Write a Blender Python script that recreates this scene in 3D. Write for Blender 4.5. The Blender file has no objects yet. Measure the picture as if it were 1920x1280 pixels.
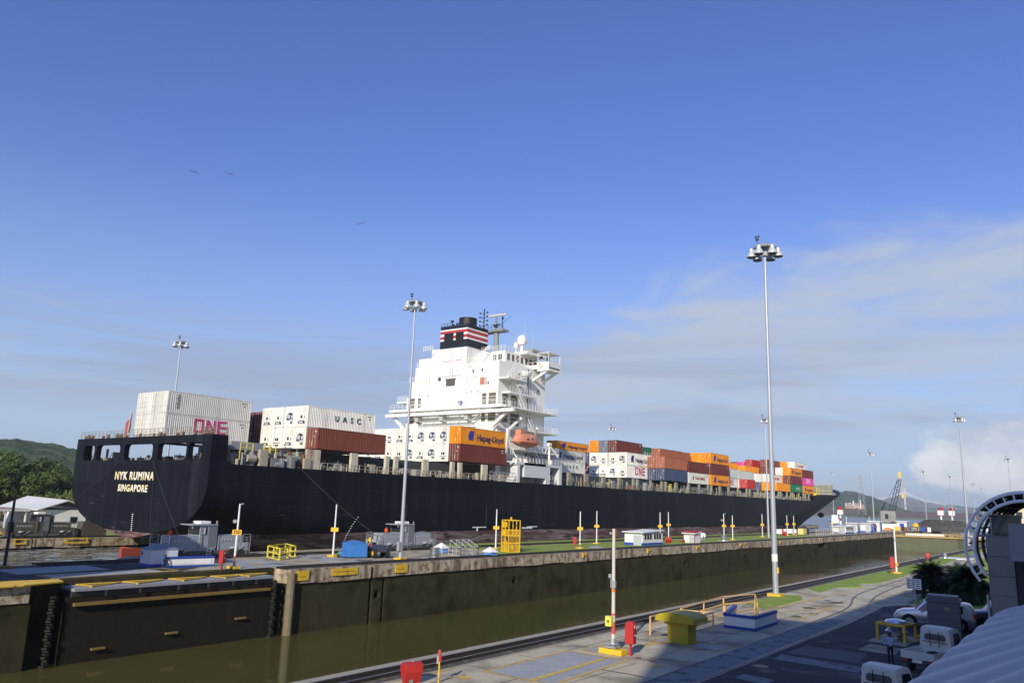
import bpy, bmesh, math, random
from mathutils import Vector, Matrix, noise
random.seed(7)
S = bpy.context.scene
COL = S.collection
R_ = math.radians
# ---------------------------------------------------------------- camera
cam_d = bpy.data.cameras.new("camera"); cam = bpy.data.objects.new("camera", cam_d); COL.objects.link(cam)
cam_d.sensor_width = 36.0; cam_d.lens = 27.537; cam_d.clip_start = 0.1; cam_d.clip_end = 30000
cx_ = Vector((0.80060, 0.59832, 0.03260)); cy_ = Vector((0.09316, -0.17802, 0.97961)); cz_ = Vector((0.59192, -0.78123, -0.19826))
cam.matrix_world = Matrix(((cx_.x, cy_.x, cz_.x, 0), (cx_.y, cy_.y, cz_.y, 0), (cx_.z, cy_.z, cz_.z, 6.466), (0, 0, 0, 1)))
S.camera = cam
# ---------------------------------------------------------------- light
SUN_AZ = math.atan2(0.33, -0.945); SUN_EL = R_(26)
W = bpy.data.worlds.new("World"); S.world = W; W.use_nodes = True
nt = W.node_tree; nt.nodes.clear()
def N(nt, t, **k):
    n = nt.nodes.new(t)
    for a, b in k.items():
        if hasattr(n, a): setattr(n, a, b)
        else: n.inputs[a].default_value = b
    return n
sky = N(nt, 'ShaderNodeTexSky'); sky.sky_type = 'NISHITA'; sky.sun_disc = False
sky.sun_elevation = SUN_EL; sky.sun_rotation = SUN_AZ; sky.altitude = 0; sky.air_density = 1.15; sky.dust_density = 0.6; sky.ozone_density = 3.0
geo = N(nt, 'ShaderNodeTexCoord'); sep = N(nt, 'ShaderNodeSeparateXYZ'); nt.links.new(geo.outputs['Generated'], sep.inputs[0])
def mth(nt, op, a=None, b=None, c=None, clamp=False):
    n = nt.nodes.new('ShaderNodeMath'); n.operation = op; n.use_clamp = clamp
    for i, v in enumerate((a, b, c)):
        if v is None: continue
        if isinstance(v, (int, float)): n.inputs[i].default_value = v
        else: nt.links.new(v, n.inputs[i])
    return n.outputs[0]
def mixc(nt, f, a, b, mode='MIX'):
    n = nt.nodes.new('ShaderNodeMix'); n.data_type = 'RGBA'; n.blend_type = mode
    if isinstance(f, (int, float)): n.inputs[0].default_value = f
    else: nt.links.new(f, n.inputs[0])
    for i, v in ((6, a), (7, b)):
        if isinstance(v, (tuple, list)): n.inputs[i].default_value = tuple(v)[:3] + (1,)
        else: nt.links.new(v, n.inputs[i])
    return n.outputs[2]
def ramp(nt, f, lo, hi):
    n = nt.nodes.new('ShaderNodeMapRange'); n.interpolation_type = 'SMOOTHSTEP'; nt.links.new(f, n.inputs[0])
    n.inputs[1].default_value = lo; n.inputs[2].default_value = hi
    return n.outputs[0]
# cloud layers: direction projected on a high horizontal sheet of air
zc = mth(nt, 'MAXIMUM', sep.outputs[2], 0.0); den = mth(nt, 'ADD', zc, 0.10)
px = mth(nt, 'DIVIDE', sep.outputs[0], den); py = mth(nt, 'DIVIDE', sep.outputs[1], den)
cmb = N(nt, 'ShaderNodeCombineXYZ'); nt.links.new(px, cmb.inputs[0]); nt.links.new(py, cmb.inputs[1])
def cloudn(scale, det, rough, off, dist=0.4):
    mp = N(nt, 'ShaderNodeMapping'); mp.inputs['Location'].default_value = off; nt.links.new(cmb.outputs[0], mp.inputs[0])
    n = N(nt, 'ShaderNodeTexNoise'); n.inputs['Scale'].default_value = scale; n.inputs['Detail'].default_value = det
    n.inputs['Roughness'].default_value = rough; n.inputs['Distortion'].default_value = dist
    nt.links.new(mp.outputs[0], n.inputs['Vector']); return n.outputs[0]
el = sep.outputs[2]
# azimuth factor: more cloud toward the lock axis (+Y), less to the west
azf = mth(nt, 'ADD', mth(nt, 'MULTIPLY', sep.outputs[1], 0.7), mth(nt, 'MULTIPLY', sep.outputs[0], 0.35))
n1 = cloudn(0.55, 7, 0.62, (3.1, 7.3, 0)); n2 = cloudn(1.5, 8, 0.60, (1.0, 2.0, 0), 1.1)
veil = mth(nt, 'ADD', mth(nt, 'MULTIPLY', n1, 0.55), mth(nt, 'MULTIPLY', n2, 0.45))
az = mth(nt, 'ARCTAN2', sep.outputs[0], sep.outputs[1])
top = mth(nt, 'MULTIPLY_ADD', ramp(nt, az, -1.0, -0.05), 0.205, 0.155)
mask = ramp(nt, mth(nt, 'SUBTRACT', mth(nt, 'ADD', top, mth(nt, 'MULTIPLY', mth(nt, 'SUBTRACT', veil, 0.5), 0.55)), el), -0.01, 0.11)
veil = mth(nt, 'MULTIPLY', mth(nt, 'MULTIPLY', ramp(nt, veil, 0.30, 0.58), mask), ramp(nt, el, 0.05, 0.135))
col = mixc(nt, 1.0, sky.outputs[0], (0.96, 1.10, 1.82), 'MULTIPLY')
hazeb = ramp(nt, el, 0.42, -0.02)
col = mixc(nt, mth(nt, 'MULTIPLY', hazeb, 0.74), col, (5.3, 7.0, 8.8))
col = mixc(nt, mth(nt, 'MULTIPLY', veil, 0.90), col, (6.0, 6.7, 8.0))
mps = N(nt, 'ShaderNodeMapping'); mps.inputs['Scale'].default_value = (1.5, 1.5, 17.0); nt.links.new(geo.outputs['Generated'], mps.inputs[0])
ns = N(nt, 'ShaderNodeTexNoise'); ns.inputs['Scale'].default_value = 1.6; ns.inputs['Detail'].default_value = 7; ns.inputs['Distortion'].default_value = 0.5; nt.links.new(mps.outputs[0], ns.inputs['Vector'])
stre = mth(nt, 'MULTIPLY', ramp(nt, ns.outputs[0], 0.38, 0.58), mth(nt, 'MULTIPLY', ramp(nt, el, 0.24, 0.13), ramp(nt, el, 0.07, 0.12)))
col = mixc(nt, mth(nt, 'MULTIPLY', stre, 0.75), col, (4.2, 4.9, 6.7))
# bright cumulus low on the right (towards +Y and +X)
mpc = N(nt, 'ShaderNodeMapping'); mpc.inputs['Scale'].default_value = (1, 1, 1.7); nt.links.new(geo.outputs['Generated'], mpc.inputs[0])
nc = N(nt, 'ShaderNodeTexNoise'); nc.inputs['Scale'].default_value = 7.0; nc.inputs['Detail'].default_value = 8; nc.inputs['Roughness'].default_value = 0.62; nt.links.new(mpc.outputs[0], nc.inputs['Vector'])
shape = mth(nt, 'MULTIPLY', ramp(nt, az, -0.24, -0.09), mth(nt, 'MULTIPLY', ramp(nt, el, 0.125, 0.085), ramp(nt, el, 0.0, 0.05)))
cum = ramp(nt, mth(nt, 'ADD', mth(nt, 'MULTIPLY', nc.outputs[0], 1.0), mth(nt, 'MULTIPLY', shape, 0.60)), 0.80, 0.92)
cum = mth(nt, 'MULTIPLY', cum, mth(nt, 'GREATER_THAN', shape, 0.001))
ccol = mixc(nt, ramp(nt, nc.outputs[0], 0.35, 0.65), (5.8, 6.8, 8.6), (11.0, 11.0, 11.0))
col = mixc(nt, mth(nt, 'MULTIPLY', cum, 0.92), col, ccol)
bg = N(nt, 'ShaderNodeBackground'); bg.inputs[1].default_value = 0.085
out = N(nt, 'ShaderNodeOutputWorld'); nt.links.new(col, bg.inputs[0]); nt.links.new(bg.outputs[0], out.inputs[0])
sd = bpy.data.lights.new("sun", 'SUN'); sd.energy = 5.0; sd.angle = R_(0.53); sd.color = (1.0, 0.91, 0.76)
sun = bpy.data.objects.new("sun", sd); COL.objects.link(sun)
sdir = Vector((math.sin(SUN_AZ) * math.cos(SUN_EL), math.cos(SUN_AZ) * math.cos(SUN_EL), math.sin(SUN_EL)))
sun.rotation_euler = sdir.to_track_quat('Z', 'Y').to_euler()
S.view_settings.view_transform = 'Standard'; S.view_settings.look = 'None'; S.view_settings.exposure = 0.0; S.view_settings.gamma = 1.0
# ---------------------------------------------------------------- materials
MATS = {}
def mat(name, col, rough=0.7, metal=0.0, var=0.12, vs=1.0, bump=0.0, bs=20.0, col2=None, c2=(0.55, 0.7), c2s=0.6, streak=None, rand=0.0, spec=0.4, coat=0):
    """procedural surface: base colour, fine mottling, optional second colour in patches, optional rust/dirt streaks that run down"""
    if name in MATS: return MATS[name]
    m = bpy.data.materials.new(name); m.use_nodes = True; nt = m.node_tree; b = nt.nodes['Principled BSDF']
    tc = N(nt, 'ShaderNodeTexCoord'); gp = N(nt, 'ShaderNodeNewGeometry')
    P = gp.outputs['Position']
    def ns(scale, det=4, vec=P, rough_=0.55):
        n = N(nt, 'ShaderNodeTexNoise'); n.inputs['Scale'].default_value = scale; n.inputs['Detail'].default_value = det; n.inputs['Roughness'].default_value = rough_
        nt.links.new(vec, n.inputs['Vector']); return n.outputs[0]
    v = ns(vs)
    f = mth(nt, 'MULTIPLY_ADD', v, 2 * var, 1 - var)
    c = mixc(nt, 1.0, col, (1, 1, 1), 'MULTIPLY')
    if col2: c = mixc(nt, ramp(nt, ns(c2s, 6), *c2), c, col2)
    if streak:
        sc, lo, hi, scol, amt = streak
        mp = N(nt, 'ShaderNodeMapping'); mp.inputs['Scale'].default_value = (sc, sc, sc * 0.07); nt.links.new(P, mp.inputs[0])
        c = mixc(nt, mth(nt, 'MULTIPLY', ramp(nt, ns(1.0, 5, mp.outputs[0]), lo, hi), amt), c, scol)
    hs = N(nt, 'ShaderNodeHueSaturation'); nt.links.new(c, hs.inputs['Color'])
    if rand:
        oi = N(nt, 'ShaderNodeObjectInfo'); f = mth(nt, 'MULTIPLY', f, mth(nt, 'MULTIPLY_ADD', oi.outputs['Random'], 2 * rand, 1 - rand))
    nt.links.new(f, hs.inputs['Value']); nt.links.new(hs.outputs[0], b.inputs['Base Color'])
    b.inputs['Roughness'].default_value = rough; b.inputs['Metallic'].default_value = metal; b.inputs['Specular IOR Level'].default_value = spec
    b.inputs['Coat Weight'].default_value = coat
    if bump:
        bn = N(nt, 'ShaderNodeBump'); bn.inputs['Strength'].default_value = bump; bn.inputs['Distance'].default_value = 0.05
        nt.links.new(ns(bs, 5), bn.inputs['Height']); nt.links.new(bn.outputs[0], b.inputs['Normal'])
    MATS[name] = m; return m
white = mat('ship_white', (0.78, 0.77, 0.72), 0.5, var=0.06, vs=0.4, streak=(0.9, 0.60, 0.78, (0.45, 0.36, 0.22), 0.5))
offwhite = mat('offwhite', (0.66, 0.66, 0.62), 0.55, streak=(1.6, 0.56, 0.75, (0.35, 0.26, 0.16), 0.5))
cream = mat('cream_steel', (0.56, 0.52, 0.39), 0.65, streak=(1.5, 0.5, 0.66, (0.30, 0.12, 0.04), 0.8), var=0.25)
greysteel = mat('grey_steel', (0.20, 0.20, 0.18), 0.6, var=0.3, vs=3)
darksteel = mat('dark_steel', (0.035, 0.035, 0.035), 0.6, var=0.4, vs=3)
black = mat('black', (0.012, 0.012, 0.013), 0.5)
galv = mat('galvanised', (0.42, 0.45, 0.47), 0.42, metal=0.35, var=0.1)
floodm = mat('floodlight_shell', (0.62, 0.63, 0.63), 0.35, metal=0.35)
alu = mat('aluminium', (0.62, 0.64, 0.66), 0.25, metal=0.9)
yellow = mat('yellow_paint', (0.72, 0.46, 0.03), 0.55, var=0.2, vs=3, col2=(0.30, 0.22, 0.08), c2=(0.58, 0.7), c2s=2.5)
red = mat('red_paint', (0.42, 0.025, 0.022), 0.55, var=0.22, vs=3, col2=(0.30, 0.04, 0.03), c2=(.55, .7), c2s=2.5)
redfade = mat('faded_red', (0.50, 0.09, 0.07), 0.6, var=0.2)
blue = mat('blue_paint', (0.02, 0.07, 0.36), 0.5)
blue2 = mat('skip_blue', (0.05, 0.20, 0.52), 0.5, var=0.2)
wall = mat('white_paint', (0.76, 0.76, 0.73), 0.6, var=0.06)
orange = mat('orange_paint', (0.75, 0.22, 0.02), 0.5, var=0.1)
hivis = mat('hivis', (0.9, 0.12, 0.02), 0.7)
skin = mat('skin', (0.20, 0.10, 0.06), 0.6)
rustc = mat('rust', (0.22, 0.09, 0.03), 0.9, var=0.4, vs=4)
glass = mat('dark_glass', (0.02, 0.025, 0.03), 0.08, var=0.0, spec=0.8)
rubber = mat('rubber', (0.02, 0.02, 0.02), 0.8)
carsilver = mat('silver_car_paint', (0.55, 0.56, 0.58), 0.28, metal=0.6, var=0.02, coat=0.6)
carwhite = mat('white_van_paint', (0.60, 0.60, 0.55), 0.4, var=0.08, vs=2, streak=(4, 0.6, 0.8, (0.35, 0.33, 0.28), 0.4))
wood = mat('weathered_wood', (0.30, 0.22, 0.12), 0.85, var=0.4, vs=2)
concrete = mat('concrete', (0.37, 0.335, 0.235), 0.9, var=0.2, vs=0.5, bump=0.35, bs=9, col2=(0.18, 0.155, 0.105), c2=(0.46, 0.66), c2s=0.45, streak=None)
concl = mat('concrete_sunbleached', (0.47, 0.425, 0.31), 0.9, var=0.2, vs=0.5, bump=0.35, bs=9, col2=(0.24, 0.21, 0.15), c2=(0.46, 0.68), c2s=0.45)
asphalt = mat('asphalt', (0.036, 0.036, 0.037), 0.85, var=0.35, vs=1.2, bump=0.4, bs=30, col2=(0.12, 0.12, 0.12), c2=(0.50, 0.75), c2s=0.5)
bluepatch = mat('pale_blue_slab', (0.31, 0.325, 0.335), 0.85, var=0.2, vs=1.5, col2=(0.38, 0.38, 0.36), c2=(0.5, 0.7), c2s=1.0)
yline = mat('yellow_line', (0.60, 0.40, 0.07), 0.8, var=0.25, vs=4, col2=(0.26, 0.24, 0.19), c2=(0.5, 0.72), c2s=3)
coping = mat('coping_stone', (0.46, 0.40, 0.29), 0.9, var=0.35, vs=1.6, bump=0.9, bs=5, col2=(0.20, 0.13, 0.07), c2=(0.46, 0.64), c2s=1.3, streak=(1.1, 0.46, 0.66, (0.11, 0.065, 0.03), 0.85))
algae = mat('algae_concrete', (0.046, 0.039, 0.016), 0.85, spec=0.15, var=0.45, vs=0.8, bump=0.9, bs=3.5, col2=(0.018, 0.020, 0.008), c2=(0.45, 0.7), c2s=0.45, streak=(0.7, 0.52, 0.75, (0.085, 0.072, 0.036), 0.45))
gatem = mat('gate_plate', (0.021, 0.016, 0.009), 0.75, spec=0.15, var=0.35, vs=1.2, bump=0.4, bs=5, streak=(2.2, 0.52, 0.7, (0.012, 0.016, 0.014), 0.8))
rail_m = mat('rail_steel', (0.06, 0.05, 0.045), 0.5, metal=0.4, var=0.3, vs=3)
railtop = mat('rail_worn', (0.30, 0.29, 0.28), 0.35, metal=0.8)
def grassmat():
    m = mat('grass', (0.20, 0.29, 0.035), 0.9, var=0.3, vs=1.5, bump=0.6, bs=25, col2=(0.30, 0.34, 0.08), c2=(0.45, 0.75), c2s=0.7); return m
grass = grassmat()
# ---------------------------------------------------------------- mesh helpers
JIT = [0]
class MB:
    def __init__(s): s.v = []; s.f = []; s.m = []; s.mi = 0
    def add(s, vs, fs):
        o = len(s.v); s.v += [tuple(v) for v in vs]; s.f += [tuple(i + o for i in f) for f in fs]; s.m += [s.mi] * len(fs); return s
    def box(s, x0, x1, y0, y1, z0, z1, M=None):
        vs = [Vector((x, y, z)) for x in (x0, x1) for y in (y0, y1) for z in (z0, z1)]
        if M: vs = [M @ v for v in vs]
        return s.add(vs, [(0, 1, 3, 2), (4, 6, 7, 5), (0, 4, 5, 1), (2, 3, 7, 6), (0, 2, 6, 4), (1, 5, 7, 3)])
    def cb(s, c, sz, rz=0.0):
        M = Matrix.Translation(c) @ Matrix.Rotation(rz, 4, 'Z'); a, b, d = sz[0] / 2, sz[1] / 2, sz[2] / 2
        return s.box(-a, a, -b, b, -d, d, M)
    def tube(s, p0, p1, r0, r1=None, n=8, cap=True):
        p0 = Vector(p0); p1 = Vector(p1); r1 = r0 if r1 is None else r1; d = (p1 - p0)
        if d.length < 1e-6: return s
        q = d.to_track_quat('Z', 'Y'); vs = []
        for p, r in ((p0, r0), (p1, r1)):
            for i in range(n): a = 2 * math.pi * i / n; vs.append(p + q @ Vector((r * math.cos(a), r * math.sin(a), 0)))
        fs = [(i, (i + 1) % n, n + (i + 1) % n, n + i) for i in range(n)]
        if cap: fs += [tuple(range(n))[::-1], tuple(range(n, 2 * n))]
        return s.add(vs, fs)
    def bar(s, p0, p1, w=0.05, h=None):
        h = w if h is None else h; p0 = Vector(p0); p1 = Vector(p1); d = p1 - p0; L = d.length
        if L < 1e-6: return s
        M = Matrix.Translation(p0) @ d.to_track_quat('Z', 'Y').to_matrix().to_4x4()
        return s.box(-w / 2, w / 2, -h / 2, h / 2, 0, L, M)
    def path(s, pts, r, n=6):
        for a, b in zip(pts[:-1], pts[1:]): s.tube(a, b, r, n=n)
        return s
    def prism(s, poly, z0, z1):
        n = len(poly); vs = [(x, y, z0) for x, y in poly] + [(x, y, z1) for x, y in poly]
        ar = sum(poly[i][0] * poly[(i + 1) % n][1] - poly[(i + 1) % n][0] * poly[i][1] for i in range(n))
        fs = [(i, (i + 1) % n, n + (i + 1) % n, n + i) for i in range(n)] + [tuple(range(n))[::-1], tuple(range(n, 2 * n))]
        if ar < 0: fs = [f[::-1] for f in fs]
        return s.add(vs, fs)
    def lathe(s, c, prof, n=16):
        vs = []; c = Vector(c)
        for r, z in prof:
            for i in range(n): a = 2 * math.pi * i / n; vs.append(c + Vector((r * math.cos(a), r * math.sin(a), z)))
        fs = [(j * n + i, j * n + (i + 1) % n, (j + 1) * n + (i + 1) % n, (j + 1) * n + i) for j in range(len(prof) - 1) for i in range(n)]
        fs += [tuple(range(n))[::-1], tuple(range((len(prof) - 1) * n, len(prof) * n))]
        return s.add(vs, fs)
    def sheet(s, poly, z): return s.add([(x, y, z) for x, y in poly], [tuple(range(len(poly)))])
    def rail(s, pts, h=1.0, sp=1.4, r=0.03, bars=2):
        for a, b in zip(pts[:-1], pts[1:]):
            JIT[0] = (JIT[0] + 1) % 7; r = r * (1 + .03 * JIT[0]); jj = Vector((.0013 * JIT[0], .0011 * JIT[0], 0)); a = Vector(a) + jj; b = Vector(b) + jj; L = (b - a).length; k = max(1, round(L / sp))
            for i in range(k + 1):
                p = a.lerp(b, i / k); s.bar(p, p + Vector((0, 0, h)), r * 2)
            for j in range(bars): z = h * (j + 1) / bars; s.bar(a + Vector((0, 0, z)), b + Vector((0, 0, z)), r * 1.7)
        return s
    def mesh(s, name, mats):
        me = bpy.data.meshes.new(name); me.from_pydata(s.v, [], s.f)
        for m in (mats if isinstance(mats, (list, tuple)) else [mats]): me.materials.append(m)
        if len(set(s.m)) > 1: me.polygons.foreach_set('material_index', s.m)
        bm = bmesh.new(); bm.from_mesh(me); bmesh.ops.recalc_face_normals(bm, faces=bm.faces); bm.to_mesh(me); bm.free()
        me.update(); return me
    def build(s, name, mats, parent=None, smooth=False, bevel=0):
        me = s.mesh(name, mats)
        if smooth:
            me.shade_smooth()
            me.set_sharp_from_angle(angle=R_(40))
        o = bpy.data.objects.new(name, me); COL.objects.link(o)
        if parent: o.parent = parent
        if bevel:
            b = o.modifiers.new('bevel', 'BEVEL'); b.width = bevel; b.segments = 2; b.limit_method = 'ANGLE'
        return o
def tag(o, label=None, cat=None, group=None, kind=None):
    if label: o['label'] = label
    if cat: o['category'] = cat
    if group: o['group'] = group
    if kind: o['kind'] = kind
    return o
def empty(name, loc=(0, 0, 0), rz=0.0, sc=1.0):
    o = bpy.data.objects.new(name, None); COL.objects.link(o); o.location = loc; o.rotation_euler = (0, 0, rz); o.scale = (sc, sc, sc); o.empty_display_size = 0.3
    return o
def kids(o): return [c for c in list(COL.objects) if c.parent == o]
KID = {}
def copy_tree(o, parent=None):
    c = o.copy(); COL.objects.link(c); c.parent = parent
    for ch in kids(o): copy_tree(ch, c)
    return c
def struct(name, mb, m): return tag(mb.build(name, m), kind='structure')
def text_mesh(t, size, m, loc, face='-Y', parent=None, ext=0.02, sx=1.0, bold=0.0, name='lettering', space=1.0):
    cu = bpy.data.curves.new('t', 'FONT'); cu.body = t; cu.size = size; cu.extrude = ext; cu.offset = bold; cu.align_x = 'CENTER'; cu.align_y = 'CENTER'; cu.space_character = space; cu.resolution_u = 3
    o = bpy.data.objects.new('t', cu); COL.objects.link(o); bpy.context.view_layer.update()
    dg = bpy.context.evaluated_depsgraph_get(); me = bpy.data.meshes.new_from_object(o.evaluated_get(dg))
    bpy.data.objects.remove(o); me.materials.clear(); me.materials.append(m)
    q = bpy.data.objects.new(name, me); COL.objects.link(q); q.location = loc; q.scale = (sx, 1, 1)
    q.rotation_euler = {'-Y': (R_(90), 0, 0), '+X': (R_(90), 0, R_(90)), 'up': (0, 0, 0), '+Xv': (R_(90), R_(90), R_(90))}[face]
    if parent: q.parent = parent
    return q
# ================================================================ setting: locks, water, land
NX, FX, BX, QX = -22.9, -57.0, -76.0, -116.5
def watermat(name, col, rough, bs, bstr, foam=False):
    m = bpy.data.materials.new(name); m.use_nodes = True; nt = m.node_tree; b = nt.nodes['Principled BSDF']
    gp = N(nt, 'ShaderNodeNewGeometry'); mp = N(nt, 'ShaderNodeMapping'); mp.inputs['Scale'].default_value = (1, 0.6, 1); nt.links.new(gp.outputs[0], mp.inputs[0])
    def ns(sc, d=4):
        n = N(nt, 'ShaderNodeTexNoise'); n.inputs['Scale'].default_value = sc; n.inputs['Detail'].default_value = d; nt.links.new(mp.outputs[0], n.inputs['Vector']); return n.outputs[0]
    c = mixc(nt, ramp(nt, ns(0.12), 0.35, 0.7), col, tuple(x * 1.3 for x in col))
    r = rough
    if foam:
        sp = N(nt, 'ShaderNodeSeparateXYZ'); nt.links.new(gp.outputs[0], sp.inputs[0])
        mp2 = N(nt, 'ShaderNodeMapping'); mp2.inputs['Scale'].default_value = (0.8, 0.35, 1); nt.links.new(gp.outputs[0], mp2.inputs[0])
        n = N(nt, 'ShaderNodeTexNoise'); n.inputs['Scale'].default_value = 1.1; n.inputs['Detail'].default_value = 9; n.inputs['Roughness'].default_value = 0.72; n.inputs['Distortion'].default_value = 1.2; nt.links.new(mp2.outputs[0], n.inputs['Vector'])
        big = ns(0.16, 2)
        near = ramp(nt, sp.outputs[1], 34, 50)
        fm = ramp(nt, mth(nt, 'ADD', mth(nt, 'ADD', n.outputs[0], mth(nt, 'MULTIPLY', big, 0.35)), mth(nt, 'MULTIPLY', near, 0.06)), 0.72, 0.84)
        c = mixc(nt, mth(nt, 'MULTIPLY', fm, 0.8), c, (0.62, 0.66, 0.66)); r = mth(nt, 'MULTIPLY_ADD', fm, 0.5, rough)
    nt.links.new(c, b.inputs['Base Color'])
    if isinstance(r, float): b.inputs['Roughness'].default_value = r
    else: nt.links.new(r, b.inputs['Roughness'])
    b.inputs['IOR'].default_value = 1.33
    bn = N(nt, 'ShaderNodeBump'); bn.inputs['Strength'].default_value = bstr; bn.inputs['Distance'].default_value = 0.05
    if name == 'lock_water':
        s3 = N(nt, 'ShaderNodeSeparateXYZ'); nt.links.new(gp.outputs[0], s3.inputs[0]); bn.inputs['Distance'].default_value = 0.12; nt.links.new(mth(nt, 'MULTIPLY_ADD', mth(nt, 'MULTIPLY', ramp(nt, s3.outputs[1], 55, 120), ramp(nt, ns(.06, 3), .3, .6)), .85, .12), bn.inputs['Strength'])
    nt.links.new(ns(bs, 3), bn.inputs['Height']); nt.links.new(bn.outputs[0], b.inputs['Normal']); return m
wm_calm = watermat('lock_water', (0.060, 0.056, 0.018), 0.05, 1.6, 0.6)
wm_foam = watermat('churned_water', (0.060, 0.065, 0.045), 0.12, 2.0, 0.7, True)
wm_lake = watermat('lake_water', (0.07, 0.10, 0.12), 0.25, 0.5, 0.5)
# water surfaces
struct('water', MB().sheet([(-60.5, -90), (NX + 2, -90), (NX + 2, 292), (-60.5, 292)], -5.35), wm_calm)
struct('water', MB().sheet([(QX - 1, -90), (-70.5, -90), (-70.5, 420), (QX - 1, 420)], -2.1), wm_foam)
struct('water', MB().sheet([(-60.5, 292), (NX + 2, 292), (NX + 2, 700), (-60.5, 700)], -9.5), wm_lake)
lake = struct('water', MB().sheet([(-9000, 420), (9000, 420), (9000, 14000), (-9000, 14000)], -5.0), wm_lake)
# pavements: near side wall top, island between the chambers, far quay
def slab(name, poly, z0, z1, m): return struct(name, MB().prism(poly, z0, z1), m)
slab('pavement', [(NX, -90), (60, -90), (60, 470), (NX, 470)], -14, 0.0, concl)
struct('road', MB().sheet([(-60.3, -60), (-60.3, 36.6), (-63.2, 40.2), (-70.8, 40.2), (-70.8, -60)], -0.005), asphalt)
isl = [(FX - 3.4, -90), (FX - 3.4, 284), (FX - 0.4, 284), (FX - 0.4, 430), (BX, 430), (BX, 40), (-71, 36), (-71, -90)]
slab('pavement', isl, -14, -0.01, concrete)
slab('pavement', [(QX, -90), (QX, 410), (-420, 410), (-420, -90)], -14, -0.7, concrete)
struct('ground', MB().sheet([(-420, -300), (-420, 430), (-9000, 900), (-9000, -300)], -0.8), grass)
# ---- near wall track: kerb strip, sunken rack, rails
def strip(name, x0, x1, y0, y1, z, m, lab=None): 
    return struct(name, MB().box(x0, x1, y0, y1, z - 0.05, z), m)
grime = mat('track_grime', (0.075, 0.068, 0.055), 0.9, var=0.4, vs=2, col2=(0.16, 0.14, 0.10), c2=(0.5, 0.7), c2s=1.5)
palekerb = mat('pale_kerb', (0.33, 0.30, 0.235), 0.85, var=0.2, vs=1)
struct('path', MB().sheet([(NX + 0.35, -60), (-21.15, -60), (-21.15, 470), (NX + 0.35, 470)], 0.004), grime)
struct('path', MB().sheet([(-58.9, 44.6), (-58.9, 430), (FX - 0.2, 430), (FX - 0.2, 44.6)], 0.004), grime)
def track(label, xs, y0, y1, rack=None, z=0.0):
    t = tag(empty('rail_track', (0, 0, 0)), label, 'rail track', 'tow track rails along the lock walls')
    for x in xs:
        r = MB().box(x - .05, x + .05, y0, y1, z, z + .13).build('rail', rail_m, t)
        MB().box(x - .035, x + .035, y0, y1, z + .13, z + .136).build('rail_head', railtop if abs(x) < 30 else rail_m, r)
    if rack is not None: MB().box(rack - .14, rack + .14, y0, y1, z, z + .09).box(rack - .05, rack + .05, y0, y1, z + .09, z + .2).build('rack_rail', rail_m, t)
track('black rack and rails of the tow track along the near lock wall edge', (-22.45, -21.75), -60, 470, -22.2)
track('dark tow track at the lip of the island wall above the green chamber', (-58.75, -57.9), 44.6, 430, -58.3)
track('tow track on the island beside the black hull', (-71.6, -69.9), 30, 430, -70.7)
track('tow track under the brown locomotive on the far quay', (-118.6, -117.2), -60, 410, -117.9, -0.7)
struct('path', MB().box(-21.14, -21.02, -60, 470, 0.0, 0.03), palekerb)
# curved service rails set in the near pavement (flush, worn bright)
def curved(name, pts, off):
    mb = MB(); P = [Vector((x, y, 0)) for x, y in pts]; sm = []
    for i in range(len(P) - 1):
        a = P[max(0, i - 1)]; b = P[i]; c = P[i + 1]; d = P[min(len(P) - 1, i + 2)]
        for k in range(8):
            t = k / 8; sm.append(0.5 * ((2 * b) + (c - a) * t + (2 * a - 5 * b + 4 * c - d) * t * t + (3 * b - a - 3 * c + d) * t ** 3))
    sm.append(P[-1]); return sm
def rail_ribbon(mb, sm, w, z0, z1):
    for a, b in zip(sm[:-1], sm[1:]):
        d = (b - a).normalized(); n = Vector((-d.y, d.x, 0)) * w / 2
        mb.add([a - n + Vector((0, 0, z0)), b - n + Vector((0, 0, z0)), b + n + Vector((0, 0, z0)), a + n + Vector((0, 0, z0)), a - n + Vector((0, 0, z1)), b - n + Vector((0, 0, z1)), b + n + Vector((0, 0, z1)), a + n + Vector((0, 0, z1))],
               [(0, 3, 2, 1), (4, 5, 6, 7), (0, 1, 5, 4), (2, 3, 7, 6), (1, 2, 6, 5), (3, 0, 4, 7)])
tr = tag(empty('rail_track'), 'thin bright service rails curving through the shaded near pavement', 'rail track')
ra = curved('a', [(-14.4, 10), (-14.5, 28), (-14.7, 45), (-14.8, 55), (-15.2, 60), (-16.2, 65), (-16.85, 70), (-17.1, 78), (-17.4, 94), (-18.6, 120), (-19.6, 150), (-20, 200)], 0)
rb = curved('b', [(-13.0, 10), (-13.1, 28), (-13.1, 44), (-13.35, 54), (-13.9, 59), (-14.9, 65), (-15.5, 70), (-15.9, 78), (-16.2, 94), (-17.4, 120), (-18.4, 150), (-18.8, 200)], 0)
for q in (ra, rb):
    mb = MB(); rail_ribbon(mb, q, 0.13, 0.0, 0.012); rr = mb.build('rail_groove', rail_m, tr)
    mb = MB(); rail_ribbon(mb, q, 0.03, 0.012, 0.022); mb.build('rail_head', railtop, rr)
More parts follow.
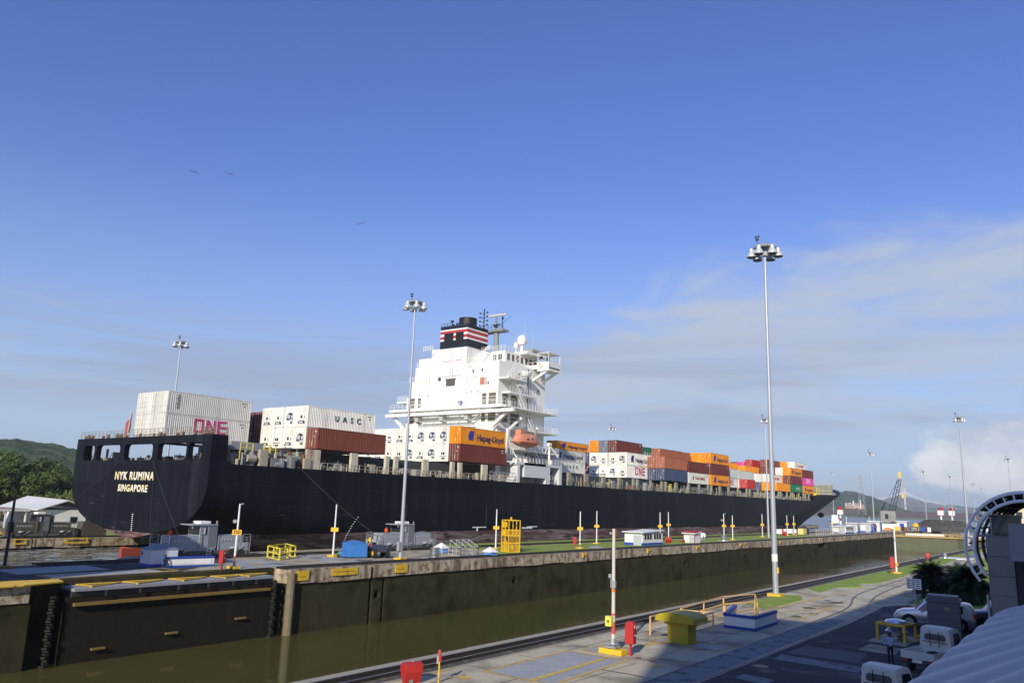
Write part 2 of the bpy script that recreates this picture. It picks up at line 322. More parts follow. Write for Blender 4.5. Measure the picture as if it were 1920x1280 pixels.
# painted slabs and lines
def mark(name, poly, m, z=0.008): return struct(name, MB().sheet(poly, z), m)
def outline(poly, w, m, z=0.012):
    mb = MB(); n = len(poly)
    for i in range(n):
        a = Vector(poly[i]); b = Vector(poly[(i + 1) % n]); d = (b - a).normalized(); q = Vector((-d.y, d.x)) * w / 2; e = d * w / 2
        mb.add([(*(a - e - q), z + 0.0005 * i), (*(b + e - q), z + 0.0005 * i), (*(b + e + q), z + 0.0005 * i), (*(a - e + q), z + 0.0005 * i)], [(0, 1, 2, 3)])
    return struct('road_marking', mb, m)
blueside = mat('blue_strip', (0.19, 0.205, 0.22), 0.85, var=0.25, vs=1.5, col2=(0.09, 0.09, 0.09), c2=(0.5, 0.66), c2s=1.2)
mark('painted_slab', [(-19.8, 25.2), (-19.85, 31.0), (-17.0, 31.0), (-16.7, 25.2)], bluepatch)
outline([(-19.8, 25.1), (-19.9, 31.1), (-16.95, 31.15), (-16.7, 25.1)], 0.13, yline)
mark('road_marking', [(-17.75, 25.1), (-17.95, 31.0), (-17.72, 31.0), (-17.5, 25.1)], yline, 0.0165)
mark('painted_slab', [(-19.5, 31.8), (-19.5, 33.9), (-18.6, 33.8), (-18.5, 31.9)], bluepatch); outline([(-19.55, 31.7), (-19.55, 34.0), (-18.5, 33.9), (-18.4, 31.7)], 0.1, yline)
mark('painted_slab', [(-18.4, 36.5), (-18.4, 38.0), (-15.1, 37.6), (-15.1, 36.3)], bluepatch); outline([(-18.55, 36.3), (-18.55, 38.2), (-14.95, 37.8), (-14.95, 36.1)], 0.1, yline)
mark('road_marking', [(-18.15, 34.3), (-18.1, 36.2), (-17.9, 36.2), (-17.95, 34.3)], yline, 0.01)
mark('road_marking', [(-15.75, 30.7), (-15.7, 31.2), (-15.25, 31.2), (-15.3, 30.7)], yline, 0.01)
for pl in ([(-22.7, 22.0), (-22.8, 23.4), (-22.6, 24.7), (-22.52, 24.5), (-22.55, 22.0)], [(-21.4, 22.3), (-21.0, 24.5), (-20.85, 24.3), (-21.1, 22.3)], [(-20.1, 23.5), (-19.95, 23.9), (-19.4, 23.9), (-19.5, 23.5)]): mark('road_marking', pl, yline, 0.012)
mark('painted_slab', [(-14.45, 8), (-14.62, 46), (-14.6, 52.0), (-13.4, 52.0), (-13.25, 46), (-13.1, 8)], blueside, 0.006)
mark('painted_slab', [(-12.5, 36.3), (-12.6, 37.7), (-9.0, 37.4), (-8.9, 36.0)], blueside); mark('painted_slab', [(-12.3, 31.2), (-12.3, 32.2), (-11.0, 32.0), (-11.0, 31.0)], blueside)
mark('painted_slab', [(-10.3, 41.8), (-10.3, 44.1), (-8.7, 43.8), (-8.7, 41.6)], concrete); mark('painted_slab', [(-10.6, 45.0), (-10.5, 48.9), (-8.6, 48.0), (-8.8, 44.6)], concrete)
outline([(-18.3, 50.2), (-18.5, 59.0), (-15.8, 58.5), (-15.7, 50.5)], 0.14, yline)
mark('road_marking', [(-18.35, 50.2), (-15.9, 58.2), (-15.75, 58.2), (-18.2, 50.2)], yline, 0.0165)
mark('road_marking', [(-18.6, 59.6), (-18.2, 64.3), (-17.9, 64.3), (-18.3, 59.6)], yline, 0.012)
# asphalt yard in front of the visitors' building
struct('road', MB().sheet([(-12.95, 5), (-12.95, 50), (-13.1, 55), (-13.4, 62), (-12.3, 64.7), (-11.0, 62), (20, 62), (20, 5)], 0.004), asphalt)
# lawns: short turf slabs proud of the paving
def lawn(poly, z=0.0): return tag(MB().prism(poly, z - 0.05, z + 0.045).build('grass', grass), kind='structure')
lawn([(-20.9, 55.5), (-18.9, 53.3), (-18.7, 61), (-19.6, 63.6), (-20.95, 62.5)])
lawn([(-21.0, 70.0), (-19.4, 67.8), (-19.5, 73.6), (-17.9, 75.4), (-19.2, 78.7), (-18.0, 81), (-18.0, 91.5), (-18.6, 104), (-19.2, 117), (-21.0, 117)])
lawn([(-20.95, 119.5), (-20.95, 200), (-19.4, 200), (-19.7, 150), (-18.4, 119.5)])
lawn([(-15.6, 118), (-16.2, 140), (-18.1, 200), (60, 200), (60, 118)])
lawn([(-12.4, 65.5), (-13.1, 76.5), (-13.0, 112), (-14.6, 117), (-4, 117), (-4, 65.5)])
MBk = MB().box(-12.55, -12.42, 65.5, 76.5, 0, 0.12); tag(MBk.build('kerb', palekerb), kind='structure')
# island lawns and paths
lawn([(-59.2, 79), (-59.2, 205), (-62.3, 205), (-62.3, 79)]); lawn([(-63.3, 82), (-63.3, 215), (-68.6, 215), (-68.6, 82)])
lawn([(-72.6, 80), (-72.6, 215), (-75.6, 215), (-75.6, 80)])
for (x0, x1, y0, y1) in ((-68.5, -64, 26, 33), (-62.8, -60.5, 27, 35.5), (-66.5, -62.5, 44, 48.5), (-62.5, -59.4, 41.5, 47), (-61.5, -59.5, 52, 58), (-69, -63, 53.5, 57)):
    mark('painted_slab', [(x0, y0), (x1, y0), (x1 - .5, y1), (x0 - .5, y1)], bluepatch, 0.0)
outline([(-62.9, 26.8), (-60.2, 26.8), (-61.0, 36.8), (-63.6, 36.8)], 0.2, yline, 0.004)
for (x0, x1, y0, y1) in ((-61.2, -60.6, 34, 36.4), (-60.9, -60.5, 43.5, 44.8), (-63.6, -63.0, 45, 46.6)): mark('road_marking', [(x0, y0), (x1, y0), (x1, y1), (x0, y1)], yline, 0.004)
# far quay lawns
lawn([(-121, 45), (-121, 190), (-135, 190), (-135, 45)], -0.7)
lawn([(-118, 300), (-118, 408), (-200, 408), (-200, 300)], -0.7)
# ---- the lock walls
def wall_run(mb, x, y0, y1, z0, z1, th=3.0): mb.box(x - th, x, y0, y1, z0, z1)
lw = tag(empty('lock_wall', (FX, 44, 0)), 'long olive concrete lock wall with rusty pale coping across the green water', 'lock wall')
lw.location = (0, 0, 0)
face = MB(); cop = MB()
niches = []
for (px_y) in (54.95, 75.6, 97.5, 119.0, 150.0, 190.0): niches.append(px_y)
niches[0] = 54.75
cuts = [44.7]
slots = [(54.05, 54.45), (55.75, 56.1)]
niche_y = [(54.75, 55.45), (76.8, 77.7), (100.2, 101.2), (124.0, 125.2), (151.0, 152.3), (184.0, 185.6)]
evs = sorted([(a, b, 's') for a, b in slots] + [(a, b, 'n') for a, b in niche_y])
y = 44.7
for a, b, k in evs:
    wall_run(face, FX, y, a, -14, -1.18)
    if k == 's': face.box(FX - 3, FX - 0.7, a, b, -14, -1.18)
    else:
        wall_run(face, FX, a, b, -14, -3.1); wall_run(face, FX, a, b, -2.35, -1.18); face.box(FX - 3, FX - 0.8, a, b, -3.1, -2.35)
    y = b
wall_run(face, FX, y, 199.5, -14, -1.18); face.box(FX - 3, FX - 1.0, 199.5, 206, -14, -1.18); face.box(FX - 1.0, FX, 199.5, 206, -14, -2.4); wall_run(face, FX, 206, 284, -14, -1.18)
wall_run(face, FX, -90, 24.2, -14, -1.18); face.box(FX - 3.4, FX - 2.2, 24.2, 44.7, -14, -0.02)
for zz, q in ((-2.55, 0), (-3.75, 1), (-4.9, 2)): face.box(FX - .01, FX + .012, 45.2, 199.4, zz, zz + .05)
for yj in (48.0, 62.5, 70.2, 83.0, 91.5, 104.5, 112.0, 118.2, 133, 143, 160, 172, 194): face.box(FX - .01, FX + .010, yj, yj + .08, -8, -1.3)
face.build('wall_face', algae, lw)
# coping: separate blocks with slightly uneven faces
yy = 44.7
rnd = random.Random(3)
while yy < 283:
    L = rnd.uniform(2.2, 5.5)
    if yy < 54.05 < yy + L: L = 54.05 - yy
    e = min(yy + L, 284); dx = rnd.uniform(0.0, 0.10); dz = rnd.uniform(-0.10, 0.06)
    cop.prism([(FX - 3, yy + .02), (FX + .12 + dx, yy + .02), (FX + .12 + dx * .6, e - .02), (FX - 3, e - .02)], -1.15 + dz, -0.006)
    yy = e + (0.4 if abs(e - 54.05) < 0.01 else 0.0)
cop.box(FX - 3, FX + .1, -60, 24.0, -1.1, -0.006)
cop.build('coping', coping, lw)
MB().tube((FX + .05, 44.9, -5.9), (FX + .05, 44.9, -0.3), .38, n=10).build('quoin_post', mat('quoin_stone', (.17, .145, .09), .85, var=.4, vs=2), lw)
nw = tag(MB().box(NX - .35, NX + .34, -60, 470, -0.6, 0.05).box(NX - .2, NX + .3, -60, 470, -14, -0.6).build('lock_wall', palekerb), 'low near lock wall kerb with worn yellow edge at bottom of photo', 'lock wall')
MB().box(NX - .37, NX - .352, -60, 116, -0.18, 0.02).build('edge_paint', yline, nw)
bw = tag(MB().box(BX, BX + .5, 40, 430, -14, -.02).build('lock_wall', coping), 'island wall facing the black hull, with stone edge', 'lock wall')
fq = tag(empty('lock_wall'), 'far quay wall, stained ochre stone above churned grey water, left of the stern', 'lock wall')
mb = MB(); yy = -40
while yy < 405:
    L = rnd.uniform(3, 7); d = rnd.uniform(0, .2); mb.box(QX - 1, QX + .15 + d, yy + .03, yy + L, -1.75 - rnd.uniform(0, .2), -0.705); yy += L
mb.build('coping', coping, fq); MB().box(QX - 1, QX, -90, 410, -14, -1.7).build('wall_face', algae, fq)
# yellow recessed fender frames let into copings
fr = [(FX + .26, 45.3, 46.6, -.12, -.95), (FX + .26, 49.2, 52.3, -.1, -.75), (FX + .26, 57.2, 58.9, -.1, -.9)]
for i, (x, a, b, t, bt) in enumerate(fr):
    f = MB().box(x - .05, x, a, a + .3, bt, t).box(x - .05, x, b - .3, b, bt, t).box(x - .05, x, a + .3, b - .3, bt + .35, t - .02).box(x - .05, x + .02, a + .31, b - .31, bt, bt + .3)
    tag(f.build('mooring_recess', yellow), ['short yellow steel mooring recess nearest the folded gate', 'long yellow steel mooring recess in the coping left of the twin slots', 'square yellow steel mooring recess just right of the twin wall slots'][i], 'mooring recess')
for i, (a, b) in enumerate(((46.0, 47.6), (52.5, 55.6))):
    x = QX + .42
    f = MB().box(x - .06, x, a, b, -.8, -.66).box(x - .06, x, a, a + .22, -1.4, -.8).box(x - .06, x, b - .22, b, -1.4, -.8).box(x - .06, x, a + .22, b - .22, -1.4, -1.22)
    tag(f.build('mooring_recess', yellow), ['left yellow mooring recess in the far quay under the brown locomotive', 'yellow mooring recess in the far quay just left of the stern'][i], 'mooring recess')
for i, yb in enumerate((92.0, 110.6, 128.5, 148.5, 171.0, 186.0, 200.0, 222.0)):
    z = MB().box(FX + .2, FX + .3, yb, yb + .28, -.7, -.1).box(FX + .2, FX + .3, yb + .28, yb + 1.1, -.4, -.1)
    tag(z.build('mooring_hook', yellow), 'small yellow mooring hook on the rusty coping, number %s from the left' % ['one', 'two', 'three', 'four', 'five', 'six', 'seven', 'eight'][i], 'mooring hook', 'yellow mooring hooks along the coping')
# ---- folded mitre gate in its recess
g = tag(empty('lock_gate', (0, 0, 0)), 'brown riveted lock gate leaf folded into the wall recess at left', 'lock gate')
gp_ = MB(); gp_.box(FX - 1.6, FX - .35, 26.6, 43.2, -14, -1.0)
for k in range(14): yk = 27.2 + k * 1.15; gp_.box(FX - .35, FX - .338, yk, yk + .04, -6.5, -1.5)
for zz in (-2.4, -3.3, -4.2, -5.1): gp_.box(FX - .35, FX - .335, 26.6, 43.2, zz, zz + .05)
gp_.build('gate_plate', gatem, g)
MB().box(FX - .30, FX + .02, 27.0, 42.9, -1.58, -1.38).build('rubbing_strake', mat('ochre_timber', (0.20, 0.135, 0.035), 0.8, var=0.35, vs=2.5), g)
MB().box(FX - 2.3, FX - .05, 26.9, 43.1, -.62, -.42).build('walkway', mat('walkway_planks', (0.27, 0.28, 0.30), 0.8, var=.2, vs=3), g)
MB().box(FX - 2.2, FX - .3, 26.9, 43.1, -1.0, -.62).build('gate_top_beam', darksteel, g)
for y0 in (28.3, 31.6, 35.2, 38.8, 41.0):
    hr = MB(); 
    z = -.34
    hr.tube((FX - 1.7, y0 - .6, z), (FX - 1.5, y0 + 2.5, z), .06).tube((FX - .25, y0 - .2, z - .02), (FX - 1.5, y0 + 2.5, z), .06).tube((FX - 1.7, y0 - .6, z), (FX - .25, y0 - .2, z), .045).tube((FX - .25, y0 - .2, z - .12), (FX - .25, y0 - .2, z + .05), .1)
    hr.build('folded_handrail', mat('dull_yellow', (.52, .34, .04), .6, var=.3, vs=4), g)
for yk in (29, 31.5, 34.5, 37, 39.2, 41.4): MB().box(FX - .1, FX - .02, yk, yk + .15, -1.0, -.62).build('bracket', darksteel, g)
for i, (yk, zk) in enumerate(((28.6, -4.55), (34.0, -4.1), (39.9, -3.6))):
    MB().box(FX - .32, FX - .1, yk, yk + .95, zk - .065, zk + .065).build('fender', mat('ochre_timber', (0, 0, 0)), g)
for yk in (25.6, 43.35):
    ch = MB()
    for k in range(26): ch.cb((FX - .15 + .05 * math.sin(k * 1.3), yk + .06 * math.sin(k * 2.1), -.9 - k * .19), (.30, .34, .12), k * .5)
    tag(ch.build('fender_chain', mat('chain_black', (.016, .014, .010), .8, var=.4, vs=4)), 'hanging dark chain at the %s end of the folded gate' % ('left' if yk < 30 else 'right'), 'chain')
pl = tag(MB().prism([(FX - 2.9, 20), (FX + .5, 20), (FX + .5, 23.4), (FX - .3, 26.2), (FX - 2.0, 26.6)], 0.0, 0.09).build('hinge_plate', yellow), 'flat yellow steel plate at the left end of the folded gate', 'hinge plate')
# far mitre gates closing the chamber
for lab, pts in (('closed far gate leaf, left half, with ochre walkway', [(-57, 284), (-40, 291.5), (-40, 292.8), (-57, 285.6)]), ('closed far gate leaf, right half, darker and behind the near lawn', [(-40, 291.5), (NX, 284), (NX, 285.6), (-40, 292.8)])):
    t = tag(empty('lock_gate'), lab, 'lock gate', 'closed mitre gates at the far end of the chamber')
    MB().prism(pts, -14, -1.0).build('gate_plate', mat('wet_gate', (0.10, 0.105, 0.06), 0.7, var=.3, vs=.6), t)
    (ax, ay), (bx, by) = pts[0], pts[1]
    d = Vector((bx - ax, by - ay, 0)).normalized(); n = Vector((-d.y, d.x, 0)) * (1 if pts[0][0] == -57 else 1)
    MB().prism([(ax, ay - .5), (bx, by - .5), (bx, by + 1.6), (ax, ay + 1.6)], -1.0, -.55).build('walkway', mat('ochre_walk', (0.42, 0.30, 0.10), 0.8, var=.3), t)
    MB().rail([(ax, ay - .4, -.55), (bx, by - .4, -.55)], .9, 2.0, .03).build('railing', yellow, t)
    MB().prism([(ax + 3, ay + 2.0), (bx - 4, by + 2.0), (bx - 4, by + 2.6), (ax + 3, ay + 2.6)], -.5, .15).build('white_beam', wall, t)
# ---- off-frame buildings whose shade falls in the picture
ch = tag(empty('control_house', (0, 0, 0)), 'lock control house standing on the island left of the frame', 'building')
MB().box(-72, -57.6, 3, 18.5, 0, 13).build('wall', wall, ch); MB().box(-73, -56.6, 2, 19.5, 13, 13.6).prism([(-71, 4), (-58.6, 4), (-58.6, 17.5), (-71, 17.5)], 13.6, 15.5).build('roof', mat('tile_roof', (0.3, 0.1, 0.06), .8), ch)
for k in range(6): MB().box(-57.6, -57.55, 4 + k * 2.4, 5.4 + k * 2.4, 8, 10).build('window', glass, ch)
vc = tag(empty('visitor_centre', (0, 0, 0)), 'tall visitor centre standing behind the viewpoint, casting the big yard shadow', 'building')

# joints, patches and stains in the near paving
jm = mat('joint_dark', (.07, .062, .048), .95, var=.4, vs=3)
mbj = MB(); rj = random.Random(8)
for x in (-19.95, -18.2, -16.4):
    y_ = 20
    while y_ < 70:
        e_ = y_ + rj.uniform(3, 8); w_ = rj.uniform(.012, .03); dx = rj.uniform(-.03, .03); mbj.add([(x + dx - w_, y_, .0052), (x + dx + w_, y_, .0052), (x + w_, e_, .0052), (x - w_, e_, .0052)], [(0, 1, 2, 3)]); y_ = e_ + rj.uniform(.1, 1.2)
for k in range(14): y_ = 21.5 + k * 3.7 + rj.uniform(-.3, .3); mbj.add([(-20.9, y_, .0052), (-20.9, y_ + .035, .0052), (-14.95, y_ + .035 + rj.uniform(-.1, .1), .0052), (-14.95, y_, .0052)], [(0, 1, 2, 3)])
struct('pavement_joint', mbj, jm)
def blob(cx, cy, r, z, m, sx=1.0, name='stain'):
    n = 14; a0 = rj.uniform(0, 6); pts = [(cx + r * sx * (1 + .35 * math.sin(3 * a0 + k * 1.9) * .6) * math.cos(k * 2 * math.pi / n), cy + r * (1 + .3 * math.cos(a0 + k * 2.3)) * math.sin(k * 2 * math.pi / n)) for k in range(n)]
    return struct(name, MB().sheet(pts, z), m)
stn = mat('oil_stain', (.10, .09, .07), .8, var=.4, vs=3); stl = mat('pale_repair', (.44, .41, .33), .9, var=.2, vs=2)
for k in range(16): blob(rj.uniform(-20.6, -15.3), rj.uniform(24, 64), rj.uniform(.1, .45), .0058 + k * .0001, stn if k % 3 else stl, .7)
for (x, y, r) in ((-16.9, 56.5, .55), (-16.5, 61.5, .6), (-12.2, 43, .4), (-11.8, 33.5, .5)): blob(x, y, r, .0142, stn, .8)
for (x0, x1, y0, y1) in ((-18.0, -16.5, 61.5, 66), (-17.2, -15.6, 66.5, 70.5)): mark('pavement', [(x0, y0), (x1, y0 + .3), (x1 + .1, y1), (x0 + .2, y1 - .4)], stl, .0056)
for k in range(10): blob(rj.uniform(-69, -59.5), rj.uniform(46, 76), rj.uniform(.3, 1.1), .001 + k * .0002, stn if k % 2 else stl, 1.2)
sy_ = mat('asphalt_pale', (.12, .12, .115), .9, var=.3, vs=1.5)
for (x0, x1, y0, y1) in ((-12.6, -9.5, 38.2, 41.0), (-12.7, -10.5, 26, 29.5), (-12.5, -9.0, 56, 58)): mark('pavement', [(x0, y0), (x1, y0 + .2), (x1 - .2, y1), (x0 + .1, y1)], sy_, .0062)
tag(MB().lathe((-12.35, 34.3, 0), [(.33, 0), (.33, .012)], 18).build('manhole_cover', mat('cover_tan', (.3, .24, .12), .7)), 'small round tan manhole cover in the shaded yard', 'manhole cover')
MB().box(3, 40, -60, 26, 0, 26).box(3, 18, -23, -12, 26, 31.8).build('wall', wall, vc)
MB().box(2.9, 3.0, -50, 20, 8, 10).box(2.9, 3.0, -50, 20, 14, 16).box(2.9, 3.0, -50, 20, 20, 22).build('window_band', glass, vc)
# ================================================================ the ship
SX0, SX1 = -81.0, -113.4; CX = (SX0 + SX1) / 2; HB = (SX0 - SX1) / 2
ship = tag(empty('container_ship', (CX, 51.2, 0)), 'huge black hulled container ship with white superstructure lying in the far lock chamber', 'ship')
def sp(o): o.parent = ship; o.matrix_parent_inverse = Matrix.Translation((-CX, -51.2, 0)); return o
hullm = bpy.data.materials.new('hull_paint'); hullm.use_nodes = True; nt = hullm.node_tree; b = nt.nodes['Principled BSDF']
gpn = N(nt, 'ShaderNodeNewGeometry'); spn = N(nt, 'ShaderNodeSeparateXYZ'); nt.links.new(gpn.outputs[0], spn.inputs[0])
def hn(scale, sc=(1, 1, 1), det=6, rg=.6):
    mp = N(nt, 'ShaderNodeMapping'); mp.inputs['Scale'].default_value = sc; nt.links.new(gpn.outputs[0], mp.inputs[0])
    n = N(nt, 'ShaderNodeTexNoise'); n.inputs['Scale'].default_value = scale; n.inputs['Detail'].default_value = det; n.inputs['Roughness'].default_value = rg; nt.links.new(mp.outputs[0], n.inputs['Vector']); return n.outputs[0]
base = mixc(nt, ramp(nt, hn(.9, (1, 1, .06)), .42, .72), (0.0055, 0.0068, 0.0105), (0.011, 0.0125, 0.016))
base = mixc(nt, mth(nt, 'MULTIPLY', ramp(nt, hn(.35, (1, 1, .10)), .55, .75), .45), base, (0.028, 0.033, 0.040))
base = mixc(nt, mth(nt, 'MULTIPLY', ramp(nt, hn(1.1, (.3, .3, 2.2), 9, .78), .60, .70), ramp(nt, spn.outputs[2], 8.0, 2.5)), base, (0.13, 0.13, 0.13))
cyz = N(nt, 'ShaderNodeCombineXYZ'); nt.links.new(mth(nt, 'ADD', spn.outputs[1], spn.outputs[0]), cyz.inputs[0]); nt.links.new(spn.outputs[2], cyz.inputs[1])
bk_ = N(nt, 'ShaderNodeTexBrick'); bk_.inputs['Scale'].default_value = 1.0; bk_.inputs['Brick Width'].default_value = 11.0; bk_.inputs['Row Height'].default_value = 2.4; bk_.inputs['Mortar Size'].default_value = .035; bk_.inputs['Mortar Smooth'].default_value = .6; bk_.inputs['Color1'].default_value = (.82, .82, .82, 1); bk_.inputs['Color2'].default_value = (1.22, 1.22, 1.22, 1); bk_.inputs['Mortar'].default_value = (2.2, 2.2, 2.2, 1); nt.links.new(cyz.outputs[0], bk_.inputs['Vector'])
base = mixc(nt, 1.0, base, bk_.outputs['Color'], 'MULTIPLY')
rustn = mth(nt, 'MULTIPLY', ramp(nt, hn(2.2, (1, 1, .12), 7, .7), .62, .76), ramp(nt, spn.outputs[2], 7.0, 9.6))
base = mixc(nt, mth(nt, 'MULTIPLY', rustn, .55), base, (0.10, 0.05, 0.02))
boot = mixc(nt, ramp(nt, hn(1.0, (.5, .12, 1.6), 8, .7), .42, .66), (0.11, 0.058, 0.054), (0.24, 0.215, 0.205))
boot = mixc(nt, ramp(nt, hn(1.6, (.4, .2, 1), 7), .5, .66), boot, (0.035, 0.022, 0.02))
boot = mixc(nt, ramp(nt, hn(.35, (1, .5, .8), 6), .60, .72), boot, (0.20, 0.09, 0.03))
edge = mth(nt, 'ADD', spn.outputs[2], mth(nt, 'MULTIPLY', mth(nt, 'SUBTRACT', hn(.9), .5), .25))
isb = mth(nt, 'LESS_THAN', edge, mth(nt, 'MULTIPLY_ADD', ramp(nt, spn.outputs[1], 55, 75), .35, 1.2))
nt.links.new(mixc(nt, isb, base, boot), b.inputs['Base Color'])
b.inputs['Roughness'].default_value = .5; b.inputs['Specular IOR Level'].default_value = .10
bn = N(nt, 'ShaderNodeBump'); bn.inputs['Strength'].default_value = .25; bn.inputs['Distance'].default_value = .05; nt.links.new(hn(.55, (1, 1, 1), 2), bn.inputs['Height']); nt.links.new(bn.outputs[0], b.inputs['Normal'])
# hull surface from stations
def top_z(y):
    if y < 278.5: return 9.5
    if y < 283.5: return 9.5 + (y - 278.5) / 5 * 2.2
    if y < 320: return 11.7 + (y - 283.5) / 36.5 * .7
    return 12.4 + (y - 320) / 46 * 3.3
def stem_y(z): # rake of the stem
    pts = [(-9, 306), (-1.5, 311), (2.4, 318.5), (6, 329.5), (9.5, 341), (12.4, 353), (15.7, 366.5)]
    for (a, ya), (b_, yb) in zip(pts[:-1], pts[1:]):
        if z <= b_: return ya + (yb - ya) * (z - a) / (b_ - a)
    return pts[-1][1]
def start_y(z): # where the side begins to curve in
    return 205 + max(0, min(1, (z + 3) / 14.7)) ** .8 * 82
def half(y, z):
    if y < 95: # stern run: counter rising to the transom
        t = (y - 51.2) / 44; zb = 1.15 - 10.2 * t ** 1.15 - (1.2 if t > .02 else 0) * 0; zs = 7.6 - 8.6 * t ** .9
        if z <= zb: return 0.02
        u = min(1, (z - zb) / max(.5, zs - zb)); n = 2.5
        return HB * (1 - (1 - u) ** n) ** (1 / n) * (1 if z < 7.6 else 1.0)
    s0, s1 = start_y(z), stem_y(z)
    if y <= s0: return HB
    if y >= s1: return 0.02
    s = (y - s0) / (s1 - s0); p = 1.5 + 1.3 * max(0, min(1, (z + 2) / 14))
    return max(.02, HB * (1 - s ** p) ** (0.92))
ys = [51.2, 52, 53.2, 53.3, 55, 57, 60, 63, 66, 70, 75, 80, 86, 95, 110, 140, 170, 200] + [205 + 5 * k for k in range(15)] + [278.5, 281, 283.5, 286, 290, 295, 300, 305, 310, 315, 320, 325, 330, 335, 340, 345, 350, 354, 358, 361, 363.5, 365.2, 366.2]
ys = sorted(set(ys))
NL = 22
hv = []; hf = []
for i, y in enumerate(ys):
    zt = top_z(y) if y > 53.25 else 12.75
    # below the stem the section starts where hull exists
    for side in (1, -1):
        for k in range(NL):
            u = k / (NL - 1); z = -9 + (zt + 9) * (u ** .9)
            zz = z
            if y < 95:
                t = (y - 51.2) / 44; zb = 1.15 - 10.2 * t ** 1.15; zz = zb + (zt - zb) * (u ** 1.35) if zb > -9 else z
            elif y > 306:
                # lowest z at which the stem has been reached
                lo = -9; 
                while lo < zt and stem_y(lo) < y: lo += .05
                zz = lo + (zt - lo) * u
            hv.append((CX + side * half(y, zz), y, zz))
def ix(i, s, k): return (i * 2 + s) * NL + k
for i in range(len(ys) - 1):
    for k in range(NL - 1):
        hf.append((ix(i, 0, k), ix(i + 1, 0, k), ix(i + 1, 0, k + 1), ix(i, 0, k + 1)))
        hf.append((ix(i, 1, k), ix(i, 1, k + 1), ix(i + 1, 1, k + 1), ix(i + 1, 1, k)))
    hf.append((ix(i, 0, 0), ix(i, 1, 0), ix(i + 1, 1, 0), ix(i + 1, 0, 0)))
hb = MB().add(hv, hf); ho = sp(hb.build('hull', hullm, None, smooth=True))
# transom plate with rounded openings: built as a grid with holes by column strips
def transom():
    mb = MB(); y0, y1 = 51.15, 51.8
    def zbot(x): # lower outline at X
        h = abs(x - CX)
        if h >= HB - .001: return 7.6
        zb, zs = 1.15, 7.6; n = 2.5
        q = 1 - (1 - (h / HB) ** n) ** (1 / n); return zb + (zs - zb) * q - .8 * max(0, 1 - h / 7.0)
    holes = [(-111.25, -108.35), (-107.75, -101.55), (-100.4, -93.6), (-92.4, -86.1), (-85.7, -82.85)]
    zl, zh, r = 9.85, 11.85, .55
    xs = set([SX0, SX1]); 
    for k in range(41): xs.add(SX1 + (SX0 - SX1) * k / 40)
    for k in range(6): xs.add(SX1 + .02 * 2 ** k); xs.add(SX0 - .02 * 2 ** k)
    for a, b_ in holes:
        xs |= {a, b_}
        for k in range(1, 7): q = r * (1 - math.cos(k * math.pi / 12)); xs |= {a + q, b_ - q}
    xs = sorted(xs)
    def cut(x, side): # open interval at x
        for a, b_ in holes:
            if a <= x <= b_:
                d = min(x - a, b_ - x); e = 0 if d >= r else r - math.sqrt(max(0, r * r - (r - d) ** 2))
                return (zl + e, zh - e)
        return None
    for xa, xb in zip(xs[:-1], xs[1:]):
        xm = (xa + xb) / 2; c = cut(xm, 0); za, zb_ = zbot(xa), zbot(xb)
        def quad(z0a, z0b, z1a, z1b):
            mb.add([(xa, y0, z0a), (xb, y0, z0b), (xb, y0, z1b), (xa, y0, z1a), (xa, y1, z0a), (xb, y1, z0b), (xb, y1, z1b), (xa, y1, z1a)], [(0, 1, 2, 3), (5, 4, 7, 6), (0, 4, 5, 1), (3, 2, 6, 7)])
        if c:
            ca, cb_ = cut(xa + 1e-6, 0) or c, cut(xb - 1e-6, 0) or c
            quad(za, zb_, ca[0], cb_[0]); quad(ca[1], cb_[1], 12.75, 12.75)
        else: quad(za, zb_, 12.75, 12.75)
    for a, b_ in holes:
        for x in (a, b_): mb.box(x - .01, x + .01, y0 + .01, y1 - .01, zl + .5, zh - .5)
    mb.box(SX0 - .03, SX0 + .02, y0, y1, 7.6, 12.75).box(SX1 - .02, SX1 + .03, y0, y1, 7.6, 12.75)
    return mb
to = sp(transom().build('transom', hullm))
gold = mat('name_lettering', (0.80, 0.76, 0.62), .6, col2=(0.74, 0.62, 0.32), c2=(.5, .62), c2s=.35)
for t, s_, z, wx in (("NYK RUMINA", 1.35, 7.85, 1.0), ("SINGAPORE", 1.15, 6.35, .92)):
    o = text_mesh(t, s_, gold, (-97.2 if s_ > 1.2 else -97.2, 51.12, z), '-Y', None, .02, 1.0, .042, 'lettering', 1.18)
    wd = o.dimensions.x; me = o.data; w0 = max(v.co.x for v in me.vertices) - min(v.co.x for v in me.vertices); target = 9.4 if s_ > 1.2 else 7.1
    o.scale = (target / w0, 1, 1); sp(o)
    o.location = (o.location.x, o.location.y, o.location.z)
dm = MB()
for k in range(9): dm.box(-96.3 - .02 * k, -96.1 - .02 * k, 51.09, 51.14, 1.3 + k * .24, 1.4 + k * .24)
sp(dm.build('draught_marks', wall))
dm = MB()
for k in range(11): t = k / 10; yk = 72.4 + t * t * 1.5; zk = .6 + t * 2.9; xk = CX + half(yk, zk); dm.box(xk - .04, xk + .05, yk, yk + .14, zk, zk + .10)
sp(dm.build('draught_marks', wall))
sp(MB().box(SX0, SX0 + .04, 83.0, 83.08, .2, 5.5).box(SX0, SX0 + .04, 101.5, 101.56, 2, 5.5).build('weld_seam', mat('seam', (.045, .05, .05), .6)))
sp(MB().box(SX0, SX0 + .05, 98.2, 101.6, 2.0, 2.15).box(SX0, SX0 + .05, 99.2, 99.5, 1.5, 2.0).box(SX0, SX0 + .05, 111.5, 114.5, 1.75, 2.0).box(SX0, SX0 + .05, 113, 116, 2.0, 2.15).build('hull_mark', wall))
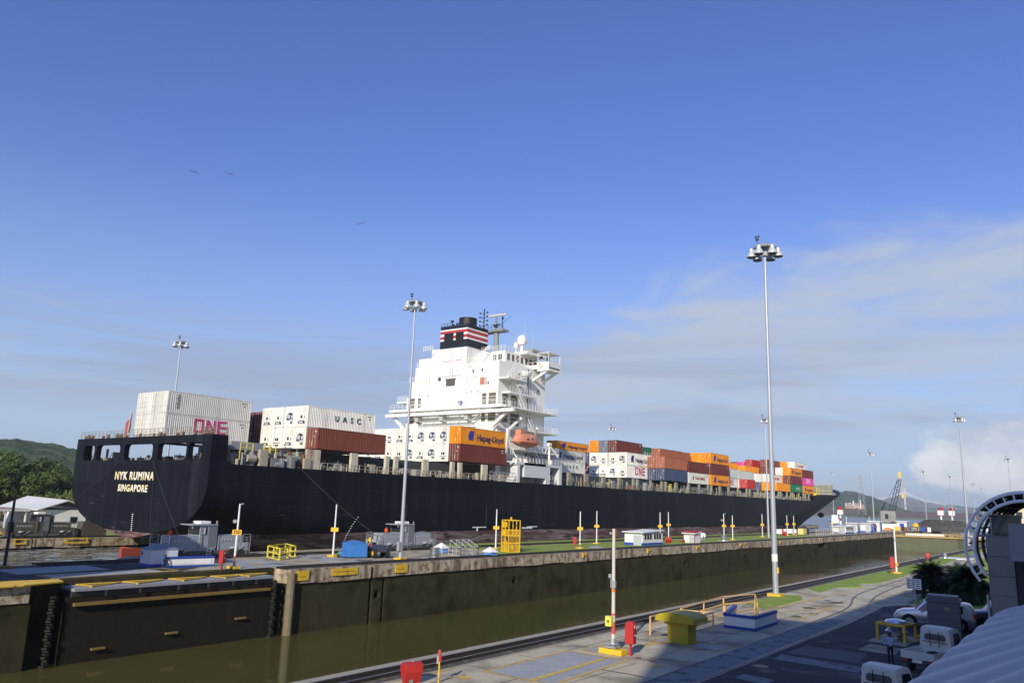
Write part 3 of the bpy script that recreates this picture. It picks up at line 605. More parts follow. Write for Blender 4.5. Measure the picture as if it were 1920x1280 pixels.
# bulwark rail on the poop, decks
deckm = mat('deck_paint', (0.10, 0.05, 0.035), .8, var=.3, vs=2)
dk = MB(); N_ = 60
pts = [(SX0 - .15, 51.9), (SX0 - .15, 278.4)] ; dk.prism([(SX1 + .15, 51.9), (SX0 - .15, 51.9), (SX0 - .15, 278.4), (SX1 + .15, 278.4)], 9.2, 9.44)
sp(dk.build('main_deck', deckm))
fo = MB(); L = []; Rr = []
for y in [283.6, 290, 300, 310, 320, 330, 340, 350, 358, 363]: h = half(y, 11.4) - .15; L.append((CX - h, y)); Rr.append((CX + h, y))
fo.prism(Rr + L[::-1], 11.2, 11.5); sp(fo.build('forecastle_deck', deckm))
sp(MB().prism([(SX1 + .4, 51.95), (-89.0, 51.95), (-89.0, 53.6), (SX1 + .4, 53.6)], 12.3, 12.7).box(-101.6, -93.7, 53.7, 54.1, 12.6, 12.92).box(-101.6, -93.7, 64, 64.6, 12.6, 12.92).box(-94.4, -93.9, 53.6, 65, 12.3, 12.6).box(-101.4, -100.9, 53.6, 65, 12.3, 12.6).box(-94.3, -93.9, 64, 64.4, 9.44, 12.3).box(-101.3, -100.9, 64, 64.4, 9.44, 12.3).box(-98, -97.6, 64, 64.4, 9.44, 12.6).box(-90, -85, 65.0, 65.4, 9.5, 12.2).build('poop_deck', darksteel))
sp(MB().box(-89.0, SX0 - .2, 51.95, 53.2, 12.25, 12.7).build('poop_deck', darksteel))
pr = MB().rail([(SX1 + .3, 51.4, 12.75), (SX0 - .2, 51.4, 12.75), (SX0 - .2, 53.1, 12.75)], .95, 1.0, .022, 3)
sp(pr.build('railing', mat('rusty_rail', (.22, .19, .15), .7, var=.5, vs=3)))
rv = random.Random(5); mb = MB()
for k in range(26):
    x = rv.uniform(SX1 + .5, SX0 - .8); mb.cb((x, 51.9, 12.75 + .25), (rv.uniform(.15, .35), .3, rv.uniform(.3, .75)))
tag(sp(mb.build('deck_fittings', mat('brown_fittings', (.24, .14, .07), .8, var=.5, vs=2))), kind='stuff')
# mooring deck machinery seen through the openings
mach = [mat('machine_cream', (.36, .33, .25), .7, var=.3, vs=2), greysteel, mat('machine_grey', (.26, .28, .28), .6), rustc, yellow, darksteel]
def clutter(n, xr, yr, z0, zr, name, seed, dens=None):
    r = random.Random(seed); mb = MB()
    for k in range(n):
        mb.mi = r.choice([0, 0, 1, 1, 1, 2, 2, 3, 5, 5]); x, y = r.uniform(*xr), r.uniform(*yr); h = r.uniform(*zr); q = r.random()
        if q < .35: mb.cb((x, y, z0 + h / 2), (r.uniform(.15, .9), r.uniform(.2, 1.2), h), 0)
        elif q < .6: mb.tube((x, y, z0), (x, y, z0 + h), r.uniform(.05, .25), n=8)
        elif q < .8: l = r.uniform(.4, 1.3); mb.tube((x, y - l / 2, z0 + h * .6), (x, y + l / 2, z0 + h * .6), r.uniform(.2, .5), n=10)
        else: mb.bar((x, y, z0), (x + r.uniform(-.4, .4), y + r.uniform(-.8, .8), z0 + h * 1.1), .07)
    return tag(sp(mb.build(name, mach)), kind='stuff')
clutter(130, (SX1 + 1, -83), (53, 57), 9.44, (.5, 1.25), 'winch', 11); clutter(12, (-88, -82), (53, 57), 9.44, (1.4, 2.4), 'winch', 14); clutter(7, (SX1 + .8, -109), (53, 56), 9.44, (1.4, 2.3), 'winch', 15)
clutter(120, (-84.5, SX0 - .3), (54.2, 65), 9.44, (.4, 2.3), 'mooring_gear', 12)
clutter(60, (-88, -84), (54.2, 66), 9.44, (.8, 2.8), 'mooring_gear', 13)
wn = MB()
for yk in (60.4, 62.1, 63.8): wn.tube((-82.2, yk, 10.15), (-82.2, yk + .9, 10.15), .62, n=16).tube((-82.2, yk - .08, 10.15), (-82.2, yk, 10.15), .82, n=16).tube((-82.2, yk + .9, 10.15), (-82.2, yk + .98, 10.15), .82, n=16)
sp(wn.build('winch_drum', darksteel))
wn = MB().tube((-81.9, 57.1, 9.5), (-81.9, 57.1, 11.1), .42, n=14).tube((-81.9, 58.2, 9.5), (-81.9, 58.2, 11.0), .42, n=14); sp(wn.build('mooring_bollard', mat('lilac_grey', (.24, .25, .31), .6)))
for yk in (55.3, 58.6):
    yl = MB(); yl.rail([(-81.6, yk, 11.0), (-81.6, yk + 1.7, 11.0)], 1.1, .8, .035, 2).bar((-81.6, yk, 9.5), (-81.6, yk, 12), .07).bar((-81.6, yk + 1.7, 9.5), (-81.6, yk + 1.7, 12), .07)
    sp(yl.build('platform_railing', mat('bright_yellow', (.75, .62, .05), .6)))
sp(MB().prism([(-86, 55), (-83, 55), (-83, 59.5), (-86, 59.5)], 11.3, 12.3).build('deck_house', mach[2]))
# hatch coaming and deck edge furniture
hm = MB().box(-111, -85.5, 67.5, 107.3, 9.44, 11.9).box(-111, -85.5, 126.5, 283, 9.44, 11.9)
sp(hm.build('hatch_coaming', mat('coaming_grey', (.06, .065, .06), .7, var=.3, vs=2)))
pil = [(64.9, 67.1), (72.4, 73.6), (78.8, 79.5), (80.6, 81.3), (86.5, 87.7), (92.9, 93.7), (94.7, 95.5), (100.6, 101.9), (126.4, 127.4), (132.5, 133.7), (139.1, 141.0), (145.8, 147.4), (152.1, 153.3), (154.0, 155.0), (160.2, 161.0), (165.8, 167.0), (167.8, 168.8), (173.0, 174.8), (180.2, 181.4), (186.5, 187.5), (192.0, 193.2), (194.2, 195.1), (199.6, 201.2), (205.5, 207.0), (212.5, 213.8), (219, 220.5), (221.5, 222.8), (228, 229), (234.5, 236), (240.5, 241.6), (246, 247.2), (248, 249.3), (254, 255), (258, 259.2), (260, 261.2), (266, 267.2), (271, 272), (273, 274.2), (277, 278)]
for i, (a, b_) in enumerate(pil):
    if i > 9: b_ = a + (b_ - a) * .62
    m = MB().prism([(SX0 - .75, a), (SX0 - .35, a), (SX0 - .35, b_), (SX0 - .75, b_)], 9.44, 12.0 if i < 10 else 11.8)
    o = sp(m.build('lashing_post', cream if a < 105 else mat('stanchion_grey', (.27, .26, .20), .7, var=.2, streak=(1.5, .6, .75, (.25, .10, .04), .6))))
mb = MB().rail([(SX0 - .25, 67.2, 9.44), (SX0 - .25, 108, 9.44)], .95, 1.1, .028, 2); sp(mb.build('railing', cream))
mb = MB().rail([(SX0 - .25, 126, 9.44), (SX0 - .25, 278, 9.44)], .95, 1.5, .03, 2); sp(mb.build('railing', greysteel))
clutter(150, (-84.6, -82.4), (67.3, 108), 9.44, (.3, 1.3), 'deck_fittings', 21)
clutter(420, (-84.6, -82.2), (126, 278), 9.44, (.4, 2.1), 'deck_fittings', 22)
yb = MB()
for yk in (142.5, 148, 160.6, 170.5, 170.9, 171.4, 231, 262.5, 265): yb.bar((SX0 - .8, yk, 9.44), (SX0 - .8, yk, 11.4), .09)
sp(yb.build('yellow_ladder', mat('bright_yellow', (0, 0, 0))))
# folded gangways: lattice frames along the rail
for (a, b_) in ((102.5, 109.5), (120.2, 121.8), (181.5, 192.5)):
    q = MB(); n = max(2, int((b_ - a) / .8))
    for k in range(n): y0 = a + (b_ - a) * k / n; y1 = a + (b_ - a) * (k + 1) / n; q.bar((SX0 - .3, y0, 10.35), (SX0 - .3, y1, 10.95 if k % 2 else 10.4), .05).bar((SX0 - .3, y0, 10.35), (SX0 - .3, y0, 10.98), .06)
    q.bar((SX0 - .3, a, 10.35), (SX0 - .3, b_, 10.35), .09).bar((SX0 - .3, a, 10.98), (SX0 - .3, b_, 10.98), .09).bar((SX0 - .3, a, 9.8), (SX0 - .3, b_, 9.8), .12)
    sp(q.build('gangway', galv))
# ------------------------------------------------ superstructure
AY = 108.5; sideX = -84.9
def wins(mb, specs, face='aft'):
    pass
blk = MB().box(-107.2, sideX, AY, 123, 9.44, 25.2).box(-106.2, sideX, AY + .01, 122.99, 25.2, 28.2).box(-105.4, sideX, AY + .02, 122.98, 28.2, 30.9)
ab = sp(blk.build('accommodation_block', white))
cs = sp(MB().box(-101.1, -92.4, AY - .25, 119, 22.72, 34.05).build('funnel_casing', white))
def sub(mb, name, m, par):
    o = mb.build(name, m); o.parent = par; return o
sub(MB().box(-98.2, -96.0, AY - .38, AY - .36, 31.5, 33.6).box(-95.5, -93.5, AY - .38, AY - .36, 31.6, 33.6).box(-98.2, -96.0, AY - .38, AY - .36, 28.6, 31.0).box(-95.5, -93.5, AY - .38, AY - .36, 28.7, 31.0), 'louvre_panel', mat('louvre_white', (.66, .66, .63), .6), cs)
sub(MB().box(-97.0, -94.9, AY - .45, AY - .3, 26.9, 28.1).box(-97.2, -94.7, AY - .48, AY - .36, 28.05, 28.2), 'dark_vent', mat('vent_dark', (.10, .09, .08), .8), cs)
sub(MB().tube((-98.75, AY - .42, 28.3), (-98.75, AY - .3, 28.3), .38, n=16), 'round_vent', mat('vent_dark', (0, 0, 0)), cs)
# aft stairs balcony
sub(MB().lathe((-91.3, AY + 1.2, 30.3), [(.3, -1.1), (1.0, -.7), (1.5, 0), (1.5, .25)], 14), 'round_platform', white, ab)
sub(MB().rail([(-92.2, AY + .1, 30.9), (-89.6, AY + .1, 30.9), (-85.6, AY + .1, 30.9)], 1.0, .8, .025, 3), 'railing', white, ab)
sub(MB().rail([(-105.3, AY + .2, 30.9), (-101.2, AY + .2, 30.9)], 1.0, .8, .03, 3).rail([(-107.1, AY + .2, 28.2), (-105.6, AY + .2, 28.2)], 1.0, .7, .03, 3).rail([(-103.8, AY + .2, 34.0), (-101.3, AY + .2, 34.0)], 1.0, .7, .03, 3), 'railing', white, ab)
sub(MB().box(-109.8, -107.2, AY - .2, AY + 3, 24.2, 24.5).rail([(-109.7, AY - .1, 24.5), (-107.2, AY - .1, 24.5)], 1.0, .6, .03, 3), 'side_balcony', white, ab)
# windows: frames of dark glazing with mullions
def window(par, x0, x1, z0, z1, y=None, rows=3, cols=1, side=False, X=None, y0=0, y1=0):
    fr = MB(); pn = MB()
    if not side:
        pn.box(x0, x1, y - .03, y - .01, z0, z1); fr.box(x0 - .09, x1 + .09, y - .07, y - .03, z0 - .09, z0).box(x0 - .09, x1 + .09, y - .07, y - .03, z1, z1 + .09).box(x0 - .09, x0, y - .07, y - .03, z0, z1).box(x1, x1 + .09, y - .07, y - .03, z0, z1)
        for k in range(1, rows): z = z0 + (z1 - z0) * k / rows; fr.box(x0, x1, y - .06, y - .03, z - .04, z + .04)
        for k in range(1, cols): x = x0 + (x1 - x0) * k / cols; fr.box(x - .03, x + .03, y - .065, y - .03, z0, z1)
    else:
        pn.box(X + .01, X + .03, y0, y1, z0, z1); fr.box(X + .03, X + .07, y0 - .09, y1 + .09, z0 - .09, z0).box(X + .03, X + .07, y0 - .09, y1 + .09, z1, z1 + .09).box(X + .03, X + .07, y0 - .09, y0, z0, z1).box(X + .03, X + .07, y1, y1 + .09, z0, z1)
        for k in range(1, rows): z = z0 + (z1 - z0) * k / rows; fr.box(X + .03, X + .06, y0, y1, z - .04, z + .04)
        for k in range(1, cols): yy_ = y0 + (y1 - y0) * k / cols; fr.box(X + .03, X + .065, yy_ - .03, yy_ + .03, z0, z1)
    fr.mi = 1; fr.v, off = fr.v, len(fr.v); fr.add(pn.v, pn.f); o = fr.build('window', [white, mat('dim_opening', (.13, .12, .09), .5)]); o.parent = par
for x0, x1, z0, z1, r in ((-88.5, -87.5, 23.1, 25.1, 3), (-87.0, -85.3, 23.1, 25.1, 3), (-106.8, -105.1, 23.1, 25.0, 3), (-104.3, -103.5, 23.1, 25.0, 3), (-88.5, -87.6, 20.0, 21.6, 2), (-87.0, -85.3, 20.0, 21.6, 2), (-106.8, -105.1, 20.1, 21.7, 2), (-104.4, -103.5, 20.1, 21.7, 2)):
    window(ab, x0, x1, z0, z1, AY, r)
window(ab, -88.9, -88.5, 29.1, 29.7, AY, 1); window(ab, -91.0, -90.6, 29.0, 29.6, AY, 1); window(ab, -87.4, -87.0, 26.7, 27.2, AY, 1)
sub(MB().box(-89.1, -88.2, AY - .08, AY - .01, 26.7, 28.0), 'red_door', mat('door_red', (.50, .16, .12), .6), ab); sub(MB().box(-88.1, -87.6, AY - .08, AY - .01, 26.7, 28.0), 'panel_door', mat('panel_grey', (.45, .45, .42), .6), ab)
for y0, y1, z0, z1, r in ((109.6, 111.3, 23.1, 25.1, 3), (112.2, 114.4, 23.1, 25.1, 3), (109.8, 111.4, 20.0, 21.6, 2), (112.2, 114.8, 19.6, 21.8, 3)):
    window(ab, 0, 0, z0, z1, None, r, side=True, X=sideX, y0=y0, y1=y1)
window(ab, 0, 0, 26.6, 27.1, None, 1, side=True, X=sideX, y0=120.5, y1=121.0)
sub(MB().tube((-93.2, AY - .7, 23.6), (-93.2, AY - .2, 23.6), .42, n=14), 'round_fan', mat('fan_blue', (.12, .16, .35), .5), ab)
# wheelhouse
wh = sp(MB().box(-108, -86.3, 112, 122.5, 30.9, 33.4).prism([(-109, 116.5), (-84.6, 116.5), (-84.6, 122.9), (-109, 122.9)], 33.4, 33.9).build('wheelhouse', white))
for x0, x1 in ((-89.2, -88.3), (-87.9, -87.0)): window(wh, x0, x1, 31.7, 32.8, 112, 1, 2)
for k in range(7):
    window(wh, 0, 0, 31.7, 32.9, None, 1, side=True, X=-86.3, y0=112.5 + k * 1.4, y1=113.4 + k * 1.4)
sub(MB().rail([(-92, 112.1, 33.4), (-86.4, 112.1, 33.4), (-86.4, 122.3, 33.4)], 1.0, 1.0, .025, 3), 'railing', white, wh)
sub(MB().box(-86.1, -84.6, 118.2, 120.2, 34.05, 34.6).box(-86.1, -84.6, 120.5, 122.3, 34.0, 34.5), 'lamp_board', mat('lamp_board', (.3, .3, .28), .6), wh)
# bridge wing, starboard and port
for s, X0, X1 in ((1, -86.3, -81.2), (-1, -106.0, -110.5)):
    w = MB(); a, b_ = sorted((X0, X1)); o_ = sorted((X1, X1 - s * 2.6))
    w.box(a, b_, 119.0, 122.4, 30.75, 31.0).box(a, b_, 118.9, 119.05, 30.8, 31.5).box(o_[0], o_[1], 118.7, 122.7, 30.3, 32.0)
    w.bar((X0, 119.2, 28.0), (X1 - s * .3, 119.2, 30.5), .42, .42).bar((X0, 122.2, 28.0), (X1 - s * .3, 122.2, 30.5), .42, .42).bar((X0 + s * 3.2, 119.2, 29.5), (X0 + s * 3.2, 119.2, 30.9), .3).bar((X0, 119.2, 28.0), (X0, 122.2, 28.0), .42)
    wing = sp(w.build('bridge_wing', white))
    c = MB(); 
    for (x, y) in ((o_[0] + .1, 118.8), (o_[1] - .1, 118.8), (o_[0] + .1, 122.6), (o_[1] - .1, 122.6)): c.bar((x, y, 32), (x, y, 33.7), .09)
    c.box(o_[0], o_[1], 118.7, 122.7, 33.65, 33.75); sub(c, 'wing_canopy', white, wing)
    sub(MB().tube(((o_[0] + o_[1]) / 2, 120.3, 32.0), ((o_[0] + o_[1]) / 2, 120.3, 33.0), .28, n=8).cb(((o_[0] + o_[1]) / 2 - .8, 119.3, 33), (.35, .35, .4)), 'wing_console', black, wing)
    sub(MB().rail([(X0, 119.0, 31.0), (X1 - s * 2.8, 119.0, 31.0)], 1.1, 1.0, .03, 2), 'railing', white, wing)
    if s == 1:
        lr = MB(); n = 16; C = Vector((-83.0, 118.6, 31.35))
        for k in range(n): a0 = 2 * math.pi * k / n; a1 = 2 * math.pi * (k + 1) / n; lr.tube(C + Vector((.36 * math.cos(a0), 0, .36 * math.sin(a0))), C + Vector((.36 * math.cos(a1), 0, .36 * math.sin(a1))), .09, n=6)
        lro = tag(lr.build('lifebuoy', mat('buoy', (.75, .5, .4), .6)), 'pale orange lifebuoy hung on the bridge wing end', 'lifebuoy')
# transverse balcony decks and the crane beam
bd = MB().box(-110.0, -82.3, 106.6, AY, 22.25, 22.7).box(-110.8, -79.9, 106.4, 107.0, 21.35, 21.9)
for k in range(11): x = -109.0 + k * 2.65; bd.bar((x, 107.9, 22.25), (x, 106.7, 21.9), .16)
bd.bar((-106.8, 107.5, 19.2), (-109.4, 107.5, 21.4), .5).bar((-85.2, 107.5, 19.0), (-82.0, 107.5, 21.4), .5)
bal = sp(bd.build('aft_balcony', white)); sub(MB().rail([(-109.9, 106.7, 22.7), (-82.4, 106.7, 22.7)], 1.0, 1.1, .022, 2), 'railing', white, bal)
for z, y0, y1, X in ((22.25, 107, 120.2, -81.9), (18.6, 112.2, 120.6, -82.0), (25.1, 109.8, 117.8, -83.2), (27.5, 108.4, 113.9, -82.6), (15.0, 112.5, 122, -82.6)):
    d = MB().box(sideX, X, y0, y1 + 3 * (z < 23), z, z + .28); dd = sp(d.build('side_deck', white))
    sub(MB().rail([(X - .1, y0, z + .28), (X - .1, y1 + 3 * (z < 23) - .1, z + .28)], 1.0, .9, .022, 3).rail([(X - .1, y1 + 3 * (z < 23) - .1, z + .28), (sideX, y1 + 3 * (z < 23) - .1, z + .28)], 1.0, .9, .022, 2), 'railing', white, dd)
sub(MB().prism([(sideX, 112), (-83.0, 112), (-83.0, 113.8), (sideX, 113.8)], 26.6, 27.5).lathe((-83.9, 115.2, 29.4), [(.2, -1.0), (.9, -.5), (1.2, 0), (1.2, .2)], 12), 'round_platform', white, ab)
st = MB()
for (y0, z0, y1, z1, X) in ((109.5, 27.8, 112.3, 30.9, -84.0), (113, 25.4, 110.6, 27.5, -83.8), (114.5, 22.5, 112.5, 25.1, -83.8), (116.5, 18.9, 114, 22.2, -83.5), (118.5, 15.3, 116, 18.6, -83.5), (120, 12.8, 117.5, 15, -83.5)):
    st.bar((X, y0, z0), (X, y1, z1), .08, .2).bar((X + .7, y0, z0), (X + .7, y1, z1), .08, .2).bar((X + .7, y0, z0 + 1), (X + .7, y1, z1 + 1), .06)
    for k in range(9): t = k / 8; st.box(X, X + .7, y0 + (y1 - y0) * t - .1, y0 + (y1 - y0) * t + .1, z0 + (z1 - z0) * t, z0 + (z1 - z0) * t + .05)
sub(st, 'stairs', white, ab)
sub(MB().bar((-84.7, 117.2, 12), (-84.7, 117.2, 30.5), .12).bar((-84.7, 118.0, 16), (-84.7, 118.0, 29), .05), 'drain_pipe', darksteel, ab)
stf = MB().bar((-92.0, AY + .5, 31), (-89.6, AY + 2.5, 34.3), .1).bar((-91.4, AY + .5, 31), (-89.0, AY + 2.5, 34.3), .1)
for k in range(10): t = k / 9; stf.box(-92.0 + 2.4 * t, -91.4 + 2.4 * t, AY + .4 + 2 * t, AY + .7 + 2 * t, 31 + 3.3 * t, 31.05 + 3.3 * t)
sub(stf, 'stairs', white, cs)
# gangway rack on aft face
rk = MB(); 
for k in range(14): x = -103 + k * 1.05; rk.bar((x, 107.6, 19.6), (x + 1.05, 107.6, 20.3 if k % 2 else 19.6), .07)
rk.box(-103, -89.5, 107.4, 107.8, 19.3, 19.6).box(-102.5, -90, 107.4, 107.8, 20.2, 20.35).bar((-90, 107.6, 20.2), (-88.2, 107.6, 21.1), .2)
for x in (-103.5, -97.3, -91.3): rk.box(x, x + .8, 107.0, 107.9, 20.3, 21.9)
sp(rk.build('gangway_rack', mat('rack_grey', (.38, .39, .36), .6, var=.2, vs=2)))
# white ventilated house beside the superstructure
gh = sp(MB().box(-84.9, SX0 - .35, 112.2, 118.8, 10.5, 13.0).box(-84.9, SX0 - .35, 109.9, 124.2, 12.55, 12.98).box(-84, SX0 - .35, 110.2, 110.9, 9.44, 12.6).box(-84, SX0 - .35, 118.8, 120.2, 9.44, 12.6).box(-83, SX0 - .35, 123.2, 124.1, 9.44, 12.6).build('side_house', mat('house_grey_white', (.60, .62, .62), .5, streak=(1.2, .6, .75, (.45, .36, .12), .6))))
sub(MB().rail([(SX0 - .5, 110, 13), (SX0 - .5, 124, 13)], 1.0, 1.0, .028, 3), 'railing', white, gh)
r9 = random.Random(9); mm = MB()
for k in range(22): y = r9.uniform(111, 123); mm.lathe((r9.uniform(-84.2, -82), y, 13), [(.1, 0), (r9.uniform(.2, .45), .1), (r9.uniform(.2, .45), .6), (.1, r9.uniform(.8, 1.1))], 8)
sub(mm, 'deck_ventilator', white, gh)
sub(MB().box(-84.6, -83.2, 119, 122.4, 13.3, 14.6), 'cable_drum', mat('tarp_grey', (.16, .18, .2), .7), gh)
cr = MB().tube((-82.6, 121.6, 13), (-82.6, 121.6, 16.6), .22, n=8).bar((-82.6, 121.6, 16.6), (-82.2, 124.0, 14.6), .3).tube((-82.6, 121.2, 16.8), (-82.6, 122.0, 16.8), .35, n=10).bar((-82.5, 120.2, 15.2), (-82.6, 121.6, 16.8), .12)
sp(cr.build('provision_crane', white))
# davit and lifeboat
dv = MB().bar((-82.6, 107.9, 13), (-81.9, 107.9, 18.6), .5).bar((-81.9, 107.9, 18.4), (-80.9, 110.2, 20.6), .35).bar((-82.4, 108.2, 16.6), (-81.6, 110.4, 13.4), .18).bar((-82.6, 108, 13), (-81.4, 110.6, 12.9), .2)
for k in range(5): dv.bar((-81.9, 108.2 + k * .5, 17.2 - k * .9), (-81.9, 108.8 + k * .5, 14.2), .07)
sp(dv.build('lifeboat_davit', white)); sp(MB().bar((-81.0, 115.2, 19.2), (-82.6, 116.8, 17.6), .35).bar((-82.6, 116.8, 17.8), (-82.6, 116.8, 15.2), .3).build('lifeboat_davit', white))
lb = tag(empty('lifeboat', (-81.2, 112.1, 16.3)), 'orange enclosed lifeboat hanging beside the white superstructure', 'lifeboat')
lbm = mat('lifeboat_orange', (.60, .24, .14), .5, var=.15, vs=1)
v = []; f = []; nn = 14; ny = 17
for j in range(ny):
    t = -1 + 2 * j / (ny - 1); w = 1.25 * max(.02, (1 - abs(t) ** 2.6)) ** .6; top = 1.45 * max(.05, 1 - abs(t) ** 4) ** .5; bot = -.95 * max(.05, 1 - abs(t) ** 2.2) ** .5
    for k in range(nn):
        a = 2 * math.pi * k / nn; ca, sa = math.cos(a), math.sin(a)
        v.append((w * (abs(ca) ** .75) * (1 if ca > 0 else -1), 3.45 * t, .25 + (top if sa > 0 else -bot) * sa * (1.0 if sa > 0 else 1.0)))
for j in range(ny - 1):
    for k in range(nn): f.append((j * nn + k, j * nn + (k + 1) % nn, (j + 1) * nn + (k + 1) % nn, (j + 1) * nn + k))
f += [tuple(range(nn)), tuple(range((ny - 1) * nn, ny * nn))[::-1]]
MB().add(v, f).build('boat_body', lbm, lb, smooth=True)
MB().prism([(-.6, -2.3), (.6, -2.3), (.5, -1.1), (-.5, -1.1)], 1.3, 2.25).build('cockpit', lbm, lb)
MB().box(-1.32, 1.32, -2.9, 2.9, .0, .14).build('gunwale', mat('gunwale', (.45, .10, .05), .6), lb)
MB().box(1.2, 1.27, -1.2, -.7, .5, .8).box(1.15, 1.22, .2, .7, .6, .9).build('window', glass, lb)
# funnel
bands = [(34.05, 35.45, 0), (35.45, 35.75, 1), (35.75, 36.35, 2), (36.35, 36.75, 1), (36.75, 37.35, 2), (37.35, 37.6, 1), (37.6, 38.3, 0)]
f0 = MB(); fy0, fy1, fx0, fx1 = AY - .4, 114.2, -99.0, -92.35
for z0, z1, mi in bands: f0.mi = mi; f0.box(fx0, fx1, fy0, fy1, z0 - 34.05 + 34.05 - 0, z1)
navy = mat('funnel_navy', (.013, .016, .03), .5); fred = mat('funnel_red', (.42, .05, .05), .5)
fo_ = sp(f0.build('funnel', [navy, wall, fred]))
sub(MB().box(-98.0, -95.7, fy0 - .05, fy0 - .02, 34.6, 36.9).box(-95.1, -93.2, fy0 - .05, fy0 - .02, 34.6, 36.9), 'funnel_opening', black, fo_)
sub(MB().rail([(-98.0, fy0 - .1, 34.5), (-93.2, fy0 - .1, 34.5)], .6, .8, .02, 2), 'railing', darksteel, fo_)
sub(MB().tube((-95.2, 111.5, 38.3), (-95.2, 111.5, 40.2), 1.72, n=24).tube((-97.6, 110, 38.3), (-97.6, 110, 39.1), .3).tube((-97.0, 110.5, 38.3), (-97.0, 110.5, 39.4), .22), 'exhaust_pipe', black, fo_)
sub(MB().rail([(-98.9, fy0, 38.3), (-96.5, fy0, 38.3)], .55, .8, .02, 2), 'railing', darksteel, fo_)
sub(MB().tube((-96.4, fy0 + .3, 38.3), (-96.4, fy0 + .3, 39.2), .12).cb((-96.4, fy0 + .2, 39.2), (.5, .5, .25)), 'funnel_lamp', darksteel, fo_)
# radar mast
rm = sp(MB().tube((-90.9, 115, 33.4), (-90.9, 115, 38.2), .55, .45, n=10).box(-94.2, -88.8, 114.2, 116.2, 37.8, 38.2).tube((-91.1, 115, 38.2), (-91.1, 115, 41), .22, n=8).box(-93.7, -92.4, 113.7, 114.3, 34.5, 38.0).build('radar_mast', mat('mast_grey', (.22, .23, .22), .6)))
sub(MB().box(-93.3, -88.7, 114.9, 115.2, 41.0, 41.3), 'radar_scanner', mat('scanner', (.55, .52, .45), .5), rm)
sub(MB().box(-91.8, -90.2, 114.8, 115.3, 39.2, 39.35).lathe((-91.1, 115, 38.7), [(.2, 0), (.5, .2), (.2, .5)], 8), 'radar_scanner', darksteel, rm)
m2 = MB().tube((-92.9, 113.5, 38), (-92.9, 113.5, 42.3), .12, n=6)
for z in (39.0, 39.8, 40.6, 41.4): m2.bar((-94.0, 113.5, z), (-92.0, 113.5, z), .07).cb((-93.9, 113.5, z + .15), (.22, .2, .3)).cb((-92.1, 113.5, z + .15), (.22, .2, .3))
m2.tube((-89.6, 115, 38.2), (-89.6, 115, 41.0), .09, n=6).bar((-89.6, 115, 39.4), (-87.6, 115, 40.6), .05).cb((-89.5, 115, 40.4), (.4, .3, .3)).rail([(-94.2, 114.2, 38.2), (-88.8, 114.2, 38.2)], .9, .9, .02, 2)
sub(m2, 'signal_mast', darksteel, rm)
sub(MB().tube((-88.7, 115, 38.2), (-86.6, 117, 34.0), .015, n=4).tube((-88.7, 115, 38.2), (-86.4, 119, 34.0), .015, n=4).tube((-86.0, 117.5, 33.9), (-86.0, 117.5, 39.5), .03, n=5).tube((-85.2, 119, 33.9), (-85.2, 119, 37.8), .03, n=5), 'antenna', galv, rm)
dmo = sp(MB().lathe((-87.0, 118, 33.9), [(.35, 0), (.3, 1.5), (.7, 1.6), (.95, 2.0), (1.0, 2.5), (.8, 3.1), (.4, 3.45), (.05, 3.55)], 20).lathe((-88.4, 118, 33.9), [(.12, 0), (.12, 1.0), (.45, 1.1), (.45, 2.1), (.1, 2.3)], 10).build('satellite_dome', wall, None, smooth=True))
# breakwater and forecastle fittings
bwk = MB().box(-112, SX0 - .35, 305, 305.3, 12.2, 15.95)
for k in range(16): x = -112 + k * 2.05; bwk.box(x, x + .14, 304.2, 305, 12.0, 15.9)
for z in (13.2, 14.4, 15.2): bwk.box(-112, SX0 - .4, 304.6, 305, z, z + .1)
sp(bwk.build('breakwater', mat('breakwater_grey', (.33, .33, .27), .7, var=.2, vs=1)))
yl = MB().box(-84.8, -82.6, 290, 293, 11.7, 12.3)
for x in (-86.5, -85.6): yl.bar((x, 303.9, 12), (x, 303.9, 14.6), .18)
sp(yl.build('yellow_frame', mat('bright_yellow', (0, 0, 0))))
sp(MB().prism([(-86.6, 306), (-81.6, 306), (-84.6, 322), (-87.5, 322)], 12.2, 13.1).build('bow_bulwark', wall))
an = MB().lathe((0, 0, 0), [(.3, -1.0), (1.3, -.3), (1.2, .6), (.3, 1.1)], 10).bar((0, -1.5, -.2), (0, 1.6, .8), .6)
ao = sp(an.build('anchor', black)); ao.location = (-95.0, 338.0, 4.6)
# red rudder head at the stern
sp(MB().box(-98.0, -97.4, 50.9, 56.5, -4, -.9).box(-103.5, -98.0, 53.8, 54.2, -4, -1.1).build('rudder', mat('antifouling', (.30, .055, .03), .7, var=.2)))
# ensign at the poop
fl = []; ff = []
for i in range(8):
    for j in range(5): fl.append((i * .28 + .06 * math.sin(j * 1.3), .25 * math.sin(i * .9), -j * .55 - i * .36))
for i in range(7):
    for j in range(4): ff.append((i * 5 + j, i * 5 + j + 1, (i + 1) * 5 + j + 1, (i + 1) * 5 + j))
fe = tag(empty('ensign', (-101.7, 51.9, 12.7)), 'limp red and white ensign on a staff at the stern rail', 'flag')
MB().tube((0, 0, 0), (.35, 0, 3.6), .06, n=6).build('flagstaff', mat('staff', (.6, .55, .45), .6), fe)
q = MB().add(fl, ff).build('flag_cloth', mat('flag_cloth', (.40, .09, .10), .8), fe); q.location = (.33, 0, 3.5); q.scale = (-.42, 1, .85); q.modifiers.new('s', 'SOLIDIFY').thickness = .03

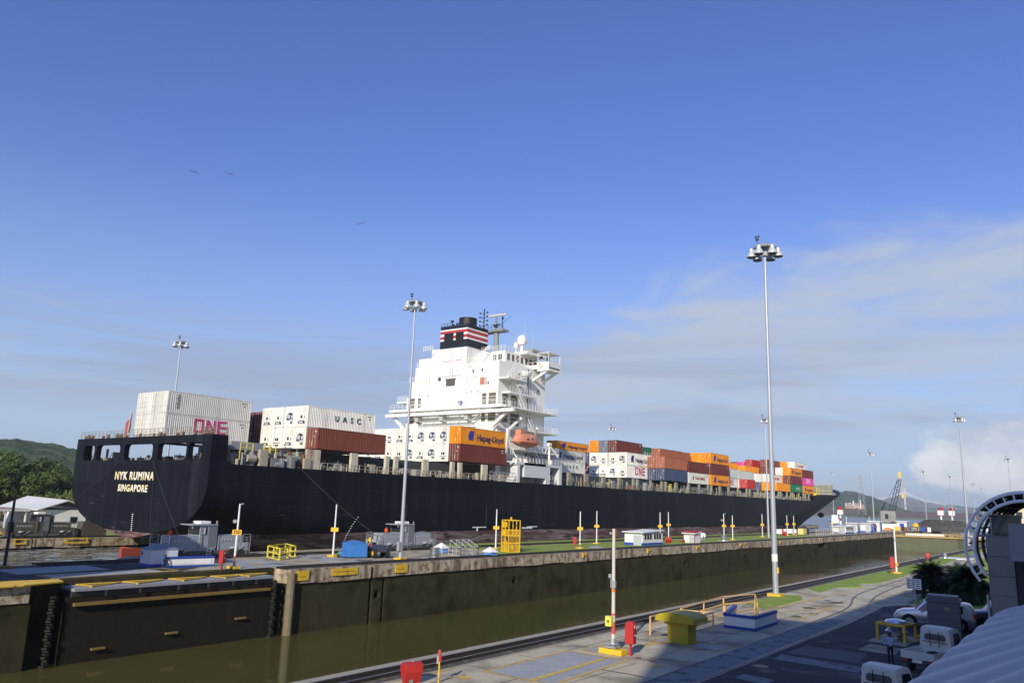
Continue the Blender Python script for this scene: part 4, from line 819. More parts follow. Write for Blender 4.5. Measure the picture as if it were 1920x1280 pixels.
# steel lines from the ship to the locomotives
for lab_, a, b_ in (('taut steel cable from the stern opening down left to the far quay locomotive', (-100.8, 51.0, 9.8), (-117.7, 49.6, .9)), ('taut steel cable from the stern opening down right to the shaded locomotive', (-93.0, 51.0, 9.8), (-73.0, 44.0, 1.3)), ('second steel cable beside the one falling right from the stern opening', (-92.6, 51.0, 9.8), (-76.3, 42.5, 1.3)), ('steel cable from the deck edge down to the grey locomotive by the tall mast', (SX0 + .05, 63.9, 9.4), (-71.3, 69.0, 1.4))):
    a = Vector(a); b_ = Vector(b_); mb = MB(); P = [a.lerp(b_, k / 8) - Vector((0, 0, 1.0 * math.sin(math.pi * k / 8) * .35)) for k in range(9)]; mb.path(P, .022, 5)
    tag(mb.build('tow_cable', mat('cable_grey', (.045, .045, .048), .6)), lab_, 'cable', 'tow cables holding the ship')
# superstructure pipes, seams, streaked details and a painted overhang shadow line
px_ = MB()
for x in (-92.1, -101.6, -96.8): px_.bar((x, AY - .06, 23), (x, AY - .06, 31 if x > -97 or x < -101 else 28), .06)
px_.box(-107.1, -84.95, AY - .05, AY - .005, 25.32, 25.38).box(-105.3, -84.95, AY - .04, AY - .005, 28.2, 28.24).box(-101.05, -92.45, AY - .29, AY - .25, 31.15, 31.2)  # lowest long strip draws the overhang's shadow as a grey line
for x in (-104, -102, -99.5, -96.6, -93.9, -91, -89.6): px_.box(x, x + .1, AY - .2, AY - .01, 25.5, 25.75)
px_.bar((-97.4, AY - .33, 28.6), (-97.4, AY - .33, 30.2), .07).bar((-95.6, AY - .33, 28.6), (-95.6, AY - .33, 30.2), .07).box(-98.1, -97.0, AY - .34, AY - .28, 28.6, 28.66).box(-95.8, -94.0, AY - .34, AY - .28, 28.7, 28.76)
sub(px_, 'pipes_and_shadow_line', mat('pipe_and_shadow_grey', (.42, .42, .39), .6), ab)
# ================================================================ containers
CW = 2.44
def corr_body(L, H):
    mb = MB(); hw = CW / 2; e = .12
    # corner posts and rails
    for sx in (-1, 1):
        for y in (0, L - .16): mb.box(sx * hw - (.16 if sx > 0 else 0), sx * hw + (.16 if sx < 0 else 0), y, y + .16, 0, H)
        mb.box(sx * hw - (.08 if sx > 0 else 0), sx * hw + (.08 if sx < 0 else 0), .16, L - .16, 0, .17); mb.box(sx * hw - (.08 if sx > 0 else 0), sx * hw + (.08 if sx < 0 else 0), .16, L - .16, H - .12, H)
    mb.box(-hw + .16, hw - .16, L - .05, L, 0, H); mb.box(-hw + .08, hw - .08, .05, L - .05, .12, .2); mb.box(-hw + .08, hw - .08, .05, L - .05, H - .10, H - .04)
    for y in (.02, L - .1): mb.box(-hw + .16, hw - .16, y, y + .08, H - .13, H); mb.box(-hw + .16, hw - .16, y, y + .08, 0, .16)
    n = int((L - .32) / .278)
    for sx in (-1, 1):
        pr = []; p = (L - .32) / n
        for k in range(n): y = .16 + k * p; pr += [(y, .008), (y + p * .27, .008), (y + p * .5, .045), (y + p * .77, .045)]
        pr.append((.16 + n * p, .008)); vs = []
        for y, d in pr:
            x = sx * (hw - d); vs += [(x, y, .17), (x, y, H - .12)]
        mb.add(vs, [(2 * k, 2 * k + 2, 2 * k + 3, 2 * k + 1) for k in range(len(pr) - 1)])
    return mb
H0 = 2.80
BODY = {'40': corr_body(12.19, H0).mesh('container_body', offwhite), '20': corr_body(6.06, H0).mesh('container_body', offwhite)}
dr = MB(); dr.box(-.545, .545, -.01, .05, .14, H0 - .13)
for z in (.5, 1.1, 1.7, 2.3): dr.box(-.50, .50, -.03, -.01, z - .14, z + .14)
DOOR = dr.mesh('door', offwhite)
lb_ = MB()
for x in (-.33, .22): lb_.box(x - .022, x + .022, -.075, -.035, .08, H0 - .08).box(x - .05, x + .16, -.08, -.04, 1.0, 1.05)
LOCK = lb_.mesh('locking_bar', offwhite)
mk = MB().box(.06, .20, -.04, -.034, 2.22, 2.42).box(.28, .46, -.04, -.034, 2.30, 2.36).box(.28, .46, -.04, -.034, 2.12, 2.17).box(-.12, .1, -.04, -.034, 1.68, 1.73).box(-.12, .05, -.04, -.034, 1.55, 1.60).box(-.46, -.40, -.04, -.034, .4, 1.0); MARK = mk.mesh('door_marking', wall)
rf = MB().box(-1.06, 1.06, -.01, .06, .14, H0 - .12); REEF = rf.mesh('reefer_panel', wall)
ra_ = MB(); ra_.lathe((0, 0, 0), [(.01, 0), (.62, 0)], 18)
def reefer_unit(kind):
    m = MB()
    if kind == 0: # arched dark condenser opening
        pts = [(-.72, .95), (.72, .95), (.72, 1.45), (.52, 1.82), (.2, 1.98), (-.2, 1.98), (-.52, 1.82), (-.72, 1.45)]
        n = len(pts); vs = [(x, -.035, z) for x, z in pts] + [(x, .0, z) for x, z in pts]
        m.add(vs, [tuple(range(n))] + [(i, (i + 1) % n, n + (i + 1) % n, n + i) for i in range(n)])
        m.mi = 1; m.box(.28, .72, -.07, -.03, 1.2, 1.62); m.box(-.05, .72, -.06, -.035, .78, 1.1); m.tube((-.25, -.055, 1.45), (-.25, -.03, 1.45), .3, n=14)
        m.mi = 0; m.box(.1, .65, -.03, -.012, .5, .72)
    elif kind == 1:
        m.box(-.25, .12, -.03, -.011, 1.15, 1.55).box(.5, .62, -.03, -.011, 1.15, 1.45).box(-.75, .75, -.03, -.011, .45, .62).box(-.6, .6, -.035, -.012, .62, .85)
        m.mi = 1; m.box(-.45, .3, -.05, -.035, .5, .75); m.mi = 2; m.bar((-.9, -.02, 2.6), (-.3, -.02, 1.9), .03).bar((.9, -.02, 2.6), (.3, -.02, 1.9), .03)
    else:
        m.box(-.35, -.05, -.03, -.011, 1.1, 1.45).box(.05, .4, -.03, -.011, 1.05, 1.5).box(-.8, .8, -.03, -.011, .75, .85).box(-.3, .5, -.03, -.011, .35, .6)
        m.mi = 2; m.bar((-1.0, -.02, 2.5), (-.1, -.02, 1.8), .03).bar((1.0, -.02, 2.5), (.1, -.02, 1.8), .03)
    return m
runit = [mat('condenser_navy', (.035, .045, .09), .5, var=.5, vs=6), mat('unit_light', (.5, .5, .5), .5), mat('unit_line', (.45, .44, .4), .6)]
RU = [reefer_unit(k).mesh('cooling_unit', runit) for k in range(3)]
CCOL = {}
for n_, c_, r_ in (('white', (.65, .645, .59), 0), ('reefer', (.79, .77, .69), 0), ('maroon', (.145, .032, .026), 0), ('brown', (.34, .11, .055), 0), ('rust', (.20, .055, .032), 0), ('orange', (.74, .27, .012), 0), ('navy', (.045, .065, .13), 0), ('red', (.42, .03, .03), 0), ('green', (.02, .16, .07), 0), ('pink', (.72, .06, .33), 0), ('bluec', (.05, .12, .36), 0), ('pale', (.45, .48, .46), 0), ('steelblue', (.13, .16, .22), 0)):
    CCOL[n_] = mat('container_' + n_, c_, .55, var=.2, vs=.5, rand=.12, streak=(1.3, .54, .74, tuple(.5 * x + .09 * k for x, k in zip(c_, (1, .6, .4))), .75), spec=.3)
whitebar = mat('bar_light', (.42, .38, .34), .6)
magenta = mat('magenta_lettering', (.55, .02, .16), .6); dgreen = mat('green_lettering', (.02, .10, .06), .6); dblue = mat('blue_lettering', (.02, .03, .11), .6); purple = mat('blue_emblem', (.03, .035, .33), .6); wlet = mat('white_lettering', (.75, .75, .72), .6); rlet = mat('red_lettering', (.45, .03, .05), .6); greylet = mat('grey_lettering', (.22, .23, .22), .6)
CNT = {'n': 0}
LOOK = dict(white='white', reefer='white refrigerated', maroon='maroon', brown='salmon brown', rust='rusty red', orange='orange', navy='dark blue', red='bright red', green='green', pink='pink', bluec='blue', pale='pale grey', steelblue='steel blue')
MESHTXT = {}
def ctext(t, size, m, root, y, z, sx=1, bold=.012, face='+X', space=1.0):
    k = (t, size, m.name, face, space)
    if k not in MESHTXT:
        o = text_mesh(t, size, m, (CW / 2 + .03, y, z), face, root, .012, sx, bold, 'lettering', space); MESHTXT[k] = o
    else:
        s = MESHTXT[k]; o = s.copy(); COL.objects.link(o); o.parent = root; o.location = (CW / 2 + .03, y, z); o.scale = (sx, 1, 1)
    return o
def emblem(root, y, z, s, m):
    mb = MB(); X = CW / 2 + .015
    for dy in (0, .62):
        q = [(y + dy * s, z - .75 * s), (y + dy * s + .42 * s, z - .75 * s), (y + dy * s + .42 * s, z - .1 * s), (y + dy * s + .62 * s, z + .75 * s), (y + dy * s + .2 * s, z + .75 * s), (y + dy * s, z + .3 * s), (y + dy * s - .22 * s, z - .1 * s)]
        n = len(q); mb.add([(X, a, b_) for a, b_ in q] + [(X + .03, a, b_) for a, b_ in q], [tuple(range(n)), tuple(range(n, 2 * n))[::-1]] + [(i, (i + 1) % n, n + (i + 1) % n, n + i) for i in range(n)])
    mb.build('emblem', m, root)
def container(x, y, ztop, h, col, label, text=None, L='40', tri=0, end=None, group='shipping containers stacked on the ship'):
    """x = outboard (+X) face, y = aft end, ztop = top"""
    i = CNT['n']; CNT['n'] += 1
    root = tag(empty('shipping_container', (x - CW / 2, y, ztop - h)), label, 'container', group); root.scale = (1, 1, h / (H0 + .02)); root['c'] = 1
    del root['c']
    cm = CCOL[col]
    def inst(me, name, m=None, loc=(0, 0, 0), par=root):
        o = bpy.data.objects.new(name, me); COL.objects.link(o); o.parent = par; o.location = loc
        if m:
            for s_ in o.material_slots: s_.link = 'OBJECT'
            o.material_slots[0].material = m
        return o
    inst(BODY[L], 'container_body', cm)
    if end is None: end = 'reefer' if col == 'reefer' else 'door'
    if end == 'reefer':
        p = inst(REEF, 'reefer_panel', CCOL['reefer']); inst(RU[tri % 3], 'cooling_unit', None, (0, 0, 0), p)
    else:
        for s_, sx in ((-1, 1), (1, -1)):
            d = inst(DOOR, 'door', cm, (s_ * .55, 0, 0)); inst(LOCK, 'locking_bar', whitebar if col in ('maroon', 'rust', 'red', 'navy', 'steelblue', 'brown', 'green', 'bluec') else cm, (0, 0, 0), d)
            if s_ == 1 and col != 'white': inst(MARK, 'door_marking', None, (0, 0, 0), d)
    YL = 12.19 if L == '40' else 6.06
    if text == 'HL' or text == 'HLw':
        emblem(root, 2.0, 1.5, 1.0, purple if text == 'HL' else dblue); o = ctext('Hapag-Lloyd', 1.45, dblue, root, 7.6, 1.25, 1.0, .012)
        w_ = max(v_.co.x for v_ in o.data.vertices) * 2; o.scale = (7.1 / w_, 1, 1)
    elif text in ('ONE', 'ONEp'):
        q = MB(); X0, X1 = CW / 2 + .012, CW / 2 + .03; b0, hh, ww, st_ = 3.95, 1.75, 1.28, .27; z0 = .75
        q.box(X0, X1, b0, b0 + ww, z0, z0 + st_).box(X0, X1, b0, b0 + ww, z0 + hh - st_, z0 + hh).box(X0, X1, b0, b0 + st_, z0 + st_, z0 + hh - st_).box(X0, X1, b0 + ww - st_, b0 + ww, z0 + st_, z0 + hh - st_)
        n0 = b0 + 1.75; q.box(X0, X1, n0, n0 + st_, z0, z0 + hh).box(X0, X1, n0 + ww - st_, n0 + ww, z0, z0 + hh).add([(X0, n0 + st_, z0 + hh), (X0, n0 + st_, z0 + hh - .55), (X0, n0 + ww - st_, z0), (X0, n0 + ww - st_, z0 + .55), (X1, n0 + st_, z0 + hh), (X1, n0 + st_, z0 + hh - .55), (X1, n0 + ww - st_, z0), (X1, n0 + ww - st_, z0 + .55)], [(0, 1, 2, 3), (7, 6, 5, 4), (0, 3, 7, 4), (1, 5, 6, 2)])
        e0 = b0 + 3.4; q.box(X0, X1, e0, e0 + st_, z0, z0 + hh)
        for zz in (z0, z0 + hh / 2 - st_ / 2, z0 + hh - st_): q.box(X0, X1, e0 + st_, e0 + ww, zz, zz + st_)
        q.build('lettering', magenta if text == 'ONE' else wlet, root)
    elif text == 'UASC': ctext('UASC', 1.05, dgreen, root, 7.0, 1.5, 1.05, .025, '+X', 2.2)
    elif text == 'UASCg': ctext('UASC', 1.05, wlet, root, 7.4, 1.3, 1.05, .02, '+X', 2.0)
    elif text == 'EVER': ctext('UASC', 1.3, wlet, root, 7.4, 1.3, 1.05, .02, '+X', 1.5)
    elif text == 'YM':
        MB().box(CW / 2 + .015, CW / 2 + .03, 2.3, 2.8, 1.0, 2.0).build('emblem', dblue, root); ctext('YANG MING', 1.05, rlet, root, 6.7, 1.4, 1.0, .012)
    elif text == 'TRITON': ctext('TRITON', .55, greylet, root, 1.35, 1.6, .9, .01, '+Xv', 1.0)
    if text in ('TRITON', 'ONE', 'UASC') or col in ('maroon', 'reefer', 'white'):
        MB().box(CW / 2 + .012, CW / 2 + .02, YL - 1.6, YL - .8, 2.3, 2.4).box(CW / 2 + .012, CW / 2 + .02, YL - 1.3, YL - 1.0, 1.9, 2.05).build('size_code', greylet if col not in ('maroon',) else wlet, root)
    return root
ORD = ['outermost', 'second', 'third', 'fourth', 'fifth', 'sixth', 'seventh', 'eighth', 'ninth', 'tenth', 'eleventh', 'twelfth', 'thirteenth']
TIER = ['bottom', 'second', 'third', 'top']
def lab(col, bay, c, t, ntier, extra=''):
    tn = 'top' if t == ntier - 1 else TIER[t]
    return ('%s container%s, %s tier, %s column, %s' % (LOOK[col], extra, tn, ORD[c], bay)).replace('refrigerated container', 'reefer')
# bay A: stern, centreline stack of three
zA = [12.95 + 2.86, 18.67]
for c in range(3):
    for t in range(2):
        near = 'with magenta ONE' if (c == 0 and t == 0) else ('with vertical grey letters' if c == 0 else '')
        container(-93.89 - 2.5 * c, 52.53, zA[t], 2.85, 'white', ('white container %s, %s tier, %s column of the stern stack' % (near, ['lower', 'upper'][t], ['near', 'middle', 'far'][c])).replace('  ', ' '), {(0, 0): 'ONE', (0, 1): 'TRITON'}.get((c, t)))
# bay B
bn_ = 'stack just forward of the stern stack'
tv = [[0, 1, 2, 1], [1, 0, 1, 1]]
for c in range(4):
    for t in range(2):
        z = 17.99 if t else 15.12
        container(-84.4 - 2.5 * c, 66.96, z, 2.85, 'reefer', lab('reefer', bn_, c + 1, t, 2), 'UASC' if (c == 0 and t == 1) else None, tri=tv[t][c], end='reefer')
container(-81.91, 66.9, 14.97, 2.77, 'rust', 'rusty red corrugated container, single, at the hull side in front of the lettered white one', None)
for c in (4, 5, 6, 7):
    for t in range(2): container(-84.4 - 2.5 * c, 67.5, 17.6 if t else 15.0, 2.7, 'maroon', lab('maroon', bn_, c + 1, t, 2))
# bay C
bn_ = 'bay just behind the white superstructure'
kinds = [[None] * 12, [None] * 12]
uk = [[2, 0, 1, 0, 2, 1, 1, 2, 1, 2, 1], [0, 0, 0, 1, 1, 2, 1, 0, 2, 1, 1]]
container(-82.16, 95.74, 17.87, 2.8, 'orange', 'orange container with dark blue letters, above the maroon one, just behind the superstructure', 'HL')
container(-82.16, 95.74, 15.06, 2.8, 'maroon', 'maroon container directly under the lettered orange one, just behind the superstructure', None)
for c in range(1, 12):
    for t in range(2): container(-82.16 - 2.5 * c, 95.74, 17.87 if t else 15.06, 2.8, 'reefer', lab('reefer', bn_, c, t, 2), None, tri=uk[t][c - 1], end='reefer')
# bay G: just forward of the superstructure
bn_ = 'bay just ahead of the superstructure'
container(-87.0, 129.3, 14.5, 2.25, 'white', 'white container with green letters beside the side house, bottom tier', 'UASC')
container(-87.0, 129.3, 16.75, 2.25, 'white', 'white container with dark blue letters under the shaded orange one', 'HLw')
container(-87.0, 130.7, 18.4, 1.65 + .95, 'orange', 'half shaded orange container just forward of the lifeboat', 'HL') if False else container(-87.0, 130.7, 18.45, 1.7, 'orange', 'half shaded orange container just forward of the lifeboat', 'HL')
for c in (1, 2, 3): container(-87.0 - 2.5 * c, 129.3, 16.7, 2.3, 'brown', lab('brown', bn_, c + 1, 1, 2)); container(-87.0 - 2.5 * c, 129.3, 14.4, 2.3, 'navy', lab('navy', bn_, c + 1, 0, 2))
# bay D
bn_ = 'bay with the paired blue and red tops'
for c in range(4):
    container(-86.7 - 2.5 * c, 159.06, 15.15, 2.83, 'reefer', lab('reefer', 'second bay ahead of the superstructure', c + 1, 0, 3, ' with magenta ONE' if c == 0 else ''), 'ONE' if c == 0 else None, tri=[2, 0, 1, 1][c])
    container(-86.7 - 2.5 * c, 159.06, 18.0, 2.83, 'reefer', lab('reefer', 'second bay ahead of the superstructure', c + 1, 1, 3, ' with dark letters' if c == 0 else ''), 'HLw' if c == 0 else None, tri=[0, 2, 2, 0][c])
for c, k in ((4, ('rust', 'navy')), (5, ('rust', 'navy'))):
    for t in range(2): container(-86.7 - 2.5 * c, 159.06, 18.0 if t else 15.15, 2.8, k[t], lab(k[t], 'second bay ahead of the superstructure', c + 1, t, 3))
for c, k in ((1, 'maroon'), (2, 'steelblue'), (3, 'orange')):
    container(-86.7 - 2.5 * c, 159.06, 20.8, 2.75, k, lab(k, 'second bay ahead of the superstructure', c + 1, 2, 3))
FB = 'third bay ahead of the superstructure'
container(-82.0, 168.7, 17.6, 2.72, 'brown', lab('brown', FB, 0, 1, 2)); container(-82.0, 168.7, 14.85, 2.72, 'navy', lab('navy', FB, 0, 0, 2))
container(-84.5, 168.9, 17.6, 2.72, 'brown', lab('brown', FB, 1, 1, 2), tri=1); container(-84.5, 168.9, 14.85, 2.72, 'navy', lab('navy', FB, 1, 0, 2))
for c in (2, 3, 4, 5):
    for t in range(3):
        k = {(2, 2): 'brown', (4, 2): 'green', (3, 2): 'brown'}.get((c, t), ['rust', 'maroon', 'navy', 'rust'][(c + t) % 4])
        if c == 3 and t == 2: continue
        container(-82 - 2.5 * c, 172.4 if c > 2 else 176.6 if t == 2 else 173.0, [14.7, 17.4, 20.1 + (.5 if c == 4 else 0)][t], 2.68 + (.4 if (c == 4 and t == 2) else 0), k, lab(k, FB, c, t, 3, ' with white letters' if k == 'green' else ''), 'UASCg' if k == 'green' else None)
# forward bays
def z_of(t, h=2.7): return 11.95 + h * (t + 1)
def bayfill(Y, spec, name, h=2.7, nt=None):
    for c, tiers in spec.items():
        for t, k in enumerate(tiers):
            if k is None: continue
            tx = None; kk = k; L = '40'; ex = ''
            if ':' in k: kk, tx = k.split(':')
            if tx == '20': tx = None; L = '20'
            if tx: ex = {'HL': ' with blue emblem', 'ONE': ' with magenta ONE', 'ONEp': ' with white ONE', 'YM': ' with red letters', 'EVER': ' with white letters', 'UASC': ' with green letters'}[tx]
            if L == '20': ex = ', half length'
            container(-82.1 - 2.5 * c, Y, z_of(t, h), h - .03, kk, lab(kk, name, c, t, len(tiers), ex), tx, L=L, tri=(c + t), end='reefer' if kk == 'reefer' else None)
bayfill(182.0, {0: ['white:YM', 'maroon'], 1: ['maroon', 'rust'], 2: ['rust', 'brown', 'brown'], 3: ['navy', 'rust', 'brown']}, 'fourth bay ahead of the superstructure')
bayfill(195.8, {0: ['orange:HL', 'maroon', 'orange:HL'], 1: ['maroon', 'reefer', 'orange'], 2: ['navy', 'maroon', 'orange'], 3: ['navy', 'brown', 'red'], 4: ['rust', 'maroon', None]}, 'fifth bay ahead of the superstructure', 2.78)
bayfill(208.9, {1: ['white:ONE', 'pale'], 2: ['rust', 'maroon'], 3: ['rust', 'orange']}, 'sixth bay ahead of the superstructure', 2.6)
bayfill(221.7, {0: ['red:20'], 1: ['reefer', 'pale'], 2: ['white', 'maroon'], 3: ['rust', 'maroon', 'orange']}, 'seventh bay ahead of the superstructure', 2.55)
bayfill(247.0, {0: ['orange'], 1: ['orange', 'white:YM'], 2: ['navy', 'white'], 3: ['maroon', 'maroon'], 4: ['maroon', 'orange', 'orange']}, 'eighth bay ahead of the superstructure', 2.6)
bayfill(260.3, {0: ['green:EVER', 'maroon', 'orange:HL'], 1: ['green', 'orange', 'white'], 2: ['orange', 'orange', 'maroon'], 3: ['orange', 'white', 'maroon', 'rust'], 4: ['rust', 'maroon', 'maroon'], 5: ['rust', 'maroon', 'orange', 'red'], 6: ['rust', 'maroon', 'orange']}, 'second bay back from the bow', 2.62)
bayfill(273.0, {0: ['orange:HL', 'pink:ONEp', 'maroon'], 1: ['maroon', 'maroon', 'navy', 'white:YM'], 2: ['navy', 'white', 'orange', 'orange'], 3: ['rust', 'maroon', 'white', 'bluec'], 4: ['rust', 'navy', 'orange', 'maroon'], 6: ['rust', 'maroon', 'orange', 'bluec'], 7: ['rust', 'maroon', 'orange', 'maroon'], 8: ['rust', 'maroon', 'orange', 'pink'], 9: ['rust', 'maroon', 'navy', 'maroon']}, 'bay nearest the bow', 2.62)
container(-88.0, 305.9, 14.3, 2.4, 'maroon', 'short maroon container standing alone on the forecastle by the breakwater', None, L='20')
# ================================================================ near and island objects
def lamp_mast(x, y, h, label, r0=.24, r1=.10, base=0.0, detail=True, cabinet=False, hs=1.0, rz=0.0):
    t = tag(empty('lamp_mast', (x, y, base), rz), label, 'lamp mast', 'tall floodlight masts around the locks')
    n = 16 if detail else 8
    MB().tube((0, 0, 0), (0, 0, h), r0, r1, n=n).build('mast_pole', galv, t, smooth=True)
    MB().cb((0, 0, .1), (1.0, 1.0, .2)).build('base_plate', yellow, t) if detail else None
    hd = MB(); hd.tube((0, 0, h - .5), (0, 0, h + .35), .28 * hs, n=10).lathe((0, 0, h + .15), [(.9 * hs, 0), (.95 * hs, .12), (.5 * hs, .35)], 12)
    K = 6 if detail else 5
    for k in range(K): a = k * 2 * math.pi / K + .4; hd.bar((0, 0, h), (1.0 * hs * math.cos(a), 1.0 * hs * math.sin(a), h + .05), .09)
    hd.build('lamp_ring', galv, t)
    for k in range(K):
        a = k * 2 * math.pi / K + .4; cx, cy = 1.05 * hs * math.cos(a), 1.05 * hs * math.sin(a)
        d = MB().lathe((cx, cy, h - .55), [(.40 * hs, 0), (.38 * hs, .12), (.28 * hs, .34), (.18 * hs, .45), (.18 * hs, .7), (.1 * hs, .75)], 12).build('floodlight', floodm, t, smooth=True)
        if detail: MB().lathe((cx, cy, h - .6), [(.34 * hs, 0), (.40 * hs, .06)], 12).build('lens', mat('lens_grey', (.12, .12, .12), .2), d)
    MB().tube((-.6 * hs, 0, h + .1), (-.6 * hs, 0, h + 1.3), .03, n=5).cb((-.6, 0, h + 1.05), (.24, .16, .16)).cb((-.72, 0, h + 1.3), (.12, .12, .14)).cb((-.48, 0, h + 1.32), (.12, .12, .14)).build('wind_gauge', darksteel, t)
    if cabinet: MB().cb((.05, -.38, 1.35), (.32, .3, .9)).build('cabinet', galv, t)
    return t
lamp_mast(-60.1, 61.2, 27.5, 'tall grey floodlight mast on the island in front of the white superstructure', cabinet=True, r0=.21, r1=.085)
mB = lamp_mast(-20.92, 61.78, 27.35, 'thickest floodlight mast on the near lawn, right of photo centre', r0=.22, r1=.085)
MB().tube((0, 0, 2.55), (0, 0, 3.1), .225, n=16).build('collar', wall, mB); MB().cb((.25, -.08, 1.9), (.12, .12, .45)).build('cabinet', yellow, mB)
lamp_mast(-112.5 - 8, 68.5, 30.7, 'floodlight mast rising behind the white stern containers', base=-.7)
lamp_mast(-123, 216, 30.3, 'faint floodlight mast peeking above the red topped container stack', base=-.7, detail=False)
lamp_mast(-62.5, 181.0, 26.6, 'slim floodlight mast just left of the thickest mast', detail=False, r0=.26)
lamp_mast(-66, 298, 26.6, 'floodlight mast beyond the bow, taller one over the booths', detail=False)
lamp_mast(-125, 470, 27.6, 'floodlight mast right beside the bow of the ship', detail=False, base=-.7)
lamp_mast(-72, 433, 26.6, 'thin floodlight mast above the closed far gates', detail=False)
lamp_mast(-69, 493, 26.6, 'very thin distant mast with a small lamp head between two others', detail=False)
lamp_mast(-24.2, 191, 26.6, 'floodlight mast rising left of the steel arch, second tallest on the right', detail=False, r0=.28)
lamp_mast(-28, 335, 26.6, 'distant mast against the white cloud, above the steel arch', detail=False)
lamp_mast(-72, 609, 26.6, 'farthest left of the two tiny masts by the arch', detail=False); lamp_mast(-79, 715, 26.6, 'farthest right of the two tiny masts by the arch', detail=False)
# white marker poles
def marker_pole(x, y, h, label, sign=2.8, num=None, red_=False, box=None, base=True, cam_=False, s=1.0, signdy=0):
    t = tag(empty('marker_pole', (x, y, 0)), label, 'marker pole', 'white marker poles with yellow plates')
    MB().tube((0, 0, 0), (0, 0, h), .10 * s, .07 * s, n=10).build('pole', wall, t)
    if base: MB().cb((0, 0, .09), (1.0, .7, .18)).build('pole_base', yellow, t)
    if sign:
        p = MB().cb((0, -.07, sign), (.80, .05, .42)).build('number_plate', mat('plate_yellow', (.80, .44, .02), .5), t)
        if num: text_mesh(num, .42, black, (0, -.10, sign), '-Y', p, .005, 1.0, .01)
        q = mathutils_rot(p, -R_(35))
    if red_: MB().tube((0, 0, .25), (0, 0, .55), .10, n=10).tube((0, 0, .85), (0, 0, 1.05), .10, n=10).build('red_band', redfade, t)
    if cam_: MB().cb((-.35, 0, 3.9), (.4, .3, .28)).bar((-.2, 0, 3.9), (0, 0, 3.9), .05).bar((0, 0, h - .1), (.4, 0, h - .02), .04).cb((.4, 0, h), (.12, .12, .12)).build('camera_unit', galv, t)
    return t
def mathutils_rot(p, a): p.rotation_euler = (0, 0, -a); return p
marker_pole(-60.3, 41.4, 5.4, 'white marker pole with the plate reading 350 beside the left locomotive', 3.0, '350', True, cam_=True)
marker_pole(-66.3, 57.4, 5.4, 'white marker pole with yellow plate between the yellow barrier and blue container')
marker_pole(-66, 85, 5.2, 'white marker pole with yellow plate just left of the tall yellow cage')
marker_pole(-61.3, 98.6, 5.2, 'white marker pole with red band beside the red post on the lawn', red_=True)
marker_pole(-67.1, 113, 5.2, 'white marker pole on the lawn between the round cover and the windowed hut', base=True)
marker_pole(-64.8, 131.2, 5.2, 'white marker pole with yellow plate and small camera right of the windowed hut', cam_=False)
marker_pole(-69, 143.3, 5.2, 'white marker pole above the red hood on the lawn')
marker_pole(-62.8, 155.7, 5.2, 'grey topped marker pole above the silver vent', cam_=True); marker_pole(-61.9, 158, 4.9, 'thinner marker pole right beside the silver vent')
marker_pole(-64.6, 183, 5.2, 'white marker pole just left of the slim mast')
marker_pole(-66, 205, 5.0, 'white marker pole by the far red cabinet below the bow'); marker_pole(-66.5, 212, 4.9, 'white marker pole with yellow cabinet below the bow')
marker_pole(-66, 246, 4.9, 'marker pole left of the low white hut beyond the bow'); marker_pole(-66, 262, 4.9, 'marker pole just over the low white hut beyond the bow'); marker_pole(-68, 300, 4.9, 'marker pole between the two blue doored booths')
npo = tag(empty('marker_pole', (-18.1, 32.0, 0)), 'tall white and red striped pole on a yellow block beside the near tow track', 'marker pole')
MB().tube((0, 0, .2), (0, 0, 5.35), .088, .07, n=14).build('pole', mat('pole_cream', (.58, .56, .48), .6, var=.15, vs=4), npo, smooth=True)
MB().cb((0, 0, .12), (1.15, .6, .24)).build('pole_base', yellow, npo, bevel=.03)
MB().cb((0, 0, .30), (.5, .5, .05)).cb((0, 0, .42), (.42, .42, .03)).build('flange', galv, npo)
MB().tube((0, 0, .85), (0, 0, 1.35), .092, n=14).tube((0, 0, 1.62), (0, 0, 1.70), .092, n=14).build('red_band', redfade, npo); MB().tube((0, 0, 2.62), (0, 0, 2.74), .09, n=14).build('orange_band', orange, npo)
MB().cb((-.11, -.16, 1.38), (.30, .22, .42)).build('switch_box', mat('lime_yellow', (.70, .66, .10), .5), npo); MB().cb((-.11, -.275, 1.38), (.08, .01, .1)).build('dial', black, npo)
MB().tube((-.05, -.14, 2.8), (-.05, -.14, 3.35), .03, n=6).cb((-.08, -.15, 3.3), (.12, .12, .16)).cb((.1, -.1, 2.95), (.14, .1, .3)).cb((.1, -.1, .6), (.1, .1, .12)).cb((-.1, -.1, 5.15), (.08, .06, .1)).build('clamp_fittings', galv, npo)
MB().tube((.1, 0, 5.0), (.1, 0, 5.35), .04, n=6).build('top_bracket', rustc, npo)
pr_ = marker_pole(-19.3, 96.2, 5.0, 'white pole with small box on the near lawn above the water glint', sign=None); MB().cb((.1, -.1, 3.6), (.15, .15, .3)).build('switch_box', galv, pr_)
MB().cb((.1, -.1, 1.0), (.25, .2, .3)).build('junction_box', yellow, pr_)
bp = tag(empty('marker_pole', (-69.6, 27.2, 0)), 'pole coloured dark for shade at the far left edge of the island', 'marker pole')
MB().tube((0, 0, 0), (0, 0, 5.3), .13, .10, n=8).build('pole', darksteel, bp); MB().cb((0, 0, 3.3), (.7, .2, .4)).cb((.1, 0, 3.0), (.35, .3, .5)).build('clamp_fittings', black, bp); MB().cb((0, 0, .08), (1.2, .8, .16)).build('pole_base', mat('brown_base', (.3, .2, .05), .8), bp)  # pole and clamps coloured dark to stand in for the control house shade
